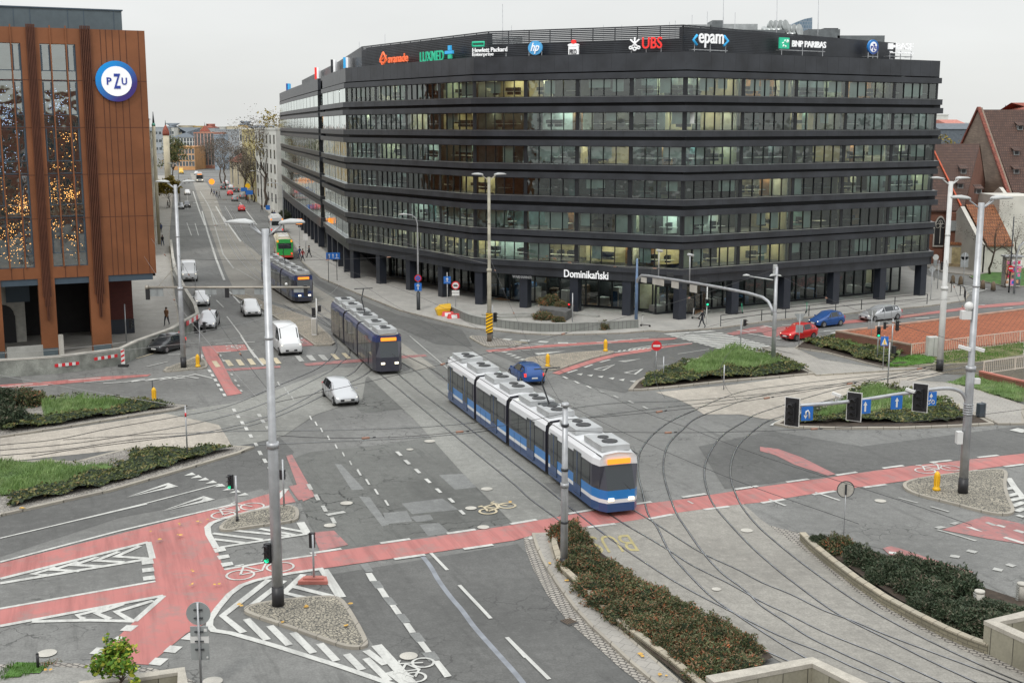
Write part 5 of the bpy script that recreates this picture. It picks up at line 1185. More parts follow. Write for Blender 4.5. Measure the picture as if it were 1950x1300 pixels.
# ================================================================ church group on the right
M_TILE = bricks('old brown tiles', (.135,.075,.055), (.085,.05,.04), (.03,.02,.018), .30, .38, 0, .035, plane='XZ', dirt=.6)
M_TILEO = bricks('orange pantiles', (.34,.135,.055), (.25,.095,.042), (.10,.04,.022), .32, .40, 0, .04, plane='XZ', dirt=.55)
M_BRICKC = bricks('church brick', (.26,.095,.055), (.19,.07,.045), (.16,.12,.09), .3, .09, 0, .012, plane='XZ', dirt=.5)
M_BRICKG = bricks('weathered gable brick', (.34,.26,.20), (.23,.17,.13), (.20,.17,.14), .35, .12, .3, .012, plane='XZ', dirt=.7)
M_PLW = plast('white church plaster', (.60,.58,.52))
def nave(name, label, ex0, ex1, ye, Ye, rx0, rx1, yr, Yr, wallm, gabm, roofm, gabtop=None, zeave=None, dormers=(), verge=None):
    """front eave from photo (ex0..ex1, ye) at depth Ye, ridge (rx0..rx1, yr) at depth Yr"""
    E0, E1, R0, R1 = atdepth(ex0, ye, Ye), atdepth(ex1, ye, Ye), atdepth(rx0, yr, Yr), atdepth(rx1, yr, Yr)
    ze, zr = E0.z, R0.z; E1.z = ze; R1.z = zr; B0, B1 = R0*2-E0, R1*2-E1; B0.z = B1.z = ze
    o = Vector((E0.x, E0.y, 0)); t = thing(name, label, 'church' if 'nave' in name else 'chapel', o)
    def fl(p): return Vector((p.x, p.y, 0))
    mb = MB(); mb.add([fl(E0), fl(E1), fl(B1), fl(B0), E0, E1, B1, B0], [(0,1,5,4),(1,2,6,5),(2,3,7,6)]); mb.add([E1-Vector((.05,0,0)), B1-Vector((.05,0,0)), R1-Vector((.05,0,.1))], [(0,1,2)]); rel(mb, o).build('wall', wallm, t)
    mb = MB(); d = (E1-E0).normalized()*.35; G0 = [fl(E0)-d, fl(B0)-d, B0-d, (gabtop and R0+Vector((0,0,gabtop)) or R0)-d, E0-d]; mb.add([p for p in G0]+[p+d*1.6 for p in G0], [(0,4,3,2,1),(5,6,7,8,9),(4,9,8,3),(3,8,7,2),(0,5,9,4)]); rel(mb, o).build('gable', gabm, t)
    mb = MB(); v = Vector((0, -.5, -.5)); k = (E0-R0).normalized()*.5; dd = Vector((0, 0, .25))
    q = [E0+k+d, E1+k, R1, R0+d]; mb.add(q+[p+dd for p in q], [(0,1,2,3),(7,6,5,4),(0,4,5,1),(1,5,6,2),(2,6,7,3),(3,7,4,0)]); q = [B0+d, B1, R1, R0+d]; mb.add(q+[p+dd for p in q], [(3,2,1,0),(4,5,6,7),(0,1,5,4)])
    rel(mb, o).build('roof', roofm, t)
    for (x, y) in dormers:
        # point on roof plane
        n_ = (E1-E0).cross(R0-E0).normalized(); r = ray(x, y); C0 = Vector((0, 0, H)); s_ = n_.dot(E0-C0)/n_.dot(r); p_ = C0+r*s_
        mb = MB(); mb.box((0,0,.3), (.8,.8,.7), 0); mb.add([(-.6,-.75,.62),(.6,-.75,.62),(.6,.7,1.15),(-.6,.7,1.15),(-.6,-.75,.7),(.6,-.75,.7),(.6,.7,1.23),(-.6,.7,1.23)], [(0,3,2,1),(4,5,6,7),(0,1,5,4),(1,2,6,5),(3,0,4,7)], 1)
        mb.box((0,-.42,.3), (.6,.04,.5), 2); q_ = mb.build('dormer', [M_GREYS, roofm, M_BLACK], t); q_.location = p_-o
    if verge:
        mb = MB(); mb.beam(E0-d*1.1, (R0+Vector((0,0,gabtop or 0)))-d*1.1, .5, .3); mb.beam(B0-d*1.1, (R0+Vector((0,0,gabtop or 0)))-d*1.1, .5, .3); rel(mb, o).build('verge', verge, t)
    return t, E0, E1, R0
M_VERG = plain('red verge tiles', (.20,.06,.04), .8, var=.4, scale=3)
nave('church_nave', 'tallest steep brown tiled church nave with a weathered brick gable', 1950, 2120, 440, 184, 1868, 2060, 212, 200, M_BRICKC, M_BRICKG, M_TILE, .6, dormers=((1941,247),(1934,295),(1934,330)), verge=M_VERG)
t, E0, E1, R0 = nave('church_nave', 'lower brown tiled church nave beside the dark office block', 1768, 1834, 399, 176, 1768, 1866, 277, 188, M_BRICKC, M_BRICKC, M_TILE, dormers=((1827,358),(1833,330),(1862,368)))
mb = MB(); mb.beam(R0+Vector((.2,-.2,.3)), E0+Vector((4.6,0,.5)), .2, .2); mb.v = [(v[0]-E0.x, v[1]-E0.y, v[2]) for v in mb.v]; mb.build('ridge_tiles', plain('bright red tiles', (.5,.09,.03), .6), t)
# gothic window
c = atdepth(1790, 440, E0.y-.25); mb = MB(); w_, h_ = .75, 2.0
def gothic(w_, h_, y): 
    P = [(-w_, y, -h_), (w_, y, -h_), (w_, y, h_*.35)]; P += [(w_-w_*k/4*1.0*(1-.15*(4-k)/4), y, h_*.35+(h_*.62)*math.sin(k/4*math.pi/2)) for k in range(1, 5)]; P += [(-x, y_, z) for x, y_, z in P[3:-1][::-1]]+[(-w_, y, h_*.35)]; return P
for s_, m_, y in ((1.25, 0, 0), (1.0, 1, -.05)): P = gothic(w_*s_, h_*(1.12 if m_ == 0 else 1), y); mb.add(P, [tuple(range(len(P)))], m_)
mb.box((0,-.08,-.2), (.1,.05,3.2), 0); 
for x in (-.38, .38): mb.tube([(x+.3*math.cos(k*.785), -.09, .75+.3*math.sin(k*.785)) for k in range(9)], .04, 5, 0)
mb.tube([(.28*math.cos(k*.785), -.09, 1.25+.28*math.sin(k*.785)) for k in range(9)], .05, 5, 0)
w_o = mb.build('gothic_window', [M_CONCL, M_BLACK], t); w_o.location = (c.x-E0.x, c.y-E0.y, c.z)
mb = MB(); c = atdepth(1818, 445, E0.y-.8); mb.box((0,0,-c.z/2+1.5), (2.6,1.6,c.z+3)); mb.box((-.5,-.9,1.2),(1.3,.3,1.4),1); q = mb.build('buttress', [M_BRICKC, M_GREYS], t); q.location = (c.x-E0.x, c.y-E0.y, c.z)
nave('chapel', 'chapel with an orange pantile roof and white plaster gable', 1873, 1928, 466, 165, 1834, 1893, 393, 173, M_PLW, M_PLW, M_TILEO)
nave('chapel', 'white plastered church annex with a dark gable edge at the right', 1946, 2030, 408, 178, 1906, 2000, 372, 186, M_PLW, M_PLW, M_TILEO, 1.2)
a, b = atdepth(1898, 470, 171), atdepth(1950, 470, 171); mb = MB(); mb.box(((a.x+b.x)/2+1, 175, 5), (b.x-a.x+2, 8, 10)); o = mb.build('church_annex', M_PLW); finish(o, 'tall plain white church wall behind the bare tree', 'building', None, 'thing')
# white gateway wall with tiled coping
a, b = G(1800, 508), G(1893, 512); wl = Wall(a, b); t = thing('gateway_wall', 'low white garden wall with orange tiled coping, a stone relief and a doorway', 'wall', a)
mb = MB(); wl.box(mb, .3, wl.L*.36, -.5, 0, 0, 3.1); wl.box(mb, wl.L*.36, wl.L*.98, -.5, 0, 0, 2.7); rel(mb, a).build('wall', M_PLW, t)
mb = MB(); wl.box(mb, .2, wl.L*.37, -.8, .25, 3.1, 3.45); wl.box(mb, wl.L*.38, wl.L, -.8, .25, 2.7, 3.05); rel(mb, a).build('coping', M_TILEO, t)
mb = MB(); wl.box(mb, wl.L*.12, wl.L*.3, 0, .12, 0, 2.8); P = [wl.P(wl.L*.21+.55*math.cos(k*.393), .15, 1.9+.55*math.sin(k*.393)) for k in range(16)]; mb.add(P, [tuple(range(16))]); rel(mb, a).build('stone_relief', plain('sandstone', (.36,.30,.17), .9, var=.3), t)
mb = MB(); wl.box(mb, wl.L*.63, wl.L*.70, 0, .06, 0, 2.1); rel(mb, a).build('door', plain('wooden door', (.16,.09,.04), .7), t)
mb = MB(); wl.box(mb, wl.L*.44, wl.L*.52, 0, .1, .5, 1.6); rel(mb, a).build('niche', M_CONC, t); mb = MB(); wl.box(mb, 0, wl.L, 0, .5, 0, .5); rel(mb, a).build('plinth', plain('brown stone', (.22,.17,.1), .9, var=.4), t)
# brick lined bank with wall and fence
M_BSL = bricks('rust brick paving', (.42,.125,.05), (.30,.085,.035), (.12,.05,.03), .8, .42, .5, .05, dirt=.35)
P1, P2, P3, P4 = G(1598, 632, .9), G(2000, 583, .9), G(2000, 642, .15), G(1735, 674, .15)
t = thing('brick_bank', 'sloping rust red brick bank between the road and the white railing', 'embankment', (P4.x, P4.y, 0)); o = Vector((P4.x, P4.y, 0))
mb = MB(); mb.add([P4, P3, P2, P1, Vector((P4.x,P4.y,0)), Vector((P3.x,P3.y,0)), Vector((P2.x,P2.y,0)), Vector((P1.x,P1.y,0))], [(0,1,2,3),(4,5,1,0),(6,7,3,2),(5,6,2,1)]); rel(mb, o).build('brick_slope', M_BSL, t)
mb = MB(); mb.beam(P1+Vector((0,0,.02)), P2+Vector((0,0,.02)), .5, .14); rel(mb, o).build('coping', plain('reddish coping', (.36,.22,.16), .8, var=.2), t)
lowwall('brick_wall', [(P1.x-.2, P1.y), (P4.x-.1, P4.y-.1)], 1.05, .4, bricks('brown brick', (.22,.085,.05), (.15,.06,.04), (.14,.11,.09), .25, .08, .9, .012, plane='XZ'), plain('brown coping', (.26,.19,.14), .8, var=.15), 'low brown brick wall closing the brick bank above the long grass', caph=.12)
M_FENCE = plain('cream railing paint', (.62,.54,.46), .6, var=.05)
def railing(name, label, pts, h, spacing, mat, group=None, bars=None, post=2.0, z=0.0, rails=(1.0,)):
    P = [Vector((p.x, p.y, z)) for p in pts]; o = P[0].copy(); t = thing(name, label, 'railing', o, 0, group)
    mr_, mb_ = MB(), MB()
    for a, b in zip(P[:-1], P[1:]):
        L = (b-a).length; u = (b-a)/L
        for rz_ in rails: mr_.beam(a-o+Vector((0,0,h*rz_)), b-o+Vector((0,0,h*rz_)), .05, .05)
        n = max(1, round(L/post))
        for k in range(n+1):
            q = a+u*L*k/n-o; mb2 = MB(); mb2.box((q.x, q.y, h/2), (.07, .07, h)); mb2.build('post', mat, t)
        if bars:
            for k in range(int(L/bars)): q = a+u*bars*k-o; mb_.box((q.x, q.y, h*.52), (.025, .025, h*.86))
    mr_.build('rail', mat, t)
    if bars: mb_.build('bars', mat, t)
    return t
railing('white_railing', 'cream painted bar railing along the foot of the brick bank', [G(1735,680), G(1990,648)], 1.15, .1, M_FENCE, bars=.22, post=3.2, rails=(1, .08))
railing('white_railing', 'cream painted bar railing on the small brick ramp at the right edge', [G(1872,722), G(1990,705)], 1.0, .1, M_FENCE, bars=.22, post=3, rails=(1, .08), z=.4)
lowwall('brick_wall', [tuple(G(1866,722).to_2d()), tuple(G(1990,752).to_2d())], .7, .3, M_BRICKC, plain('salmon coping', (.45,.16,.12), .7), 'low red brick ramp wall at the right edge beside the tram track', caph=.12)
# low concrete seat wall in front of the offices, planter and steps
M_CPAN = bricks('concrete panels', (.27,.28,.26), (.23,.24,.22), (.08,.085,.08), .42, 50, 0, .02, plane='XZ', dirt=.5)
lowwall('plaza_wall', catmull(GW('p', [(849,597),(868,603),(900,617),(940,624),(990,630),(1030,633),(1080,633),(1150,630),(1214,626)]), 3), .95, .4, M_CPAN, M_CONC, 'curving grey concrete seat wall round the plaza corner', caph=.06)
for i, (k0, z) in enumerate((((930,606),(1024,601)), ((925,610),(1022,606))) and (((918,603,1025,600),.16), ((935,609,1020,606),.24), ((1098,602,1140,606),.16))):
    x0, y0, x1, y1 = k0; a, b = G(x0, y0), G(x1, y1); lowwall('stone_step', [tuple(a.to_2d()), tuple(b.to_2d())], z+.13, .5, M_CONC, None, ['long shallow stone step left of the plaza planter, back one', 'long shallow stone step left of the plaza planter, front one', 'short stone step right of the plaza planter'][i], 'step')
pl = thing('planter', 'wedge shaped dark concrete planter full of shrubs on the plaza', 'planter', G(1060, 608)); o = pl.location.copy()
P = [(q.x-o.x, q.y-o.y) for q in GW('zm', [(860,130),(1120,170),(1185,130),(1180,112),(1130,105),(870,108)])]; mb = MB(); mb.prism(P, .1, 1.0); mb.build('tub', plain('dark concrete', (.12,.12,.115), .9, var=.2), pl)
# stone walls at the bottom edge
M_STN = bricks('mottled stone slabs', (.33,.31,.24), (.24,.225,.16), (.07,.065,.05), .75, 1.6, .35, .015, plane='XZ', dirt=.6); M_CAPS = plain('pale stone coping', (.44,.41,.35), .8, var=.15, scale=2, fine=.3)
def boxwall(label, pts, h, th=.5, ch=.16):
    return lowwall('stone_wall', pts, h, th, M_STN, M_CAPS, label, caph=ch)
hz_ = 1.25
boxwall('pale capped stone wall of a stair opening at the bottom edge beside the berry bushes', [tuple(G(a, b, hz_).to_2d()) for a, b in ((1352,1292),(1547,1256),(1700,1330))], hz_)
boxwall('pale capped stone wall of a second stair opening at the right edge', [tuple(G(a, b, hz_).to_2d()) for a, b in ((2040,1250),(1888,1182),(1990,1160))], hz_)
boxwall('pale capped stone wall behind the small maple at the bottom left', [tuple(G(a, b, .9).to_2d()) for a, b in ((150,1302),(345,1274),(350,1330))], .9, .4, .12)
island('pavement', 'p', [(-20,1268),(0,1268),(90,1263),(180,1268),(290,1275),(350,1290),(420,1330),(-20,1340)], asphalt('grey path', (.24,.235,.215), crack=0), h=.08, kmat=M_SETT, kw=.35)

rs_ = random.Random(8)
for i in range(11):
    x = 288+i*24+rs_.uniform(-4, 4); facing('far_building', ['hazy flat roofed block', 'hazy block with a pitched roof', 'hazy narrow block'][i % 3]+' on the far skyline beyond the street end', x, x+rs_.uniform(16, 30), 243-rs_.uniform(-1, 5), 900+i*13, 20, [P_GREY, P_WHITE, P_CREAM, P_OCH][i % 4], 3, 4, roof=['flat','mansard','flat'][i % 3], rh=3, rm=M_SLATE if i % 2 else M_ROOFR, ww=2, wh=2, group='far skyline buildings')
for i in range(4):
    x = 1775+i*22; facing('far_building', 'low hazy block on the right skyline behind the church trees', x, x+24, 240-rs_.uniform(0, 5), 700+i*15, 20, [P_GREY, P_WHITE][i % 2], 3, 4, roof='flat', ww=2, wh=2, group='right skyline buildings')
# the brick store across the junction behind the camera: it is what the office glass mirrors
t = thing('brick_store', 'long red brown brick store with pale arched windows facing the junction', 'building', (0, -8, 0)); mb = MB(); mb.box((0, -18, 11.6), (150, 20, 23.2)); mb.build('wall', plain('store brick', (.22,.10,.07), .9, var=.3, scale=.3), t)
mb = MB(); mb.box((0, -8.1, 23.6), (150, .6, .8)); mb.box((0, -7.9, 4.5), (150, .5, .5)); mb.build('cornice', P_CREAM, t)
for i in range(24):
    for j in range(5):
        x = -70+i*6.1; mb = MB(); mb.box((x, -7.95, 2.2+j*4.4), (3.0,.12,2.9), 0); mb.box((x, -7.86, 2.2+j*4.4), (2.5,.1,2.5), 1); mb.build('window', [P_CREAM, G_FAR], t)
# ================================================================ vegetation
def inside(p, poly):
    x, y = p; c = False; n = len(poly); j = n-1
    for i in range(n):
        xi, yi = poly[i][0], poly[i][1]; xj, yj = poly[j][0], poly[j][1]
        if (yi > y) != (yj > y) and x < (xj-xi)*(y-yi)/(yj-yi)+xi: c = not c
        j = i
    return c
L_GRASS = leafmat('long grass', [(.09,.165,.05), (.18,.29,.085), (.29,.40,.16), (.46,.49,.29)])
L_SHRUB = leafmat('low hedge leaves', [(.045,.065,.022), (.09,.12,.035), (.17,.18,.065), (.30,.20,.09)])
L_BERRY = leafmat('berry bush leaves', [(.05,.07,.03), (.085,.115,.045), (.15,.155,.075), (.25,.18,.11), (.40,.13,.06), (.58,.18,.06)])
L_DARK = leafmat('dark bush leaves', [(.028,.048,.026), (.055,.08,.042), (.105,.12,.075), (.20,.14,.11)])
L_LAWN = leafmat('lawn blades', [(.05,.12,.02), (.10,.22,.035), (.16,.27,.06)])
L_MAPLE = leafmat('maple leaves', [(.05,.13,.015), (.10,.22,.02), (.24,.33,.03), (.50,.45,.06)])
L_OLIVE = leafmat('autumn leaves', [(.12,.10,.02), (.25,.19,.03), (.38,.28,.05)])
L_TWIG = leafmat('twigs', [(.085,.075,.06), (.15,.125,.10), (.22,.18,.14)])
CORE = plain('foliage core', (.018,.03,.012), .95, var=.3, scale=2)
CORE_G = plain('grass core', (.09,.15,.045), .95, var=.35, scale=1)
vr = random.Random(21)
def hfun(x, y, h): return h*(.55+.75*noise.noise(Vector((x*.55, y*.55, 3.1)))+.35*noise.noise(Vector((x*1.7, y*1.7, 1.3))))
def scatter(name, poly, h, dens, size, mat, style='leaf', holes=(), core=None, z0=.12, cap=60000, edge=.4):
    xs = [p[0] for p in poly]; ys = [p[1] for p in poly]; x0, x1, y0, y1 = min(xs), max(xs), min(ys), max(ys)
    mb = MB(); n = min(cap, int((x1-x0)*(y1-y0)*dens)); V = []; Fs = []; T = []
    def ok(x, y): return inside((x, y), poly) and not any(inside((x, y), q) for q in holes)
    for _ in range(n):
        x, y = vr.uniform(x0, x1), vr.uniform(y0, y1)
        if not ok(x, y): continue
        hh = max(.12*h, hfun(x, y, h)); b = len(V); tint = vr.random()
        if style == 'grass':
            l = hh*vr.uniform(.7, 1.2); a = vr.uniform(0, 6.28); w_ = size*vr.uniform(.6, 1.3); bx, by = math.cos(a)*w_, math.sin(a)*w_; dx, dy = vr.gauss(.12, .2)*l, vr.gauss(0, .2)*l
            V += [(x-bx, y-by, z0), (x+bx, y+by, z0), (x+bx*.6+dx*.45, y+by*.6+dy*.45, z0+l*.62), (x+dx*1.3, y+dy*1.3, z0+l), (x-bx*.6+dx*.45, y-by*.6+dy*.45, z0+l*.62)]
            Fs.append([b, b+1, b+2, b+3, b+4]); tint = tint*.5+.5*(noise.noise(Vector((x*.5, y*.5, 0)))*.6+.5)
        else:
            z = z0+hh*(1-.45*vr.random()**2); s_ = size*vr.uniform(.6, 1.4)
            u = Vector((vr.gauss(0,1), vr.gauss(0,1), vr.gauss(0,.6))).normalized(); v = u.cross(Vector((vr.gauss(0,1), vr.gauss(0,1), vr.gauss(0,1)))).normalized()
            c = Vector((x, y, z)); V += [tuple(c-u*s_), tuple(c+v*s_*.5), tuple(c+u*s_), tuple(c-v*s_*.5)]; Fs.append([b, b+1, b+2, b+3])
            tint = min(1, max(0, tint*.7+.3*(noise.noise(Vector((x*1.2, y*1.2, 5)))+.5)))
        T.append(tint)
    mb.v, mb.f, mb.m, mb.sm, mb.t = V, Fs, [0]*len(Fs), [False]*len(Fs), T
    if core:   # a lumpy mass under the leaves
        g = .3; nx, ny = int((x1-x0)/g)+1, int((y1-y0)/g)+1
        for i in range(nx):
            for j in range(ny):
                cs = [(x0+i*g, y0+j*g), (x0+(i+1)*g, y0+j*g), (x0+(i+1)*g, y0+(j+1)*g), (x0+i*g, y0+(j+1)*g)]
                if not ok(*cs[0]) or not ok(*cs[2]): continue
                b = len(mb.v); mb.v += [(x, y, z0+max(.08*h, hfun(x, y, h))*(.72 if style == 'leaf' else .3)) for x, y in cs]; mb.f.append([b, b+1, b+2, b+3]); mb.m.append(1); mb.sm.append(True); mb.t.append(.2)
    return finish(mb.build(name, [mat, core or mat]), kind='stuff')
def PG(k, pts, z=0): return [(q.x, q.y) for q in GW(k, pts, z)]
g1 = PG('za', [(290,440),(450,425),(700,428),(880,440),(900,478),(760,510),(560,535),(420,555),(310,545),(300,500)]); s1 = PG('za', [(60,490),(300,480),(305,540),(110,545)])
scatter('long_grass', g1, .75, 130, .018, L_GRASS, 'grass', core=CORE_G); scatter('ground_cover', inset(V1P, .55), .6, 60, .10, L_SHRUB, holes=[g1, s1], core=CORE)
g2 = PG('za', [(-40,870),(350,868),(530,895),(760,885),(820,905),(700,930),(560,985),(380,1045),(200,1090),(-40,1120)]); s2 = PG('za', [(535,832),(900,798),(925,872),(700,885),(530,892)])
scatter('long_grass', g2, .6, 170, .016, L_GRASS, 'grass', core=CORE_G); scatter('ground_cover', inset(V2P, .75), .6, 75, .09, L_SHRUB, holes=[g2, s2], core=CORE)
g3 = PG('zn', [(520,705),(600,620),(760,555),(1000,490),(1150,480),(1380,530),(1600,600),(1640,650),(1450,670),(1000,705),(720,750)])
scatter('long_grass', g3, .8, 120, .020, L_GRASS, 'grass', core=CORE_G); v3 = PG('zn', [(95,860),(180,760),(500,640),(800,545),(1000,485),(1150,478),(1450,525),(1640,590),(1840,710),(1500,745),(1000,785),(400,850),(150,868)])
scatter('ground_cover', v3, .65, 70, .10, L_SHRUB, holes=[g3], core=CORE)
g4 = PG('zf', [(360,765),(480,700),(700,600),(780,548),(930,550),(1220,640),(1340,690),(1200,715),(900,715),(620,745),(480,775)])
scatter('long_grass', g4, .8, 130, .018, L_GRASS, 'grass', core=CORE_G); scatter('ground_cover', PG('zf', [(215,805),(300,740),(560,655),(740,535),(960,535),(1280,620),(1460,720),(1510,780),(1300,800),(900,800),(500,805)]), .65, 75, .09, L_SHRUB, holes=[g4], core=CORE)
g5 = PG('zp', [(440,385),(500,352),(620,370),(760,410),(980,475),(960,500),(760,455),(560,410)])
scatter('long_grass', g5, .6, 110, .022, L_GRASS, 'grass', core=CORE_G); scatter('ground_cover', PG('zp', [(190,395),(260,375),(440,355),(520,350),(1000,480),(960,500),(860,570),(700,540),(400,450)]), .6, 70, .11, L_SHRUB, holes=[g5], core=CORE)
scatter('long_grass', PG('zf', [(1330,500),(1560,455),(1912,530),(1912,650),(1700,600),(1540,545)]), .6, 120, .018, L_GRASS, 'grass', core=CORE_G)
scatter('lawn_blades', PG('zp', [(860,570),(930,520),(1060,490),(1240,500),(1260,550),(1000,580),(880,590)]), .22, 200, .02, L_LAWN, 'grass', core=plain('turf', (.07,.17,.02), .95, var=.3))
scatter('weeds', PG('zp', [(1200,470),(1600,430),(1950,390),(1950,480),(1560,545),(1330,555)]), .15, 60, .03, L_LAWN, 'grass')
scatter('lawn_blades', PG('zb', [(0,1210),(90,1155),(200,1140),(380,1150),(300,1210),(180,1240),(0,1275)]), .25, 420, .012, L_LAWN, 'grass', core=plain('turf', (.07,.15,.03), .95, var=.3), z0=.08)
scatter('weeds', PG('zb', [(300,1165),(440,1130),(450,1170),(330,1200)]), .35, 300, .03, L_BERRY, z0=.08)
scatter('weeds', PG('zm', [(1100,268),(1220,262),(1220,274),(1110,278)]), .25, 120, .04, L_LAWN, z0=.13)
# separate bushes
def bush_mesh(seed, n, mat, r=1.0, h=.75, leaf=.07, name='foliage'):
    q = random.Random(seed); mb = MB(); V = []; Fs = []; T = []
    lob = [(q.uniform(0, 6.28), q.uniform(.2, .55), q.uniform(.35, .6)) for _ in range(6)]
    def surf(th, ph):
        d = Vector((math.cos(th)*math.sin(ph), math.sin(th)*math.sin(ph), math.cos(ph))); k = 1+.40*noise.noise(d*2.0+Vector((seed, 0, 0)))+.25*noise.noise(d*4.5+Vector((0, seed, 0)))
        return Vector((d.x*r*k, d.y*r*k, d.z*h*k))
    for i in range(n):
        th, ph = q.uniform(0, 6.283), math.acos(q.uniform(-.05, 1)); c = surf(th, ph)*q.uniform(.82, 1.06)+Vector((0, 0, .05))
        u = (c.normalized()*.6+Vector((q.gauss(0,.6), q.gauss(0,.6), q.gauss(.15,.5)))).normalized(); v = u.cross(Vector((q.gauss(0,1), q.gauss(0,1), q.gauss(0,1)))).normalized(); s_ = leaf*q.uniform(.6, 1.5)
        b = len(V); V += [tuple(c-u*s_), tuple(c+v*s_*.35), tuple(c+u*s_), tuple(c-v*s_*.35)]; Fs.append([b, b+1, b+2, b+3]); T.append(min(1, q.random()**1.3*.75+.35*max(0, noise.noise(c*1.8+Vector((seed,)*3)))+.02))
    mb.v, mb.f, mb.m, mb.sm, mb.t = V, Fs, [0]*len(Fs), [False]*len(Fs), T
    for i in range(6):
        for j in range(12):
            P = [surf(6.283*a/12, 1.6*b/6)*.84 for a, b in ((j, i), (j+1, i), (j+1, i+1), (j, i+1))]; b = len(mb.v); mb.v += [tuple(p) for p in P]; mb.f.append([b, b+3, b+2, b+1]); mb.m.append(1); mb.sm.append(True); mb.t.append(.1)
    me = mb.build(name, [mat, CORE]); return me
BM = [bush_mesh(i, 2600, L_BERRY) for i in range(4)]; DM = [bush_mesh(10+i, 3000, L_DARK, h=.85, leaf=.08) for i in range(3)]
def bush(proto, k, c, r, hz, name, label, group, rz):
    p_ = G(*px(k, [c])[0], .3); o = bpy.data.objects.new(name, proto.data); COL.objects.link(o); o.location = (p_.x, p_.y, .15); o.scale = (r, r, hz); o.rotation_euler = (0, 0, rz)
    return finish(o, label, 'bush', group, 'thing')
b1 = [(430,285,.85,1.1),(500,330,.7,.8),(530,420,.85,.7),(480,490,.75,.7),(600,500,.95,.75),(720,540,.9,.75),(620,640,.9,.75),(800,620,.95,.8),(720,740,.9,.75),(900,690,.9,.8),(1020,730,.9,.8),(840,830,.9,.75),(980,840,1.0,.8),(1150,810,.9,.8),(1230,850,.8,.8),(960,920,.8,.7),(1100,960,.9,.8),(1260,950,.9,.8),(1400,930,.9,.8),(1080,1030,.5,.6),(1330,1060,.95,.8),(1500,1010,.9,.8),(1640,1060,.7,.8),(1250,1120,.7,.7),(1440,1130,.95,.85),(1420,1220,.9,.8),(1600,1170,.9,.6)]
w1_ = ['bush at the tip of the left bed beside the short pole', 'small bush just behind the short pole', 'bush in front of the short pole with orange berries', 'red berried bush at the stone edging nearest the pole']
for i, (x, y, r, h_) in enumerate(b1):
    if i < 4: lb = 'red berried '+w1_[i] if 'red' not in w1_[i] else w1_[i]
    elif i >= len(b1)-3: lb = ['rounded berry bush touching the stair wall at the bottom', 'trailing berry bush next to the corner of the stair wall', 'low flat bush on the track side of the stair wall'][i-len(b1)+3]
    elif i == 19: lb = 'smallest berry bush standing alone on bare soil'
    else: lb = None
    bush(BM[i % 4], 'zd', (x, y), r, h_, 'berry_bush', lb or 'spreading berry bush packed in the middle of the left bed', 'berry bushes in the left bed', i*1.3)
b2 = [(380,385,.5,.6),(500,425,.75,.95),(640,500,.8,.85),(740,530,.8,.8),(830,590,.85,.8),(760,620,.6,.6),(930,560,.85,.85),(960,660,.95,.9),(1060,620,1.0,1.0),(1100,740,1.0,.9),(1190,640,1.0,1.0),(1270,700,1.1,1.05),(1060,800,.7,.7),(1230,850,.75,.7),(1380,820,.9,.6),(1340,900,.9,.75),(1480,840,.9,.6),(1460,930,.9,.75),(1600,850,1.0,.6),(1620,920,.9,.5)]
for i, (x, y, r, h_) in enumerate(b2):
    lb = {0: 'tiny bush at the pointed tip of the right bed', 1: 'round bush with glowing orange leaves near the tip of the right bed', 11: 'biggest dark bush of the right bed bulging next to the vent post'}.get(i, 'dark evergreen bush packed in the right bed')
    bush(BM[1] if i == 1 else DM[i % 3], 'ze', (x, y), r, h_, 'evergreen_bush', lb, 'evergreen bushes in the right bed', i*1.7)
for i, (k, c, r, h_, m_, lb) in enumerate((('zm',(960,60),1.2,1.3,0,'bushy green shrub in the plaza planter'),('zm',(1080,78),.9,.6,3,'low shrub at the right end of the plaza planter'),('zm',(900,125),1.1,.9,0,'wide brownish shrub in front of the plaza planter'),('zm',(1045,150),.7,.6,2,'bright low shrub at the foot of the plaza planter'),('zm',(1480,225),.6,1.0,2,'small weed bush growing from the concrete seat wall'),
    ('za',(50,440),1.5,1.3,1,'dark bush at the left edge of the upper planted island'),('za',(180,430),1.3,1.3,2,'brownish bush beside the paved gap of the upper planted island'),('za',(25,570),1.5,1.3,0,'dark bush at the left edge in front of the paved gap'))):
    o = bush((DM if i in (5, 7) else BM)[m_ % 3], k, c, r, h_, 'shrub', lb, None, i)
    if i in (0, 1): o.location.z = .95
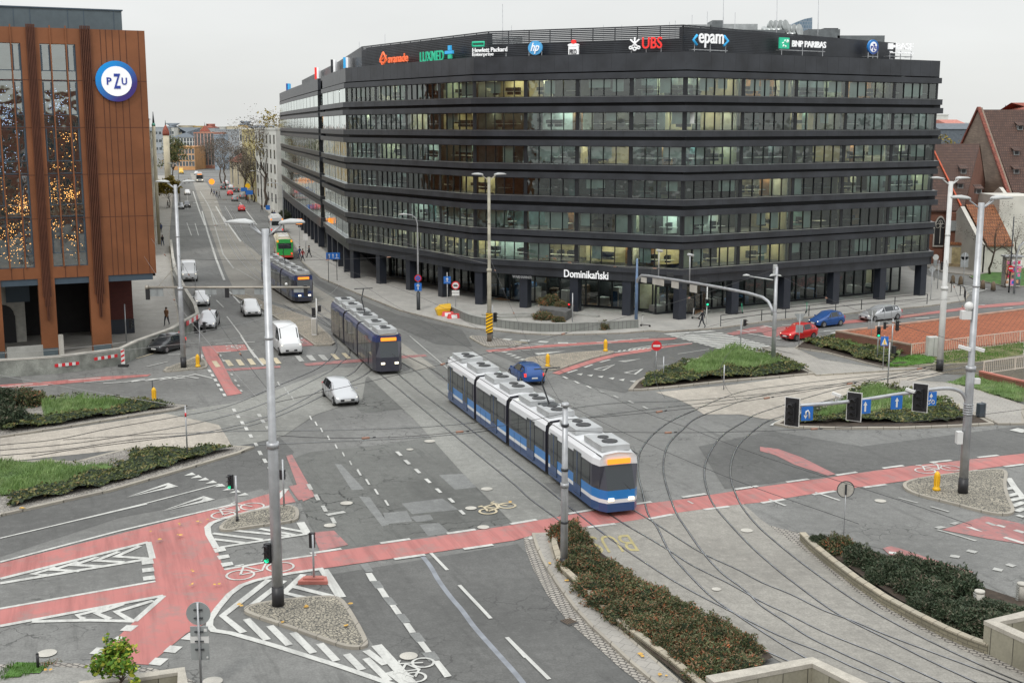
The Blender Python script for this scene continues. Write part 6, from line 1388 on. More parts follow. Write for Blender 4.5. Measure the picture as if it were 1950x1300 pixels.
# --- trees
def tree(name, label, base, h, trunk_r, spread, style, seed, leafm=None, nleaf=0, leafs=.12, group=None, crown0=.3, levels=4, barkc=None):
    q = random.Random(seed); t = thing(name, label, 'tree', base, 0, group); bark = barkc or M_BARK
    tr = MB(); cr = MB(); tips = []
    P = [Vector((0,0,0))]; 
    for i in range(1, 5): P.append(P[-1]+Vector((q.gauss(0,.02)*h, q.gauss(0,.02)*h, h*crown0/3)))
    tr.tube(P, [trunk_r*(1.25-.12*i) for i in range(5)], 8); tr.build('trunk', bark, t)
    def grow(p, d, l, r, lv):
        pts = [p]; rs = [r]
        for i in range(3): d = (d+Vector((q.gauss(0,.18), q.gauss(0,.18), q.gauss(.05,.12)))).normalized(); pts.append(pts[-1]+d*l/3); rs.append(r*(1-.22*(i+1)))
        cr.tube(pts, rs, 5 if lv < 2 else 3, 0, cap=False); cr.t += [.3]*(len(cr.f)-len(cr.t))
        if lv >= levels: tips.append(pts[-1]); tips.append(pts[-2]); return
        for k in range(q.choice([2, 3, 3])):
            i = q.choice([1, 2, 3, 3]); dd = (d+Vector((q.gauss(0,.55)*spread, q.gauss(0,.55)*spread, q.gauss(.12,.3)))).normalized(); grow(pts[i], dd, l*q.uniform(.6,.85), rs[i]*.72, lv+1)
    for k in range(6):
        a = k*1.05+q.random()*.6; z_ = P[-1]*(q.uniform(.75, 1) if k else 1); d = Vector((math.cos(a)*.7*spread, math.sin(a)*.7*spread, q.uniform(.6, 1.1))).normalized() if k else Vector((0,0,1)); grow(z_, d, h*(1-crown0)*.38, trunk_r*.55, 0)
    if nleaf:
        V = cr.v; 
        for i in range(nleaf):
            c = q.choice(tips)+Vector((q.gauss(0,1), q.gauss(0,1), q.gauss(0,.8)))*h*.035; s_ = leafs*q.uniform(.5,1.4)
            u = Vector((q.gauss(0,1), q.gauss(0,1), q.gauss(0,.7))).normalized(); v = u.cross(Vector((q.gauss(0,1), q.gauss(0,1), q.gauss(0,1)))).normalized(); b = len(V)
            V += [tuple(c-u*s_), tuple(c+v*s_*.6), tuple(c+u*s_), tuple(c-v*s_*.6)]; cr.f.append([b, b+1, b+2, b+3]); cr.m.append(1); cr.sm.append(False); cr.t.append(q.random())
    cr.build('crown', [bark, leafm or L_TWIG], t); return t
M_BARK = plain('bark', (.085,.065,.05), .95, var=.3, scale=4)
tree('maple_tree', 'young yellow green maple beside the stone wall at the bottom left', G(232,1345), 2.35, .05, 1.0, 'leaf', 3, L_MAPLE, 1500, .085, crown0=.32, levels=3)
for i, (x, yb, Y, h_, lb, sd, lf) in enumerate(((1893,0,163,9.5,'bare round crowned tree in front of the white church wall',5,0),(1938,0,158,9.5,'bare tree at the right edge behind the advertising column',8,0),(1925,0,150,4.5,'small bare sapling behind the advertising column',9,0),
      (432,0,410,17,'tall bare tree left of the red roofed house',11,0),(424,0,430,15,'bare tree in front of the big blank grey building',12,0),(470,0,330,17,'large bare tree in front of the yellow house',13,0),(484,0,322,13,'bare spreading tree nearest the yellow house',14,0),(478,0,345,15,'bare tree between the red roofed house and the yellow house',15,0),
      (1800,0,255,16,'yellow leaved tree beyond the church beside the office block',16,1),(1818,0,265,15,'golden tree standing next to the yellow one beyond the church',17,1),(1835,0,245,13,'bare brown crowned tree just left of the brick gable',18,0),(1812,0,235,13,'bare brown tree above the lower church roof',19,0),
      (331,0,440,14,'green tree at the end of the left row of townhouses',20,2),(505,0,300,22,'leafless tree top on the skyline above the grey house',21,0),(527,0,310,21,'brown leaved tree top beside the office roof',22,1),(322,0,300,7,'small yellow street tree by the left townhouses',23,1))):
    q = atdepth(x, 400, Y); tree('yellow_tree' if lf == 1 else ('green_tree' if lf == 2 else 'bare_tree'), lb, (q.x, q.y, 0), h_, h_*.014, 1.0 if i > 1 else 1.25, 'bare', sd, [L_TWIG, L_OLIVE, L_SHRUB][lf], [2600 if i > 2 else 350, 2600, 3000][lf], [.16 if i > 2 else .08, .28, .3][lf], crown0=.28, levels=4)
q = G(530, 440); 
for i, (x, y, lb) in enumerate(((508,385,'low evergreen shrub against the grey house'), (541,420,'potted shrub by the first office columns'), (575,400,'hidden'))[:2]):
    p_ = G(x, y); o = bpy.data.objects.new('shrub', DM[i].data); COL.objects.link(o); o.location = (p_.x, p_.y, .1); o.scale = (1.4, 1.4, 2.2); finish(o, lb, 'bush', None, 'thing')
for o in BM+DM: bpy.data.objects.remove(o)
# ================================================================ poles, lamps, signals, signs, wires
LUM = plain('lamp head white', (.46,.47,.46), .4, var=.05)
def head(mb, p, d, L=1.3, w=.32):   # a flat leaf shaped luminaire along direction d
    d = Vector(d).normalized(); s = Vector((-d.y, d.x, 0)).normalized(); up = Vector((0,0,1)); P = []
    for f, ww, hh in ((0,.25,.05),(.15,.8,.1),(.5,1,.14),(.85,.75,.09),(1,.3,.03)):
        c = Vector(p)+d*L*f; P.append([c-s*w*ww, c-s*w*ww*.6+up*hh, c+s*w*ww*.6+up*hh, c+s*w*ww, c-up*.04])
    vs = [v for r_ in P for v in r_]; fs = [(i*5+k, i*5+(k+1) % 5, (i+1)*5+(k+1) % 5, (i+1)*5+k) for i in range(4) for k in range(5)]+[(4,3,2,1,0), (20,21,22,23,24)]
    mb.add(vs, fs, 0, True)
def lamp_post(label, base, h, r0=.23, r1=.15, rz=0.0, arms=4, mat=None, foot=None, step=.45, armL=.55, rise=.2):
    t = thing('street_lamp', label, 'lamp post', base, 0); mat = mat or M_STEEL; mb = MB()
    mb.tube([(0,0,0),(0,0,h*step-.2),(0,0,h*step-.1),(0,0,h)], [r0, r0*.92, r1*1.1, r1], 14); mb.tube([(0,0,h*step-.22),(0,0,h*step+.02)], [r0*1.15, r0*1.1], 14); mb.tube([(0,0,h*.72),(0,0,h*.72+.12)], r1*1.18, 12); mb.build('pole', mat, t)
    mb = MB(); mb.tube([(0,0,-.02),(0,0,.95)], [r0*1.12, r0*1.08], 14); mb.build('foot', foot or M_BLACK, t)
    for i in range(arms):
        a = rz+[0, .45, math.pi, math.pi-.45][i] if arms == 4 else rz+math.pi*i; d = Vector((math.cos(a), math.sin(a), 0)); mb = MB()
        p1 = d*armL+Vector((0,0,h+rise)); mb.tube([(0,0,h-.35), d*.3+Vector((0,0,h-.12)), d*.6+Vector((0,0,h+rise*.6)), p1], .04, 6); o = mb.build('arm', mat, t); mb = MB(); head(mb, p1, d+Vector((0,0,.06)), 1.0, .2); mb.build('lamp_head', LUM, o)
    return t
B_A, B_B, B_C, B_D, B_E = G(530,1157), G(932,652), G(1789,706), G(1833,942), G(350,702)
lamp_post('tallest steel lamp post on the front cobbled island with four lamp heads', B_A, 15.55, rz=.0)
lamp_post('slender rusty concrete lamp post with a black and yellow board in front of the offices', B_B, 15.0, .2, .13, rz=.1, mat=plain('stained concrete pole', (.36,.34,.27), .8, var=.25, scale=1), foot=plain('rusty foot', (.14,.11,.08), .9, var=.3))
lamp_post('white lamp post beside the grey cabinet at the white railing', B_C, 15.2, .26, .18, rz=.1, mat=plain('white painted steel', (.60,.60,.58), .5, var=.08))
lamp_post('lamp post on the right cobbled island carrying the signal arm', B_D, 15.6, .24, .16, rz=-.1)
lamp_post('lamp post with black foot on the island by the curved wall', B_E, 14.9, .22, .14, rz=.1)
t = thing('tram_pole', 'short headless steel pole at the edge of the berry bushes', 'pole', G(1074,1086)); mb = MB(); mb.tube([(0,0,0),(0,0,3.9),(0,0,4.0),(0,0,7.5)], [.17,.16,.14,.12], 14); mb.tube([(0,0,3.85),(0,0,4.05)], .19, 14); mb.tube([(0,0,7.5),(0,0,7.65)], [.2,.16], 12); mb.build('pole', M_STEEL, t)
mb = MB(); mb.tube([(0,0,0),(0,0,.6)], .18, 12); mb.build('foot', M_BLACK, t)
for z in (2.2, 4.6, 6.6): mb = MB(); mb.tube([(0,0,z),(0,0,z+.12)], .17, 12); mb.build('clamp', M_STEELD, t)
# single armed lamp by the offices
t = thing('street_lamp', 'single armed curved street lamp on the pavement with a blue arrow sign', 'lamp post', G(797,592)); mb = MB(); mb.tube([(0,0,0),(0,0,2)], .2, 10); mb.build('foot', M_STEELD, t)
mb = MB(); mb.tube([(0,0,2),(0,0,5),(0,0,9.3),(-.15,0,9.9),(-.6,0,10.25),(-1.1,0,10.3)], [.12,.1,.07,.06,.05,.05], 8); mb.build('pole', M_STEEL, t); mb = MB(); head(mb, (-1.0,0,10.28), (-1,0,0), 1.0, .22); mb.build('lamp_head', LUM, t)
mb = MB(); mb.disc((0,-.16,3.55), (0,1,0), .38, .03, 20, 0); mb.disc((0,-.18,3.55), (0,1,0), .28, .03, 20, 1); mb.beam((-.2,-.2,3.75),(.2,-.2,3.35),.05,.02,0); mb.beam((.2,-.2,3.75),(-.2,-.2,3.35),.05,.02,0); mb.build('no_stopping_sign', [M_SRED, M_BLUE], t)
mb = MB(); mb.box((0,-.16,2.6),(.75,.03,.85),0); mb.beam((0,-.19,2.3),(0,-.19,2.8),.1,.02,1); mb.add([(-.2,-.2,2.72),(.2,-.2,2.72),(0,-.2,2.95)],[(0,1,2)],1); mb.build('arrow_sign', [M_BLUE, M_WHT], t)
for i, (x, y, h_, lb) in enumerate(((499,392,8,'far street lamp by the pavement of the white house, nearest'), (489,370,9,'far street lamp one further along by the yellow house'), (480,362,9,'far street lamp beside the bare trees'), (343,395,10,'far street lamp on the left side of the far street'), (541,452,9,'street lamp beside the first office columns'), (445,345,10,'farthest street lamp near the crossing'))):
    t = thing('street_lamp', lb, 'lamp post', G(x, y), 0, 'lamps along the far street'); mb = MB(); mb.tube([(0,0,0),(0,0,h_),(-.8,0,h_+.5),(-1.6,0,h_+.6)], [.13,.09,.07,.06], 6); mb.build('pole', M_STEELD if i in (0, 1) else M_STEEL, t); mb = MB(); head(mb, (-1.5,0,h_+.58), (-1,0,0), 1.2, .3); mb.build('lamp_head', LUM, t)
def pole_rel(t, p): return Vector(p)-t.location
def signal_head(par, p, d, lit=None, n=3, s=1.0, back=False, two=False):
    """signal facing direction d (unit-ish), p centre"""
    d = Vector((d[0], d[1], 0)).normalized(); sd_ = Vector((-d.y, d.x, 0)); Mx = Matrix(((sd_.x, d.x, 0), (sd_.y, d.y, 0), (0, 0, 1))); p = Vector(p); hh = .32*n*s
    mb = MB(); mb.box(p, (.32*s, .22*s, hh), 0, M=Mx)
    for k in range(n):
        c = p+d*.11*s+Vector((0,0,hh/2-.16*s-.32*s*k)); mb.disc(c+d*.01, d, .11*s, .03, 12, 2)
        for a in range(-2, 3): mb.beam(c+Mx@Vector((.125*s*math.sin(a*.6), 0, .125*s*math.cos(a*.6))), c+Mx@Vector((.125*s*math.sin(a*.6), .2*s, .125*s*math.cos(a*.6)-.02)), .07*s, .012, 0)
        if lit is not None and k == lit[0]: mb.disc(c+d*.035, d, .115*s, .02, 12, 1)
    o = mb.build('signal_head', [M_BLACK, {'g': M_GREEN_ON, 'r': M_RED_ON}[lit[1]] if lit else M_LENS, M_LENS], par)
    if back:
        mb = MB(); q = p-d*.13; mb.box(q, (.74*s, .03, hh+.45*s), 1, M=Mx); mb.box(q+d*.012, (.67*s, .03, hh+.38*s), 0, M=Mx); mb.build('backing_board', [M_BLACK, M_WHT], par)
    return o
SIGP = []
def signal(label, base, h, heads, r=.055, mat=None, foot=None, name='traffic_light', extra=None):
    t = thing(name, label, 'traffic light', base); mb = MB(); mb.tube([(0,0,0),(0,0,h)], r, 8); mb.build('pole', mat or M_STEEL, t)
    if foot: mb = MB(); foot(mb); mb.build('foot', M_BLACK, t)
    for hd in heads: signal_head(t, (hd[0]+hd[3][0]*.18, hd[1]+hd[3][1]*.18, hd[2]), hd[3], hd[4] if len(hd) > 4 else None, hd[5] if len(hd) > 5 else 3, hd[6] if len(hd) > 6 else 1.0)
    return t
bf = lambda mb: mb.tube([(0,0,0),(0,0,.35)], .075, 8)
signal('slim pole with a lit green cycle signal on the small cobbled island', G(452,996), 2.45, [(-.12,0,2.2,(-.5,-.9),(2,'g'),3,.75)], foot=bf)
signal('thin pole with a black topped signal behind the tallest lamp post', G(541,967), 2.6, [(-.12,0,1.75,(.3,.95),None,2,.8)], r=.05)
t = signal('signal turned away on a small red concrete base by the front island', G(598,1108), 2.15, [(-.12,0,1.85,(.3,.95),None,3,.7)], r=.045)
mb = MB(); mb.prism([(-.65,-.3),(.65,-.3),(.5,.32),(-.5,.32)], -.0, .16); mb.prism([(-.45,-.15),(.45,-.15),(.4,.18),(-.4,.18)], .16, .24); mb.build('concrete_base', plain('red painted base', (.42,.15,.12), .8, var=.15), t)
signal('signal and white box on the cobbled strip between the tram tracks', G(604,640), 3.6, [(-.3,0,2.2,(0,1),None,3,1.0),(.25,0,2.6,(0,1),None,2,.9)], mat=M_WHT)
signal('signal on the island tip near the yellow bollard by the curved wall', G(382,690), 3.4, [(-.1,0,3.0,(-.6,-.8),None,3,1),(.25,0,3.0,(1,0),None,3,.9)], r=.06)
signal('signal with a grey back plate below the copper building', G(241,656), 3.7, [(.25,0,1.9,(1,.1),None,3,.9)])
signal('signal head on a short grey pole at the zebra crossing island', G(1410,665), 2.7, [(.15,0,2.4,(.8,-.5),None,2,.9)])
signal('green pedestrian signal in front of the office columns with grey boxes', G(1345,620), 4.1, [(.05,0,2.35,(-.1,-1),(1,'g'),2,1)], mat=M_WHT)
signal('red pedestrian signal beside the plaza planter', G(1090,619), 3.2, [(-.25,0,2.0,(-.4,-1),(0,'r'),2,.9)])
signal('green signal pair above the long grass near the brick wall', G(1670,689), 3.4, [(0,0,2.6,(-.2,-1),(2,'g'),3,.9),(.3,0,3.1,(1,-.2),None,2,.9)])
signal('signal with white tip beside the brick bank', G(1697,682), 3.4, [(.2,0,2.8,(1,.1),None,3,.9)])
signal('small signal on a grey pole between tracks and the long grass island', G(1690,738), 3.5, [(.18,0,2.9,(.9,.3),None,2,.9)])
signal('far signal on the side street beyond the offices', G(1785,552), 3.6, [(.15,0,2.9,(1,-.2),None,3,1)])
signal('signal pole with two heads against the hazard board of the rusty lamp post', G(938,648), 3.3, [(.1,-.2,2.2,(.8,-.6),None,3,.9),(-.1,-.2,2.3,(-.9,-.5),None,3,.9)])
# thin tram stop posts
for i, (x, y, h_, lb) in enumerate(((357,868,3.1,'thin grey post with a red band in the lower planted island'), (1263,724,1.9,'thin post behind the no entry sign'), (1378,742,1.9,'thin post at the front of the large grass island'), (373,561,3.4,'white topped post on the road near the white van'), (292,766,1.6,'dark post behind the yellow bollard of the upper planted island'))):
    mb = MB(); mb.tube([(0,0,0),(0,0,h_)], .045, 6); 
    if i == 0: mb.tube([(0,0,h_*.78),(0,0,h_*.86)], .055, 6, 1)
    o = mb.build('marker_post', [M_STEEL if i != 4 else M_STEELD, M_SRED]); o.location = G(x, y); finish(o, lb, 'post', None, 'thing')
# --- gantry on the left, seen from behind
t = thing('signal_gantry', 'long straight signal arm seen from behind across the far street', 'gantry', G(345,700)+Vector((0,0,0))); Yg = t.location.y
def gp(x, y, Y=None): return atdepth(x, y, Y or Yg)-t.location
a, b = gp(277,547), gp(590,547); mb = MB(); b.z = a.z; mb.tube([a, b], .09, 8); mb.tube([a+Vector((0,0,.0)), a+Vector((.25,0,0))], .16, 8); mb.beam(gp(340,500), gp(300,547), .04, .04); mb.build('arm', plain('bronze steel', (.36,.33,.28), .5, .4, var=.1), t)
for x0, x1, y1 in ((285,311,564),(390,412,561),(442,466,561),(484,506,561),(559,582,557)):
    p0, p1 = gp(x0,549), gp(x1,y1); mb = MB(); mb.box(((p0.x+p1.x)/2, .06, (p0.z+p1.z)/2), (p1.x-p0.x, .04, p0.z-p1.z)); mb.box(((p0.x+p1.x)/2, -.0, (p0.z+p1.z)/2), (.06, .05, p0.z-p1.z)); mb.build('sign_back', M_GREYS, t)
for x, y in ((281,560),(432,556),(582,554)): p_ = gp(x, y); signal_head(t, (p_.x, 0.05, p_.z), (0,1), None, 3, .95)
mb = MB(); p_ = gp(545, 541); mb.ball((p_.x, 0, p_.z), .12); mb.build('camera', M_WHT, t)
# --- arched gantry in the middle
t = thing('signal_gantry', 'arched steel gantry with sign backs and two upright lamps by the zebra crossing', 'gantry', G(1472,694)); Pm = t.location.copy(); PmL = G(1211,626)
mb = MB(); mb.tube([(0,0,0),(0,0,4.2),(0,0,4.3),(0,0,8.15)], [.2,.17,.15,.13], 10); mb.build('pole', M_STEEL, t)
wl = Wall(PmL, Pm)
def gm(x, y): return onplane(x, y, PmL, Pm)-Pm
arc = [gm(x, y) for x, y in ((1472,600),(1470,588),(1463,574),(1452,566),(1425,558),(1380,549),(1330,540),(1280,532),(1235,525),(1222,524),(1214,532),(1211,546))]
mb = MB(); mb.tube(arc, .13, 8); mb.build('arm', M_STEEL, t); q = PmL-Pm; mb = MB(); mb.tube([(q.x,q.y,0),(q.x,q.y,4),(q.x,q.y,gm(1212,492).z)], [.17,.15,.09], 8); mb.build('pole', plain('blue grey pole', (.13,.20,.32), .5, .2), t)
for x0, x1, y0, y1, m_ in ((1221,1231,527,539,1),(1243,1254,528,543,1),(1254,1264,530,545,1),(1240,1252,513,525,0),(1270,1282,518,532,0),(1279,1292,533,550,1),(1301,1313,522,537,0),(1314,1327,541,558,1),(1333,1346,528,544,0),(1300,1308,537,552,0),(1334,1344,546,556,0)):
    p0, p1 = gm(x0, y0), gm(x1, y1); c = (p0+p1)/2; mb = MB(); mb.box(c, ((p1-p0).to_2d().length, .05, abs(p0.z-p1.z)), 0, rz=math.atan2(wl.u.y, wl.u.x)); mb.build('sign_back', M_CONCL if m_ else M_STEELD, t)
for x, yb, yt in ((1254,526,476),(1313,537,484)): a, b = gm(x, yb), gm(x+1, yt); mb = MB(); mb.tube([a, b], .06, 6); mb.tube([b-Vector((.2,.1,0)), b+Vector((.35,.2,-.15))], .12, 6, 1); mb.build('lamp', [M_STEEL, LUM], t)
mb = MB(); a = gm(1472,533); mb.tube([a, gm(1427,526)], .06, 6); head(mb, gm(1428,525), (-1,.2,0), .6, .2); head(mb, gm(1470,524), (.8,-.8,0), .9, .16); head(mb, gm(1478,524), (-.8,-.8,0), .9, .16); mb.box(gm(1476,513), (.3,.3,.8)); mb.build('lamp', LUM, t)
# --- signal arm on the right lamp post
t = thing('signal_gantry', 'curved signal arm with three black framed signals and blue signs on the right lamp post', 'gantry', (B_D.x, B_D.y, 0)); AD = (B_D.x-14, B_D.y-1.6)
def ga(x, y): return onplane(x, y, AD, B_D)-Vector((B_D.x, B_D.y, 0))
ar = [ga(x, y) for x, y in ((1844,776),(1840,762),(1832,748),(1818,741),(1800,739),(1770,742),(1700,752),(1620,764),(1500,774))]; mb = MB(); mb.tube(catmull(ar, 3), .1, 10)
for k in range(5): z = ar[0].z-.35+k*.13; mb.tube([(0,0,z),(0,0,z+.05)], .27, 12)
mb.build('arm', M_STEEL, t); fd = (.28,-.96)
for x, y, lb in ((1506,784,0),(1624,774,1),(1750,757,2)):
    p_ = ga(x, y); signal_head(t, p_+Vector((0,-.1,0)), (-.55,-.83), None, 3, 1.1, back=True)
def bsign(x, y, w_, h_, kind):
    p_ = ga(x, y)+Vector((0,-.12,0)); mb = MB(); n = Vector((.25,-.97,0)).normalized(); s_ = Vector((-n.y, n.x, 0)); Mx = Matrix(((s_.x, -n.x, 0), (s_.y, -n.y, 0), (0,0,1))); mb.box(p_, (w_, .04, h_), 0, M=Mx)
    def q(u, v): return p_+Mx@Vector((u*w_/2, -.03, v*h_/2))
    if kind == 'up': mb.beam(q(0,-.7), q(0,.3), .09, .02, 1); mb.add([q(-.35,.2), q(.35,.2), q(0,.78)], [(0,1,2)], 1)
    if kind == 'turn': mb.tube([q(.35,-.7), q(.3,.1), q(.05,.45), q(-.25,.3), q(-.3,-.2)], .05, 5, 1); mb.add([q(-.65,-.2), q(.05,-.2), q(-.3,-.75)], [(0,1,2)], 1)
    if kind == 'bike':
        for c in (-.4, .4): mb.tube([q(c+.26*math.cos(k*.785), -.5+.26*math.sin(k*.785)) for k in range(9)], .02, 4, 1)
        mb.tube([q(-.4,-.5), q(-.1,-.1), q(.3,-.1), q(.05,-.5), q(-.1,-.1)], .02, 4, 1); mb.add([q(-.3,.35), q(0,.1), q(.3,.35), q(0,.85)], [(0,1,2,3)], 1)
    mb.build('blue_sign', [M_BLUE, M_WHT], t)
bsign(1536,786,.66,.74,'turn'); bsign(1646,773,.66,.74,'up'); bsign(1706,765,.66,.72,'up'); bsign(1771,758,.66,.74,'bike')
for x, y in ((1592,750),(1732,742)): p_ = ga(x, y); mb = MB(); mb.beam(p_+Vector((-.2,0,.05)), p_+Vector((.2,-.25,-.06)), .14, .14); mb.beam(p_, p_-Vector((0,0,.4)), .04, .04); mb.build('traffic_camera', M_WHT, t)
for x, y in ((1836,661),(1862,663)): p_ = ga(x, y); mb = MB(); mb.beam(p_+Vector((-.3,0,.06)), p_+Vector((.25,-.3,-.08)), .18, .16); mb.beam((0,0,p_.z), p_, .05, .05); mb.build('traffic_camera', M_WHT, t)
mb = MB(); p_ = ga(1826,832); mb.box((-.42,-.1,p_.z), (.3,.35,.65)); mb.build('control_box', M_WHT, t)
mb = MB(); p_ = ga(1822,600); mb.box((-.45,0,p_.z), (.5,.35,.45)); mb.ball((-.3,0,p_.z+.45), .25); mb.build('loudspeaker', M_WHT, t)
mb = MB(); p_ = ga(1850,725); mb.box((.35,0,p_.z), (.32,.25,.28)); mb.build('control_box', M_WHT, t)
# pedestrian light on the tallest lamp post
t = thing('traffic_light', 'lit green signal clamped to the tallest lamp post', 'traffic light', (B_A.x, B_A.y, 0)); p_ = onplane(511,1051, (B_A.x-5,B_A.y),(B_A.x+5,B_A.y)); signal_head(t, (p_.x-B_A.x, -.1, p_.z), (-.35,-.93), (2,'g'), 3, .85); mb = MB(); mb.box((-.22,0,p_.z),(.2,.12,.9)); mb.build('clamp', M_GREYS, t)
# --- standing signs
def post_sign(label, base, h, build, r=.035, mat=None, name='road_sign', rz=0.0, cat='sign'):
    t = thing(name, label, cat, base, rz); mb = MB(); mb.tube([(0,0,0),(0,0,h)], r, 8); mb.build('post', mat or M_STEEL, t); build(t); return t
def b_noentry(t):
    mb = MB(); mb.disc((0,-.06,2.45), (0,1,0), .40, .03, 28, 0); mb.box((0,-.085,2.45), (.56,.02,.15), 1); mb.build('sign_face', [M_SRED, M_WHT], t)
post_sign('round red no entry sign at the tip of the large grass island', G(1249,716), 2.5, b_noentry)
def b_back(t):
    mb = MB(); mb.disc((0,.05,2.9), (0,1,0), .42, .03, 28); mb.build('round_plate', M_GREYS, t)
    mb = MB(); mb.box((.0,.05,2.25), (.62,.03,.36), 0); mb.box((.22,.03,2.3), (.1,.02,.1), 1); mb.build('lower_plate', [M_GREYS, M_WHT], t)
    mb = MB(); mb.box((.0,.05,1.95), (.64,.03,.26)); mb.build('lower_plate', M_WHT, t)
    mb = MB(); mb.box((.0,.05,1.5), (.64,.03,.62), 0); mb.box((.25,.03,1.3), (.06,.02,.06), 1); mb.build('lower_plate', [M_GREYS, M_WHT], t)
    for z in (2.75, 3.05, 2.25, 1.9, 1.6): mb = MB(); mb.box((0,0,z), (.3,.06,.04)); mb.build('clamp', M_STEELD, t)
post_sign('round sign and three plates seen from behind beside the small maple', G(384,1318), 3.32, b_back, r=.045)
def b_back2(t): mb = MB(); mb.disc((0,.05,2.6), (0,1,0), .40, .03, 28, 0); mb.tube([(.40*math.cos(k*.2618), .03, 2.6+.40*math.sin(k*.2618)) for k in range(25)], .02, 5, 1); mb.box((0,0,2.6), (.08,.06,.5), 1); mb.build('sign_back', [M_CONCL, M_STEELD], t)
post_sign('round sign seen from behind at the tip of the right bed', G(1606,1032), 2.7, b_back2, r=.02)
def b_yield(t): mb = MB(); mb.add([(-.5,.05,3.1),(.5,.05,3.1),(0,.05,2.25),(-.5,.08,3.1),(.5,.08,3.1),(0,.08,2.25)], [(0,2,1),(3,4,5),(0,1,4,3),(1,2,5,4),(2,0,3,5)]); mb.build('triangle_plate', M_GREYS, t); mb = MB(); mb.box((0,.06,1.75), (.66,.03,.7)); mb.build('lower_plate', M_GREYS, t)
post_sign('give way sign seen from behind between the red car and the gantry', G(1521,663), 3.1, b_yield); post_sign('give way sign seen from behind in front of the brick wall', G(1658,655), 3.1, b_yield)
def b_cross(t): mb = MB(); mb.box((0,-.05,2.45), (.62,.03,.75), 0); mb.add([(-.24,-.08,2.15),(.24,-.08,2.15),(0,-.08,2.75)], [(0,1,2)], 1); mb.box((0,-.1,2.4), (.1,.02,.3), 2); mb.box((.06,-.1,2.22), (.12,.02,.06), 2); mb.build('sign_face', [M_BLUE, M_WHT, M_SYEL], t)
post_sign('blue pedestrian crossing sign with a white triangle near the track crossing', G(1681,706), 2.9, b_cross)
def b_park(t): mb = MB(); mb.box((0,-.05,2.75), (.78,.03,.8), 0); mb.beam((0,-.08,2.6),(0,-.08,2.85),.1,.02,1); mb.add([(-.16,-.085,2.82),(.16,-.085,2.82),(0,-.085,3.05)],[(0,1,2)],1); mb.beam((-.3,-.08,2.62),(.3,-.08,2.5),.05,.02,1); mb.build('sign_face', [M_BLUE, M_WHT], t)
post_sign('small blue square sign on a white post beside the plaza wall', G(852,580), 3.6, b_park, mat=M_WHT)
def b_weight(t):
    mb = MB(); mb.disc((0,-.05,3.0), (0,1,0), .44, .03, 24, 0); mb.disc((0,-.07,3.0), (0,1,0), .33, .03, 24, 1); mb.box((-.04,-.1,3.0), (.36,.02,.16), 2); mb.box((.17,-.1,2.97), (.1,.02,.1), 2); mb.build('sign_face', [M_SRED, M_WHT, M_BLACK], t)
    for z in (2.35, 2.05): mb = MB(); mb.box((0,-.05,z), (.8,.03,.26)); mb.build('lower_plate', M_WHT, t)
post_sign('round no lorry sign with two white plates beside the plaza wall', G(868,597), 3.4, b_weight)
t = thing('lane_sign', 'wide blue lane sign on two thin posts by the office columns', 'sign', (G(637,536))); a, b = G(626,537)-t.location, G(642,536)-t.location
for q in (a, b): mb = MB(); mb.tube([(q.x,q.y,0),(q.x,q.y,3.6)], .04, 6); mb.build('post', M_STEELD, t)
mb = MB(); c = (a+b)/2; mb.box((c.x+.1,c.y-.06,3.3), (1.75,.04,.85), 0)
for u in (-.5,0,.5): mb.box((c.x+.1+u*.95,c.y-.09,3.22), (.07,.02,.4), 1); mb.add([(c.x+.1+u*.95-.12,c.y-.1,3.38),(c.x+.1+u*.95+.12,c.y-.1,3.38),(c.x+.1+u*.95,c.y-.1,3.6)],[(0,1,2)],1)
mb.box((c.x+.58,c.y-.09,3.02), (.5,.02,.06), 1); mb.build('sign_face', [M_BLUE, M_WHT], t)
def simple_sign(k, c, h, w_, hh, cols, label, kind='box', r=.03):
    t = thing('road_sign', label, 'sign', G(*px(k, [c])[0])); mb = MB(); mb.tube([(0,0,0),(0,0,h)], r, 6); mb.build('post', M_STEEL, t); mb = MB()
    if kind == 'disc': mb.disc((0,-.06,h-.1), (0,1,0), w_/2, .03, 18, 0)
    else: mb.box((0,-.06,h-hh/2), (w_, .03, hh), 0)
    mb.build('sign_face', cols, t); return t
simple_sign('p', (511,420), 3.2, .9, .95, [M_BLUE], 'small blue square parking sign on the far pavement beside the grey house')
simple_sign('p', (466,392), 4.5, 1.6, .9, [M_BLUE], 'blue direction sign above the far pavement near the crossing'); simple_sign('p', (476,400), 4.6, 1.7, 1.0, [M_BLUE], 'wide blue lane sign on the far pavement')
simple_sign('p', (404,366), 3.2, 1.7, 1.5, [M_AMBER_ON], 'round orange roadwork sign on the far tram island', 'disc'); simple_sign('p', (473,388), 4.6, 1.3, 1.3, [M_SYEL], 'round yellow sign above the far pavement', 'disc')
simple_sign('p', (571,470), 4.6, 1.0, .9, [M_AMBER_ON], 'orange lit departure display at the bus stop'); simple_sign('p', (583,492), 3.6, .7, .9, [M_WHT], 'white timetable board on a dark post at the bus stop', r=.05)
simple_sign('p', (1825,560), 0, .1, .1, [M_WHT], 'x') if False else None
for x, y, lb in ((1838,545,'grey arched sign board seen from behind near the zebra of the side street'),):
    t = thing('road_sign', lb, 'sign', G(x-4, y)); mb = MB(); mb.tube([(0,0,0),(0,0,4.2)], .05, 6); mb.build('post', M_STEEL, t); mb = MB(); mb.box((0,.05,3.0), (.95,.04,1.3)); mb.disc((0,.05,3.7), (0,1,0), .47, .04, 18); mb.build('sign_back', M_GREYS, t)
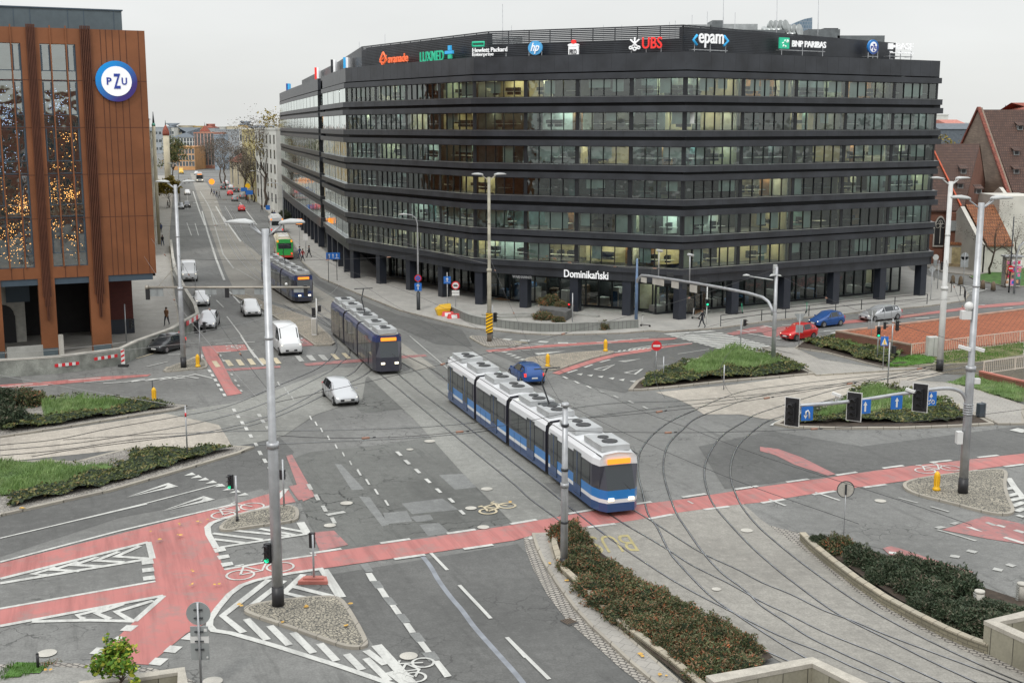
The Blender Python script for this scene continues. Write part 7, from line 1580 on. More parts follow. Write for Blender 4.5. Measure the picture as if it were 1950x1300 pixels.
t = thing('road_sign', 'diamond plate sign seen from behind at the railing corner', 'sign', G(1772,572)); mb = MB(); mb.tube([(0,0,0),(0,0,3.6)], .04, 6); mb.build('post', M_STEEL, t); mb = MB(); mb.add([(0,.05,3.1),(.45,.05,3.55),(0,.05,4.0),(-.45,.05,3.55)], [(0,1,2,3)]); mb.build('sign_back', M_GREYS, t)
t = thing('road_sign', 'round white sign on the side street beside the office end column', 'sign', G(1779,536)); mb = MB(); mb.tube([(0,0,0),(0,0,3.3)], .04, 6); mb.build('post', M_STEEL, t); mb = MB(); mb.disc((0,-.05,3.1), (0,1,0), .38, .03, 18, 0); mb.box((0,-.05,2.4), (.5,.03,.7), 1); mb.build('sign_face', [M_WHT, M_GREYS], t)
t = thing('road_sign', 'small round no entry sign on a dark pole by the advertising column', 'sign', G(1921,557)); mb = MB(); mb.tube([(0,0,0),(0,0,9)], [.1,.07], 6); mb.build('post', M_STEELD, t); mb = MB(); mb.disc((0,-.12,2.9), (0,1,0), .36, .03, 18, 0); mb.box((0,-.15,2.9), (.5,.02,.14), 1); mb.build('sign_face', [M_SRED, M_WHT], t)
t = thing('traffic_arch', 'tall curved grey signal mast at the right edge above the lawn', 'mast', G(1931,559)); mb = MB(); mb.tube([(0,0,0),(0,0,4.6),(.25,0,5.6),(1.0,0,6.3),(2.5,0,6.6)], [.14,.12,.11,.1,.09], 8); mb.build('pole', M_STEEL, t); mb = MB(); mb.box((2.2,0,5.6), (1.2,.1,1.0)); mb.build('sign_back', M_GREYS, t)
# hazard board
t = thing('hazard_board', 'black and yellow striped board on the rusty lamp post', 'sign', (B_B.x, B_B.y-.25, 0)); mb = MB()
for k in range(7):
    z = .75+k*.31; P = [(-.31,z),(.31,z+.3),(.31,z+.5),(-.31,z+.2)]; P = [(x, min(max(zz2, .9), 2.75)) for x, zz2 in P]; mb.add([(x,-.055,zz2) for x, zz2 in P], [(0,1,2,3)], 1)
mb.box((0,-.03,1.83), (.62,.03,1.86), 0); mb.build('striped_face', [M_BLACK, M_SYEL], t)
# yellow bollards
def bollard(label, base, first=[None]):
    if first[0] is None:
        t = thing('yellow_bollard', label, 'bollard', base, 0, 'yellow plastic bollards on the islands'); mb = MB()
        mb.tube([(0,0,.13),(0,0,.22),(0,0,.28),(0,0,.34),(0,0,1.0),(0,0,1.08),(0,0,1.18)], [.21,.21,.17,.14,.15,.12,.03], 14); mb.build('body', plain('yellow plastic', (.80,.45,.01), .45, var=.06), t)
        for k in range(8): mbx = MB() if k == 0 else mbx; a = k*.785; mbx.beam((.15*math.cos(a),.15*math.sin(a),.4), (.155*math.cos(a),.155*math.sin(a),.95), .03, .03)
        mbx.build('ribs', plain('yellow plastic rib', (.62,.33,.01), .5, var=0), t); first[0] = t; return t
    return dup(first[0], None, base, 0, label)
bollard('yellow bollard on the right cobbled island beside the lamp post with the signal arm', G(1783,937)); bollard('yellow bollard on the left end of the gravel triangle', G(1043,700)); bollard('yellow bollard on the far corner of the gravel triangle', G(1153,671)); bollard('yellow bollard on the island by the curved wall', G(377,701)); o = bollard('yellow bollard half hidden in the upper planted island', G(294,768))
# bins, cabinets, posts
t = thing('litter_bin', 'dark square litter bin on the pavement right of the signal arm post', 'bin', G(1866,797), .3); mb = MB(); mb.box((0,0,.62), (.42,.42,.9)); mb.build('body', plain('bin grey', (.06,.075,.09), .5, .3, var=.1), t, .03); mb = MB(); mb.box((.24,0,.62), (.04,.5,1.0)); mb.build('side_panel', M_STEEL, t); mb = MB(); mb.box((0,0,.09), (.3,.3,.16)); mb.build('foot', M_BLACK, t)
t = thing('switch_cabinet', 'pale grey metal cabinet against the foot of the white lamp post', 'cabinet', G(1774,680), .12); mb = MB(); mb.box((0,0,.95), (.95,.6,1.7)); mb.build('body', plain('cabinet grey', (.50,.50,.47), .5, var=.1), t, .02); mb = MB(); mb.box((0,-.31,.95), (.85,.02,1.5)); mb.box((.0,-.325,.95), (.02,.01,1.5), 1); mb.build('door', [plain('cabinet door', (.46,.46,.43), .5, var=.1), M_STEELD], t)
t = thing('switch_cabinet', 'slim white cabinet on the cobbled strip between the tram tracks', 'cabinet', G(599,640)); mb = MB(); mb.box((0,0,.9), (.45,.4,1.7)); mb.build('body', M_WHT, t, .02); mb = MB(); mb.box((0,-.205,.95), (.38,.01,1.4)); mb.build('door', M_CONCL, t)
mb = MB(); 
for i, (x, y, lb) in enumerate(((1863,1165,'short ribbed concrete vent post at the big dark bush'), (1944,1150,'short ribbed concrete vent post at the right edge'))):
    t = thing('vent_post', lb, 'vent', G(x, y), 0, 'ribbed concrete vent posts'); mb = MB(); mb.tube([(0,0,.1),(0,0,.85)], .19, 16); mb.tube([(0,0,.85),(0,0,.93)], [.21,.2], 16); mb.build('body', M_CONCL, t); mb = MB()
    for k in range(7): mb.box((-.2,-.02,.2+k*.1), (.06,.2,.05))
    mb.build('ribs', M_CONC, t)
t = thing('bollard', 'short black post in the grass at the bottom left', 'bollard', G(73,1275)); mb = MB(); mb.tube([(0,0,0),(0,0,.62)], .055, 10); mb.tube([(0,0,.62),(0,0,.66)], [.06,.03], 10); mb.build('post', M_BLACK, t)
for i, (x, y) in enumerate(((1814,541),(1829,543),(1871,551),(1891,554))):
    mb = MB(); mb.tube([(0,0,.1),(0,0,.9),(0,0,1.15)], [.32,.24,.12], 10); o = mb.build('stone_bollard', plain('brown stone bollard', (.16,.12,.08), .9, var=.2) if i == 0 else bpy.data.materials['brown stone bollard']); o.location = G(x, y)
    finish(o, ['first stone bollard from the left by the church lawn', 'second stone bollard from the left by the church lawn', 'third stone bollard from the left by the church lawn', 'rightmost of the four stone bollards by the church lawn'][i], 'bollard', 'stone bollards by the lawn', 'thing')
# advertising column
t = thing('advertising_column', 'poster covered advertising column with a flat top on the lawn', 'kiosk', G(1924,546)); mb = MB(); mb.prism([(-.95,-.6),(.95,-.6),(.95,.6),(-.95,.6)], .1, 3.7); mb.build('body', M_CONCL, t); mb = MB(); mb.box((0,0,3.8), (2.3,1.5,.16)); mb.build('roof', M_STEEL, t)
rr = random.Random(3); PC = [(.7,.05,.12),(.05,.15,.5),(.75,.75,.72),(.1,.1,.1),(.6,.35,.2),(.05,.35,.2),(.8,.2,.4)]
for k in range(3):
    for j in range(4):
        mb = MB(); mb.box((-.63+.63*k, -.62, .65+j*.78), (.6,.02,.74)); mb.box((-.63+.63*k+rr.uniform(-.1,.1), -.635, .65+j*.78+rr.uniform(-.1,.1)), (.3,.01,.4), 1)
        c1, c2 = rr.choice(PC), rr.choice(PC); mb.build('poster', [plain('poster colour', c1, .7, var=.3, scale=4), plain('poster colour', c2, .7, var=.3, scale=6)], t)
# railings by the road
M_RAILB = plain('dark railing paint', (.04,.04,.045), .5, .3, var=0)
railing('road_railing', 'long dark two bar railing along the pavement beside the parked looking cars', [G(1372,624), G(1450,613), G(1540,604), G(1640,592), G(1765,581)], 1.1, .1, M_RAILB, post=4.2, rails=(1, .58), z=.13)
railing('road_railing', 'short dark railing curving round the corner of the side street', [G(1811,558), G(1828,565), G(1836,568), G(1838,576)], 1.15, .1, M_RAILB, post=2.2, rails=(1,), z=.13)
# grit bin and road barriers
t = thing('grit_bin', 'yellow plastic grit bin tipped by the plaza wall', 'bin', G(844,602), .3); mb = MB(); mb.add([(-.6,-.35,.13),(.5,-.35,.13),(.5,.35,.13),(-.6,.35,.13),(-.8,-.45,.75),(.7,-.45,.85),(.7,.45,.85),(-.8,.45,.75)], [(0,1,5,4),(1,2,6,5),(2,3,7,6),(3,0,4,7),(0,3,2,1)]); mb.build('tub', plain('grit yellow', (.78,.50,.02), .5, var=.06), t); mb = MB(); mb.add([(-.82,-.47,.76),(.72,-.47,.86),(.72,.47,.86),(-.82,.47,.76),(-.3,-.3,1.2),(.75,-.3,1.3),(.75,.3,1.3),(-.3,.3,1.2)], [(0,1,5,4),(1,2,6,5),(2,3,7,6),(3,0,4,7),(4,5,6,7)]); mb.build('lid', plain('grit yellow lid', (.70,.42,.02), .5, var=.06), t)
for i, (x, y, lb) in enumerate(((853,604,'red plastic road barrier lying beside the yellow grit bin'), (864,608,'red plastic road barrier against the end of the plaza wall'))):
    t = thing('road_barrier', lb, 'barrier', G(x, y), .35*i); mb = MB(); mb.add([(-.65,-.3,.13),(.65,-.3,.13),(.65,.3,.13),(-.65,.3,.13),(-.55,-.1,.6),(.55,-.1,.6),(.55,.1,.6),(-.55,.1,.6)], [(0,1,5,4),(1,2,6,5),(2,3,7,6),(3,0,4,7),(4,5,6,7)]); mb.build('body', plain('barrier red', (.62,.05,.05), .5, var=.06), t)
    mb = MB(); mb.add([(-.3,-.295,.16),(.3,-.295,.16),(.3,-.12,.55),(-.3,-.12,.55)], [(0,1,2,3)]); mb.build('reflector', M_WHT, t)
chevboard('traffic_beacon', 'upright red and white beacon in front of the curved wall', (229,697), (238,696), .1, 1.3, 1)
t = thing('traffic_beacon', 'upright white beacon board with red slashes by the curved wall', 'beacon', G(235,698)); mb = MB(); mb.box((0,0,.85), (.3,.05,1.25), 0)
for k in range(3): mb.add([(-.14,-.03,.35+k*.4),(.14,-.03,.5+k*.4),(.14,-.03,.68+k*.4),(-.14,-.03,.53+k*.4)], [(0,1,2,3)], 1)
mb.build('board', [M_WHT, M_SRED], t); mb = MB(); mb.box((0,0,.1), (.8,.35,.16)); mb.build('foot', M_RUBBER, t)
for o in [o for o in COL.objects if o.name.startswith('traffic_beacon') and 'upright red and white' in o.get('label', '')]:
    for ch in list(o.children): bpy.data.objects.remove(ch)
    bpy.data.objects.remove(o)
# kick scooters
def scooter(label, base, rz, col):
    t = thing('kick_scooter', label, 'scooter', base, rz, 'rental kick scooters'); t.location.z = .13; mb = MB(); mb.box((0,0,.16), (.75,.16,.05)); mb.build('deck', M_BLACK, t)
    mb = MB(); mb.tube([(.42,0,.15),(.28,0,1.12)], .035, 6); mb.build('stem', col, t); mb = MB(); mb.tube([(.28,-.25,1.12),(.28,.25,1.12)], .025, 6); mb.build('handlebar', M_BLACK, t)
    for x in (.46,-.46): mb = MB(); mb.disc((x,0,.1), (0,1,0), .11, .05, 12); mb.build('wheel', M_RUBBER, t)
SG = plain('scooter green', (.02,.42,.22), .5, var=0)
scooter('white kick scooter parked beside the blue grey gantry pole', G(1229,624), 2.6, M_WHT); scooter('white kick scooter leaning in front of the office columns', G(1325,610), 2.3, M_WHT); scooter('green kick scooter at the start of the road railing', G(1408,600), .6, SG); scooter('green kick scooter behind the railing near the second give way sign', G(1535,598), 1.2, SG)
# --- overhead wires
M_WIRE = plain('wire', (.05,.05,.052), .5, .4, var=0); M_WIREL = plain('light wire', (.34,.34,.33), .45, .5, var=0); M_INS = plain('insulator', (.30,.16,.11), .6, var=0)
def wire(label, a, b, sag=.25, r=.014, light=False, ins=(), n=10):
    a, b = Vector(a), Vector(b); P = [a+(b-a)*i/n+Vector((0,0,-4*sag*(i/n)*(1-i/n))) for i in range(n+1)]; mb = MB(); mb.tube([p-a for p in P], r, 4, cap=False)
    for f in ins: p_ = a+(b-a)*f-a+Vector((0,0,-4*sag*f*(1-f))); d = (b-a).normalized(); mb.tube([p_-d*.16, p_+d*.16], .05, 6, 1); mb.tube([p_+d*.3, p_+d*.42], .035, 5, 2)
    o = mb.build('overhead_wire', [M_WIREL if light else M_WIRE, M_INS, M_BLACK]); o.location = a; return finish(o, label, 'wire', 'overhead tram wires', 'thing')
def PT_(P, z): return (P.x, P.y, z)
PSh = G(1074,1086); PMg = G(1472,694)
W_ = [('pale span wire from the left wall anchor to the tallest lamp post', PT_(pw.P(pw.L-1, .1, 0), 8.3), PT_(B_A, 8.2), 1, (.4,.75)),
 ('span wire from the tallest lamp post to the short tram pole', PT_(B_A, 7.3), PT_(PSh, 7.2), 0, (.3,.62)),
 ('span wire from the short tram pole to the rusty lamp post', PT_(PSh, 7.3), PT_(B_B, 8.0), 0, (.15,.5,.85)),
 ('span wire from the short tram pole to the lamp post with the signal arm', PT_(PSh, 6.9), PT_(B_D, 7.6), 0, (.2,.45,.66,.85)),
 ('span wire from the lamp post with the signal arm to the white lamp post', PT_(B_D, 9.2), PT_(B_C, 9.0), 0, (.3,.6)),
 ('pale span wire from the rusty lamp post to the office corner', PT_(B_B, 9.0), PT_(Wall(V1,VC).P(22,.2,0), 5.2), 1, (.35,.7)),
 ('span wire from the lamp post by the curved wall to the tallest lamp post', PT_(B_E, 9.3), PT_(B_A, 9.0), 0, (.2,.5,.8)),
 ('span wire from the lamp post by the curved wall to the rusty lamp post', PT_(B_E, 9.0), PT_(B_B, 8.6), 0, (.25,.45,.65)),
 ('long pale wire from the far office columns past the rusty lamp post', PT_(G(640,500), 6.5), PT_(B_B, 7.2), 1, (.5,)),
 ('pale wire over the pavement between office columns', PT_(G(617,470), 7.0), PT_(Wall(V1,VC).P(5,.2,0), 4.9), 1, (.3,)),
 ('wire crossing the junction from the tallest lamp post to the gantry pole', PT_(B_A, 8.6), PT_(PMg, 8.0), 0, (.2,.4,.7)),
 ('wire from the gantry pole to the lamp post with the signal arm', PT_(PMg, 7.6), PT_(B_D, 8.2), 0, (.35,.7)),
 ('lower wire from the short tram pole out over the tracks to the right', PT_(PSh, 6.4), PT_(G(1960,1000), 6.0), 0, (.2,.5)),
 ('pale wire sloping from the copper building corner to the curved wall pole', PT_(pw.P(pw.L-.3, .1, 0), 9.8), PT_(B_E, 8.9), 1, (.5,)),
 ('wire from the left frame edge over the planted islands', (-60, 86, 7.5), PT_(B_A, 7.9), 1, (.6,)),
 ('wire spanning the far street near the gantry', PT_(G(300,560), 8), PT_(G(640,510), 7.5), 0, (.3,.6)),
 ('wire spanning the far street behind the white van', PT_(G(312,470), 8), PT_(G(598,455), 7.5), 0, (.4,)),
 ('wire from the rusty lamp post to the arched gantry pole', PT_(B_B, 8.2), PT_(PMg, 7.9), 0, (.3,.6))]
for lb, a, b, li, ins in W_: wire(lb, a, b, .5, .012, bool(li), ins)
def trackwire(label, pts, z=5.9, light=False):
    P = [Vector((q.x, q.y, z)) for q in [G(*c) for c in pts]]; P = catmull(P, 4); o_ = P[0].copy(); mb = MB(); mb.tube([p-o_ for p in P], .011, 4, cap=False); o = mb.build('contact_wire', M_WIREL if light else M_WIRE); o.location = o_; finish(o, label, 'wire', 'overhead tram wires', 'thing')
def mid(a, b): return [((p[0]+q[0])/2, (p[1]+q[1])/2) for p, q in zip(a, b)]
trackwire('contact wire above the left straight tram track', [(432,394),(476,469),(610,590),(731,704),(817,773),(933,870),(1045,960),(1182,1060),(1380,1180),(1620,1300)])
trackwire('contact wire above the straight track used by the blue and white tram', [(408,396),(468,495),(605,596),(802,702),(895,773),(1032,873),(1195,990),(1310,1052),(1450,1127),(1700,1240),(1830,1303)])
trackwire('contact wire above the inner curved track', mid(RAILS[4][1:16], RAILS[5][1:16])); trackwire('contact wire above the outer curved track', mid(RAILS[6][:15], RAILS[7][:15]))
trackwire('pale contact wire above the back track of the left branch', [(-40,856),(120,842),(300,812),(480,768),(612,708),(645,676),(650,650)], light=True); trackwire('pale contact wire above the front track of the left branch', [(-40,870),(150,856),(300,835),(500,800),(640,733),(686,704),(712,682)], light=True)
# ================================================================ vehicles
CARM = {}
def carpaint(n, c, metal=.15):
    if n not in CARM: m, nt, bs = new_mat('car paint '+n); bs.inputs['Base Color'].default_value = rgb(c); bs.inputs['Roughness'].default_value = .32; bs.inputs['Metallic'].default_value = metal; bs.inputs['Coat Weight'].default_value = .6; CARM[n] = m
    return CARM[n]
M_RIM = plain('alloy rim', (.38,.38,.39), .3, .8, var=0); M_PLATE = plain('number plate', (.7,.7,.68), .5, var=0); M_TRIM = plain('black trim', (.025,.025,.027), .5, var=0)
PROF = {
 'hatch': [(1.84,.32,.52,.56,.60,.45),(1.74,.24,.64,.70,.73,.58),(1.15,.20,.80,.90,.80,.66),(.80,.19,.88,.98,.82,.70),(.08,.19,.92,1.43,.83,.60),(-.85,.19,.95,1.47,.83,.60),(-1.42,.20,.97,1.36,.81,.56),(-1.72,.26,.92,.98,.77,.64),(-1.84,.34,.62,.66,.72,.60)],
 'wagon': [(2.28,.34,.50,.55,.66,.50),(2.16,.24,.62,.70,.82,.66),(1.5,.19,.78,.90,.88,.74),(1.0,.18,.88,.98,.89,.76),(.15,.18,.92,1.42,.90,.64),(-1.1,.18,.96,1.46,.90,.64),(-1.85,.20,.99,1.38,.88,.62),(-2.2,.28,.94,1.02,.84,.70),(-2.30,.36,.64,.68,.78,.66)],
 'van': [(2.6,.36,.70,.76,.80,.66),(2.5,.26,.95,1.02,.94,.80),(1.9,.22,1.12,1.28,.98,.86),(1.75,.22,1.16,1.36,.98,.86),(1.05,.22,1.2,2.25,.99,.84),(.2,.22,1.2,2.35,.99,.86),(-2.3,.24,1.2,2.33,.98,.86),(-2.55,.28,1.18,2.25,.97,.84),(-2.6,.40,.9,.95,.94,.82)]}
def car(label, base, rz, paintm, kind='hatch', lights='front', group=None, cat='car', name='car', doors=True):
    t = thing(name, label, cat, (base[0], base[1], .03), rz, group); S = PROF[kind]; mb = MB(); rings = []
    for x, zb2, zbe, zt2, wb, wt in S:
        k = [(-wb*.93, zb2), (-wb, zb2+(zbe-zb2)*.3), (-wb, zb2+(zbe-zb2)*.75), (-wb*.965, zbe), (-wt, zt2-.02), (-wt*.55, zt2+.025)]
        k = k+[(0, zt2+.04)]+[(-a, b) for a, b in k[::-1]]; rings.append([(x, a, b) for a, b in k])
    m = len(rings[0]); vs = [v for r_ in rings for v in r_]; fs = []
    for i in range(len(rings)-1): fs += [(i*m+j, i*m+j+1, (i+1)*m+j+1, (i+1)*m+j) for j in range(m-1)]+[(i*m+m-1, i*m, (i+1)*m, (i+1)*m+m-1)]
    fs += [tuple(range(m))[::-1], tuple((len(rings)-1)*m+j for j in range(m))]; mb.add(vs, fs, 0, True); b = mb.build('body', paintm, t)
    b.data.set_sharp_from_angle(angle=R(38)) if hasattr(b.data, 'set_sharp_from_angle') else None
    def q3(a, b2, c, d, off, sh=.06):
        P = [Vector(p) for p in (a, b2, c, d)]; ce = sum(P, Vector())/4; n = (P[1]-P[0]).cross(P[3]-P[0]).normalized(); n = n if n.dot(ce-Vector((ce.x*.8, 0, .6))) > 0 else -n
        return [p+(ce-p)*sh+n*off for p in P]
    wi = 3; g = MB(); g.add(q3(rings[wi][4], rings[wi][8], rings[wi+1][8], rings[wi+1][4], .012, .09), [(0,1,2,3)]); g.build('windscreen', M_CGLASS, t)
    ri = len(S)-3; g = MB(); 
    if kind != 'van' : g.add(q3(rings[ri][4], rings[ri][8], rings[ri+1][8], rings[ri+1][4], .012, .12), [(0,1,2,3)]); g.build('rear_window', M_CGLASS, t)
    ends = [(wi+1, wi+2), (wi+2, wi+3)] if kind != 'van' else [(wi, wi+1), (wi+1, wi+2)]
    for sgn in (0, 1):
        for a, b2 in ([(wi, wi+1)]+ends if kind != 'van' else ends):
            l, u = (3, 4) if not sgn else (9, 8)
            if a == wi and kind != 'van': A, B, C = Vector(rings[a][l]), Vector(rings[b2][l]), Vector(rings[b2][u]); P = [A+(B-A)*.35, B, C]; ce = sum(P, Vector())/3; o_ = Vector((0, (1 if sgn else -1)*.012, 0)); g = MB(); g.add([p+(ce-p)*.15+o_ for p in P], [(0,1,2)])
            else: g = MB(); g.add(q3(rings[a][l], rings[b2][l], rings[b2][u], rings[a][u], .012, .08), [(0,1,2,3)])
            g.build('side_window', M_CGLASS, t)
    fw, rw = (S[0][0]-.72, S[-1][0]+.70); r_ = .31 if kind != 'van' else .35; W = S[4][4]
    for x in (fw, rw):
        for sy in (-1, 1):
            mb = MB(); mb.disc((x, sy*(W-.08), r_), (0,1,0), r_, .2, 16); mb.disc((x, sy*(W-.11), r_+.02), (0,1,0), r_+.055, .16, 16); w_ = mb.build('wheel', M_RUBBER, t)
            mb = MB(); mb.disc((x, sy*(W+.025), r_), (0,1,0), r_*.64, .02, 10); mb.build('rim', M_RIM, w_)
    z = S[1][2]; x = S[1][0]; wl_ = S[1][4]
    for sy in (-1, 1):
        mb = MB(); mb.ball((x-.06, sy*(wl_-.17), z-.02), .115, 0, .6, 8, 5); mb.build('headlight', M_HEAD_ON if lights == 'front' else M_GREYS, t)
        mb = MB(); mb.box((S[-2][0]-.03, sy*(S[-2][4]-.1), S[-2][2]-.1), (.16,.16,.26 if kind != 'van' else .5)); mb.build('tail_light', M_TAIL_ON if lights == 'rear' else M_SRED, t)
        mb = MB(); mb.box((S[3][0]-.15, sy*(W+.08), S[3][2]+.1), (.1,.16,.11)); mb.build('mirror', paintm, t)
        if doors:
            mb = MB()
            for xx in (S[4][0]+.15, S[4][0]-.85, S[4][0]-1.75)[:3 if kind != 'hatch' else 2]: mb.box((xx, sy*(W+.001), .68), (.012,.012,.62))
            mb.build('door_gap', M_TRIM, t)
    mb = MB(); mb.box((S[0][0]-.02, 0, .45), (.06, 1.0, .16)); mb.build('grille', M_TRIM, t)
    for xx in (S[0][0]+.02, S[-1][0]-.02): mb = MB(); mb.box((xx, 0, .46 if xx > 0 else .6), (.03,.46,.1)); mb.build('number_plate', M_PLATE, t)
    return t
def carat(label, fwd, bwd, paintm, kind, side=1, **k):
    """fwd / bwd: photo pixels of the near side front and rear wheel contacts"""
    a, b = G(*fwd), G(*bwd); d = (a-b).normalized(); W = PROF[kind][4][4]; c = (a+b)/2+Vector((-d.y, d.x, 0))*(-W*side); return car(label, c, math.atan2(d.y, d.x), paintm, kind, **k)
P_SIL, P_BLU, P_RED, P_WHI, P_GRY, P_BLK = carpaint('silver', (.50,.51,.52), .4), carpaint('blue', (.012,.075,.27)), carpaint('red', (.55,.02,.02)), carpaint('white', (.68,.69,.69), 0), carpaint('grey', (.22,.23,.24), .4), carpaint('black', (.025,.027,.03))
carat('silver estate car behind the blue hatchback beside the brick bank', (1670,613), (1704.6,609.4), P_SIL, 'wagon'); carat('bright blue hatchback with headlights on in front of the silver estate', (1565.6,625), (1604,620.5), P_BLU, 'hatch'); carat('red three door hatchback nearest the zebra crossing', (1512.5,651), (1553.5,645), P_RED, 'hatch')
def carp(label, at, to, paintm, kind='hatch', **k): a, b = G(*at), G(*to); d = (b-a).normalized(); return car(label, a, math.atan2(d.y, d.x), paintm, kind, **k)
T = 'cars driving on the far street'
carp('white delivery van with headlights on in the left lane of the far street', (360,532), (370,565), P_WHI, 'van', name='delivery_van', cat='van')
carp('silver car turning toward the curved wall behind the tall pole', (398,622), (385,642), P_SIL, 'wagon', group=T); carp('white car following behind the silver turning car', (384,580), (396,610), P_WHI, 'hatch', group=T)
carp('white estate car beside the left signal gantry pole arm', (478,598), (505,640), P_WHI, 'wagon', group=T); carp('white van driving toward the zebra past the cobbled tram strip', (545,668), (580,700), P_WHI, 'van', name='delivery_van', cat='van')
carp('pale grey estate car leading the white van in the middle of the junction', (648,762), (680,790), P_SIL, 'wagon', group=None)
carp('dark blue car beside the blue and white tram on the far side', (1002,724), (960,695), P_BLU, 'wagon', lights='rear')
carp('orange lit dark car leaving along the curved wall', (318,668), (200,700), P_BLK, 'hatch', lights='rear')
for i, (x, y, tx, ty, p_, lb) in enumerate(((460,402,448,380,P_RED,'red car with tail lights nearest in the right lane of the far street'), (447,383,436,365,P_GRY,'grey car with tail lights following the red one'), (438,372,428,358,P_RED,'red car with tail lights in the middle of the queue'), (425,361,418,350,P_BLK,'black car with tail lights beside the tram island'), (440,360,432,350,P_SIL,'silver car with tail lights at the far crossing'), (450,366,440,352,P_BLK,'dark car at the outside of the queue'), (430,352,424,345,P_WHI,'white car at the head of the queue'), (462,378,450,362,P_GRY,'grey car nearest the far pavement'))): carp(lb, (x, y), (tx, ty), p_, 'hatch', lights='rear', group=T, doors=False)
for i, (x, y, p_, lb, k) in enumerate(((356,395,P_BLK,'dark oncoming car with headlights on in the far left lane','hatch'), (357,371,P_WHI,'white oncoming car with headlights at the far crossing','hatch'), (344,398,P_GRY,'grey oncoming car by the left kerb of the far street','hatch'), (345,331,carpaint('yellow', (.7,.42,.03), 0),'yellow van at the far end of the street','van'), (357,316,P_RED,'small red car at the very end of the street','hatch'), (349,315,P_WHI,'white car beside the red one at the very end of the street','hatch'), (374,333,P_SIL,'silver car in the distance left of the bus','hatch'))): carp(lb, (x, y), (x+5, y+14), p_, k, group=T, doors=False)
def bus(label, at, to, cols, rear=True, name='city_bus', L=11.5):
    a, b = G(*at), G(*to); d = (b-a).normalized(); t = thing(name, label, 'bus', (a.x, a.y, .03), math.atan2(d.y, d.x)); W = 1.25; mb = MB()
    def cs(x, k=1.0): return [(x,-W*k,.35),(x,-W*k,2.7),(x,-W*.8*k,3.0),(x,0,3.05),(x,W*.8*k,3.0),(x,W*k,2.7),(x,W*k,.35)]
    R_ = [cs(0,.95), cs(.15), cs(L-.3), cs(L,.9)]; vs = [v for r_ in R_ for v in r_]; mb.add(vs, [(i*7+j, i*7+j+1, i*7+j+8, i*7+j+7) for i in range(3) for j in range(6)], 0); mb.add(R_[0], [(0,1,2,3,4,5,6)], 1); mb.add(R_[-1], [(6,5,4,3,2,1,0)], 0); mb.build('body', cols[:2], t)
    for sy in (-1, 1):
        for k in range(6): mb = MB(); mb.box((1.0+k*1.75, sy*(W+.005), 2.0), (1.6,.02,.95)); mb.build('side_window', M_CGLASS, t)
        mb = MB(); mb.box((L/2, sy*(W+.006), .6), (L-.4,.02,.35)); mb.build('skirt', cols[2], t)
        for x in (2.4, L-2.7): mb = MB(); mb.disc((x, sy*(W-.08), .48), (0,1,0), .48, .25, 16); mb.build('wheel', M_RUBBER, t)
        for z in (.9, 2.75): mb = MB(); mb.box((-.02, sy*1.0, z), (.05,.22,.3)); mb.build('tail_light', M_TAIL_ON if z < 1 else M_AMBER_ON, t)
        mb = MB(); mb.box((L+.01, sy*.85, .75), (.05,.35,.2)); mb.build('headlight', M_HEAD_ON, t)
    mb = MB(); mb.box((-.02,0,2.05), (.04,1.9,.8)); mb.build('rear_window', M_CGLASS, t); mb = MB(); mb.box((L,0,1.8), (.05,2.1,1.3)); mb.build('windscreen', M_CGLASS, t)
    mb = MB(); mb.box((L+.01,0,2.72), (.05,1.5,.26)); mb.build('destination_display', M_AMBER_ON, t); mb = MB(); mb.box((-.02,0,.5), (.05,2.3,.3)); mb.build('bumper', cols[2], t); [MB().box((x_,0,3.14), (l_,1.5,.22)).build('roof_unit', M_WHT, t) for x_, l_ in ((4, 2.2), (8, 1.2))]
bus('yellow bus with a green back and red bumper at the stop by the office columns', (543,495), (521,440), [carpaint('bus yellow', (.55,.46,.25), 0), carpaint('bus green', (.03,.38,.07), 0), carpaint('bus red', (.55,.04,.03), 0)])
bus('white bus just ahead of the yellow one under the office wing', (528,447), (514,420), [P_WHI, P_WHI, P_GRY], L=9)
bus('silver bus with amber display coming down the far street', (380,345), (384,357), [P_SIL, P_SIL, P_GRY], L=9)
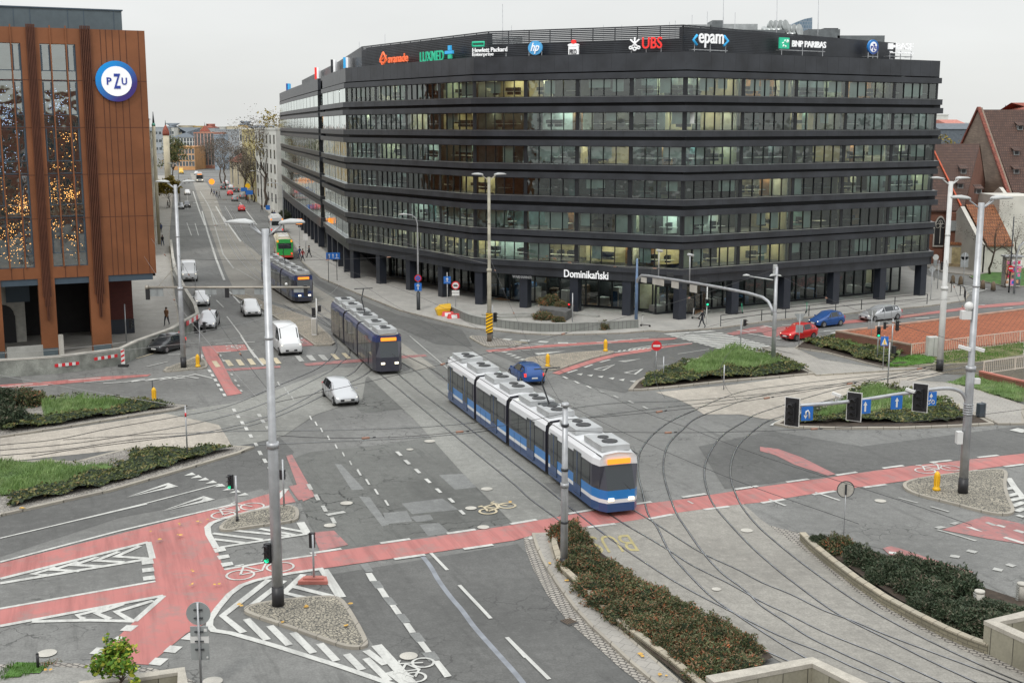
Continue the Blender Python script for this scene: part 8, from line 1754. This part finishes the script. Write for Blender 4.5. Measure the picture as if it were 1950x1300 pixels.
# ---------------------------------------------------------------- trams
def tram(label, pts, secs, liv, group=None, panto=1, gap=.55, dispcol=None, fr=True):
    P = resample(catmull([G(*c) for c in pts], 8), .1); t = thing('tram', label, 'tram', P[0], 0, group); o = P[0].copy(); s = 0.0
    def at(d): i = min(len(P)-1, max(0, int(d*10))); return P[i]
    W = 1.2; nS = len(secs)
    for si, L in enumerate(secs):
        a, b = at(s), at(s+L); d = (b-a).normalized(); c = (a+b)/2-o; an = math.atan2(d.y, d.x); Mx = Matrix.Rotation(an, 4, 'Z'); Mx.translation = c; h = L/2; first, last = si == 0, si == nS-1
        def E(mb, nm, m, par=t): mb.v = [tuple(Mx@Vector(v)) for v in mb.v]; return mb.build(nm, m, par)
        def ring(x, k=1.0, low=0): return [(x,-W*k,.3),(x,-W*k,.75),(x,-W*k,.95),(x,-W*k,1.42),(x,-W*k,2.62),(x,-W*.97*k,2.95),(x,-W*.78*k,3.2),(x,0,3.28)]
        def full(x, k=1.0): h_ = ring(x, k); return h_+[(p[0],-p[1],p[2]) for p in h_[:-1][::-1]]
        R_ = [full(-h), full(h)]
        if first: R_ = [full(-h-.15,.62), full(-h+.25,.86), full(-h+.9)]+R_[1:]
        if last: R_ = R_[:-1]+[full(h-.9), full(h-.25,.86), full(h+.15,.62)]
        if first: R_[0] = [(p[0]+(.45 if p[2] > 1.5 else 0), p[1], p[2]*(.97 if p[2] > 3 else 1)) for p in R_[0]]
        if last: R_[-1] = [(p[0]-(.45 if p[2] > 1.5 else 0), p[1], p[2]*(.97 if p[2] > 3 else 1)) for p in R_[-1]]
        mi = [0,1,2,3,4,4,5]; mi = mi+mi[::-1]; mb = MB(); m = 15; vs = [v for r_ in R_ for v in r_]
        for v in [vs]: mb.add(v, [], 0)
        for i in range(len(R_)-1):
            for j in range(14): mb.f.append([i*m+j, i*m+j+1, (i+1)*m+j+1, (i+1)*m+j]); mb.m.append(mi[j]); mb.sm.append(False)
        for b_, fl_ in ((0, first), ((len(R_)-1)*m, last)):
            for j in range(7): mb.f.append([b_+j, b_+j+1, b_+13-j, b_+14-j]); mb.m.append(([0,1,2,6,4,4,5] if fl_ else [3]*7)[j]); mb.sm.append(False)
        bs_ = E(mb, 'body_section', liv+[M_CGLASS])
        nw = max(2, int(L/1.45)); x0, x1 = -h+(1.1 if first else .3), h-(1.1 if last else .3)
        for sy in (-1, 1):
            for k in range(nw):
                xa, xb = x0+(x1-x0)*k/nw, x0+(x1-x0)*(k+1)/nw; door = (k % 3 == 1); mb = MB()
                if door: mb.box(((xa+xb)/2, sy*(W+.012), 1.62), (xb-xa-.12,.02,2.3)); q_ = E(mb, 'door', M_CGLASS); mb = MB(); mb.box(((xa+xb)/2, sy*(W+.025), 1.62), (.05,.02,2.3)); mb.box(((xa+xb)/2, sy*(W+.025), .75), (xb-xa-.2,.02,.5)); E(mb, 'door_leaf', liv[0], q_)
                else: mb.box(((xa+xb)/2, sy*(W+.008), 2.02), (xb-xa-.06,.02,1.08)); E(mb, 'window', M_CGLASS)
        mb = MB(); n_ = max(1, int(L/3))
        for k in range(n_): mb.box((-h+L*(k+.5)/n_, 0, 3.4), (L/n_*.66, 1.55, .3)); 
        E(mb, 'roof_unit', M_TROOF); mb = MB()
        for k in range(n_): mb.disc((-h+L*(k+.5)/n_-.4, 0, 3.57), (0,0,1), .42, .05, 12); mb.disc((-h+L*(k+.5)/n_+.5, 0, 3.57), (0,0,1), .3, .05, 12)
        for x in (-h*.33, h*.33, h*.7):
            for sy in (-1, 1): mb.box((x, sy*(W+.003), .85), (.02,.01,.95))
        for sy in (-1, 1): mb.box((0, sy*.98, 3.14), (L*.96,.03,.05))
        E(mb, 'panel_seams', M_TRIM); mb = MB()
        for x in (-h*.45, h*.45):
            for sy in (-.72,.72): mb.disc((x, sy, .32), (0,1,0), .3, .12, 12)
        mb.box((0,0,.3), (L*.8,1.5,.28)); E(mb, 'bogie', M_TRIM)
        for fl_, x, sg in ((first, -h-.02, -1), (last, h+.02, 1)):
            if not fl_: continue
            mb = MB(); mb.beam((x+sg*.14,-.5,1.4), (x-sg*.1,.05,1.95), .03, .03); E(mb, 'wiper', M_TRIM)
            mb = MB(); mb.box((x-sg*.22, 0, 2.82), (.06,1.25,.26)); E(mb, 'destination_display', M_AMBER_ON)
            for sy in (-.55,.55): mb = MB(); mb.box((x+sg*.15, sy, .95), (.06,.3,.16)); E(mb, 'lamp', M_HEAD_ON if fl_ is first and fr else M_TAIL_ON)
        if si == min(panto, nS-1):
            mb = MB(); mb.tube([(-.6,0,3.55),(.7,0,4.6),(-.2,0,5.6)], .05, 6); mb.tube([(-.2,-.8,5.62),(-.2,.8,5.62)], .04, 6); mb.box((-.5,0,3.5), (1,1,.15)); E(mb, 'pantograph', M_STEELD)
        s += L
        if not last:
            a, b = at(s-.05), at(s+gap+.05); d = (b-a).normalized(); mb = MB()
            for k in range(5): c = a+(b-a)*(k+.5)/5-o; mb.box((c.x, c.y, 1.75), (.08, 2.2 if k % 2 else 2.05, 2.8), rz=math.atan2(d.y, d.x))
            mb.build('bellows', M_TRIM, t); s += gap
    return t
M_TROOF = plain('tram roof unit', (.42,.43,.43), .5, .2, var=.1); T_BLUE, T_NAVY, T_WHI = carpaint('tram blue', (.01,.17,.48), 0), carpaint('tram navy', (.02,.06,.17), 0), carpaint('tram white', (.70,.71,.72), 0)
T_PUR = carpaint('tram deep blue', (.018,.035,.13), 0); T_DK = carpaint('tram charcoal', (.03,.03,.045), 0); T_GRR = plain('tram grey roof', (.30,.31,.30), .6, var=.1)
tram('long white tram with blue and white side stripes crossing the middle of the junction', [(1180,982),(1135,945),(1032,873),(895,773),(850,738),(802,702),(740,660)], [7.4, 6.2, 6.2, 7.4], [T_NAVY, T_WHI, T_BLUE, T_DK, T_WHI, T_WHI], panto=1)
tram('dark navy tram with an orange display rounding the cobbled strip toward the zebra', [(742,713),(731,704),(694,670),(652,634),(605,598),(545,560),(500,530),(470,505)], [7, 6, 7], [T_DK, T_DK, T_DK, T_DK, T_PUR, T_GRR], 'dark blue trams coming down the far street')
tram('dark blue tram close behind the first one bending out of the far street', [(580,578),(545,556),(505,527),(476,495),(455,462),(440,430),(430,400)], [7, 7, 7], [T_DK, T_NAVY, T_PUR, T_DK, T_PUR, T_GRR], 'dark blue trams coming down the far street')
tram('blue tram on the nearer office side track going up the far street', [(575,540),(540,523),(510,498),(480,466),(462,440),(450,415),(438,385)], [7, 7, 7], [T_DK, T_PUR, T_BLUE, T_DK, T_PUR, T_GRR], 'dark blue trams coming down the far street', fr=False) if False else None
# ================================================================ people
SKIN = plain('skin', (.42,.25,.17), .6, var=0); HAIR = plain('dark hair', (.04,.025,.018), .7, var=0)
def person_mesh(seed, top, legs, walk=.28):
    q = random.Random(seed); w_ = walk
    V = {'pel': (0,0,.95,.135), 'wai': (0,0,1.08,.125), 'che': (0,.0,1.3,.155), 'nec': (0,.0,1.46,.06), 'hea': (0,.03,1.58,.085), 'cro': (0,.02,1.68,.095)}
    E_ = [('pel','wai'),('wai','che'),('che','nec'),('nec','hea'),('hea','cro')]
    for s_, n in ((-1,'l'),(1,'r')):
        f = w_*s_; V.update({'hip'+n: (.09*s_,f*.15,.88,.1), 'kne'+n: (.1*s_,f*.6+.04,.5,.07), 'ank'+n: (.1*s_,f if f > 0 else f*1.2,.1+(0 if f > 0 else .05),.048), 'toe'+n: (.11*s_,f+.17 if f > 0 else f*1.2+.13,.04,.04),
          'sho'+n: (.18*s_,0,1.4,.075), 'elb'+n: (.23*s_,-f*.5,1.14,.05), 'wri'+n: (.22*s_,-f*1.0+.08,.92,.035), 'han'+n: (.21*s_,-f*1.0+.13,.84,.038)})
        E_ += [('pel','hip'+n),('hip'+n,'kne'+n),('kne'+n,'ank'+n),('ank'+n,'toe'+n),('che','sho'+n),('sho'+n,'elb'+n),('elb'+n,'wri'+n),('wri'+n,'han'+n)]
    ks = list(V); me = bpy.data.meshes.new('b'); me.from_pydata([V[k][:3] for k in ks], [(ks.index(a), ks.index(b)) for a, b in E_], []); o = bpy.data.objects.new('b', me); COL.objects.link(o)
    md = o.modifiers.new('s', 'SKIN')
    for i, k in enumerate(ks): r_ = V[k][3]; me.skin_vertices[0].data[i].radius = (r_*(1.15 if k in ('che','wai','pel') else 1), r_*(.8 if k in ('che','wai','pel') else 1)); me.skin_vertices[0].data[i].use_root = k == 'pel'
    sb = o.modifiers.new('u', 'SUBSURF'); sb.levels = 1; sb.render_levels = 1
    dg = bpy.context.evaluated_depsgraph_get(); dg.update(); out = bpy.data.meshes.new_from_object(o.evaluated_get(dg)); bpy.data.objects.remove(o); bpy.data.meshes.remove(me)
    for m_ in (top, legs, SKIN, M_BLACK): out.materials.append(m_)
    for p_ in out.polygons: z = p_.center.z; p_.use_smooth = True; p_.material_index = 2 if z > 1.48 or (z < .9 and abs(p_.center.x) > .175) else (0 if z > .9 else (1 if z > .12 else 3))
    return out
CL = [plain('coat '+n, c, .85, var=.1) for n, c in (('black', (.02,.02,.025)), ('brown', (.20,.10,.05)), ('navy', (.03,.05,.14)), ('grey', (.18,.18,.18)), ('red', (.35,.04,.04)), ('beige', (.40,.33,.22)))]; TR = [plain('trousers dark', (.025,.027,.035), .85, var=.1), plain('trousers blue', (.06,.09,.16), .85, var=.1)]
PM = {}
def person(label, base, rz, top, legs, group=None, s=1.0, z=.13):
    k = (top, legs)
    if k not in PM: PM[k] = person_mesh(len(PM), CL[top], TR[legs])
    o = bpy.data.objects.new('person', PM[k]); COL.objects.link(o); o.location = (base[0], base[1], z); o.rotation_euler = (0,0,rz); o.scale = (s*1.04,)*3; finish(o, label, 'person', group, 'thing')
    hb = MB(); hb.ball((0,-.005,1.665), .122, 0, 1.05, 10, 6); h_ = hb.build('hair', HAIR, o); h_.scale = (.92,1,.92); h_.location = (0,0,.13)
    return o
for i, (x, y, rz, c, l, lb) in enumerate(((318,622,3.0,1,0,'person in a brown coat walking down the path behind the curved wall'), (1337,626,1.2,0,0,'person in dark clothes at the kerb of the zebra crossing'), (307,445,.2,2,0,'person in a navy coat on the left pavement of the far street'), (310,470,3.1,0,1,'person in black closest to the copper building on the left pavement'), (320,398,3.0,3,0,'person in grey far up the left pavement'),
    (499,405,2.8,0,0,'person in black walking alone on the far right pavement'), (519,418,3.3,0,1,'left one of two people near the parking sign'), (523,419,3.2,2,0,'right one of two people near the parking sign'), (473,388,2.9,1,0,'person in brown under the yellow round sign'), (480,384,.4,0,0,'person in black just right of the yellow round sign'), (571,494,1.5,2,1,'person in navy waiting at the bus stop'), (577,499,1.2,4,0,'person in red waiting at the bus stop'), (589,492,2.0,0,0,'person in black beside the office columns at the bus stop'),
    (403,372,2.5,0,0,'leftmost person in the dark group on the tram island'), (408,375,2.6,2,0,'person in navy in the group on the tram island'), (413,377,3.0,0,1,'person in black jacket at the right of the group on the tram island'), (418,379,2.8,3,0,'person in grey at the kerb of the tram island'), (352,352,3,0,0,'person crossing far away left of the silver bus'), (360,350,3,5,0,'person in beige crossing beside the silver bus'))):
    person(lb, G(x, y), rz, c, l, z=.13 if i not in (17, 18) else .02)
# office chairs-like seats inside are part of the interior; small litter and drain details finish the street
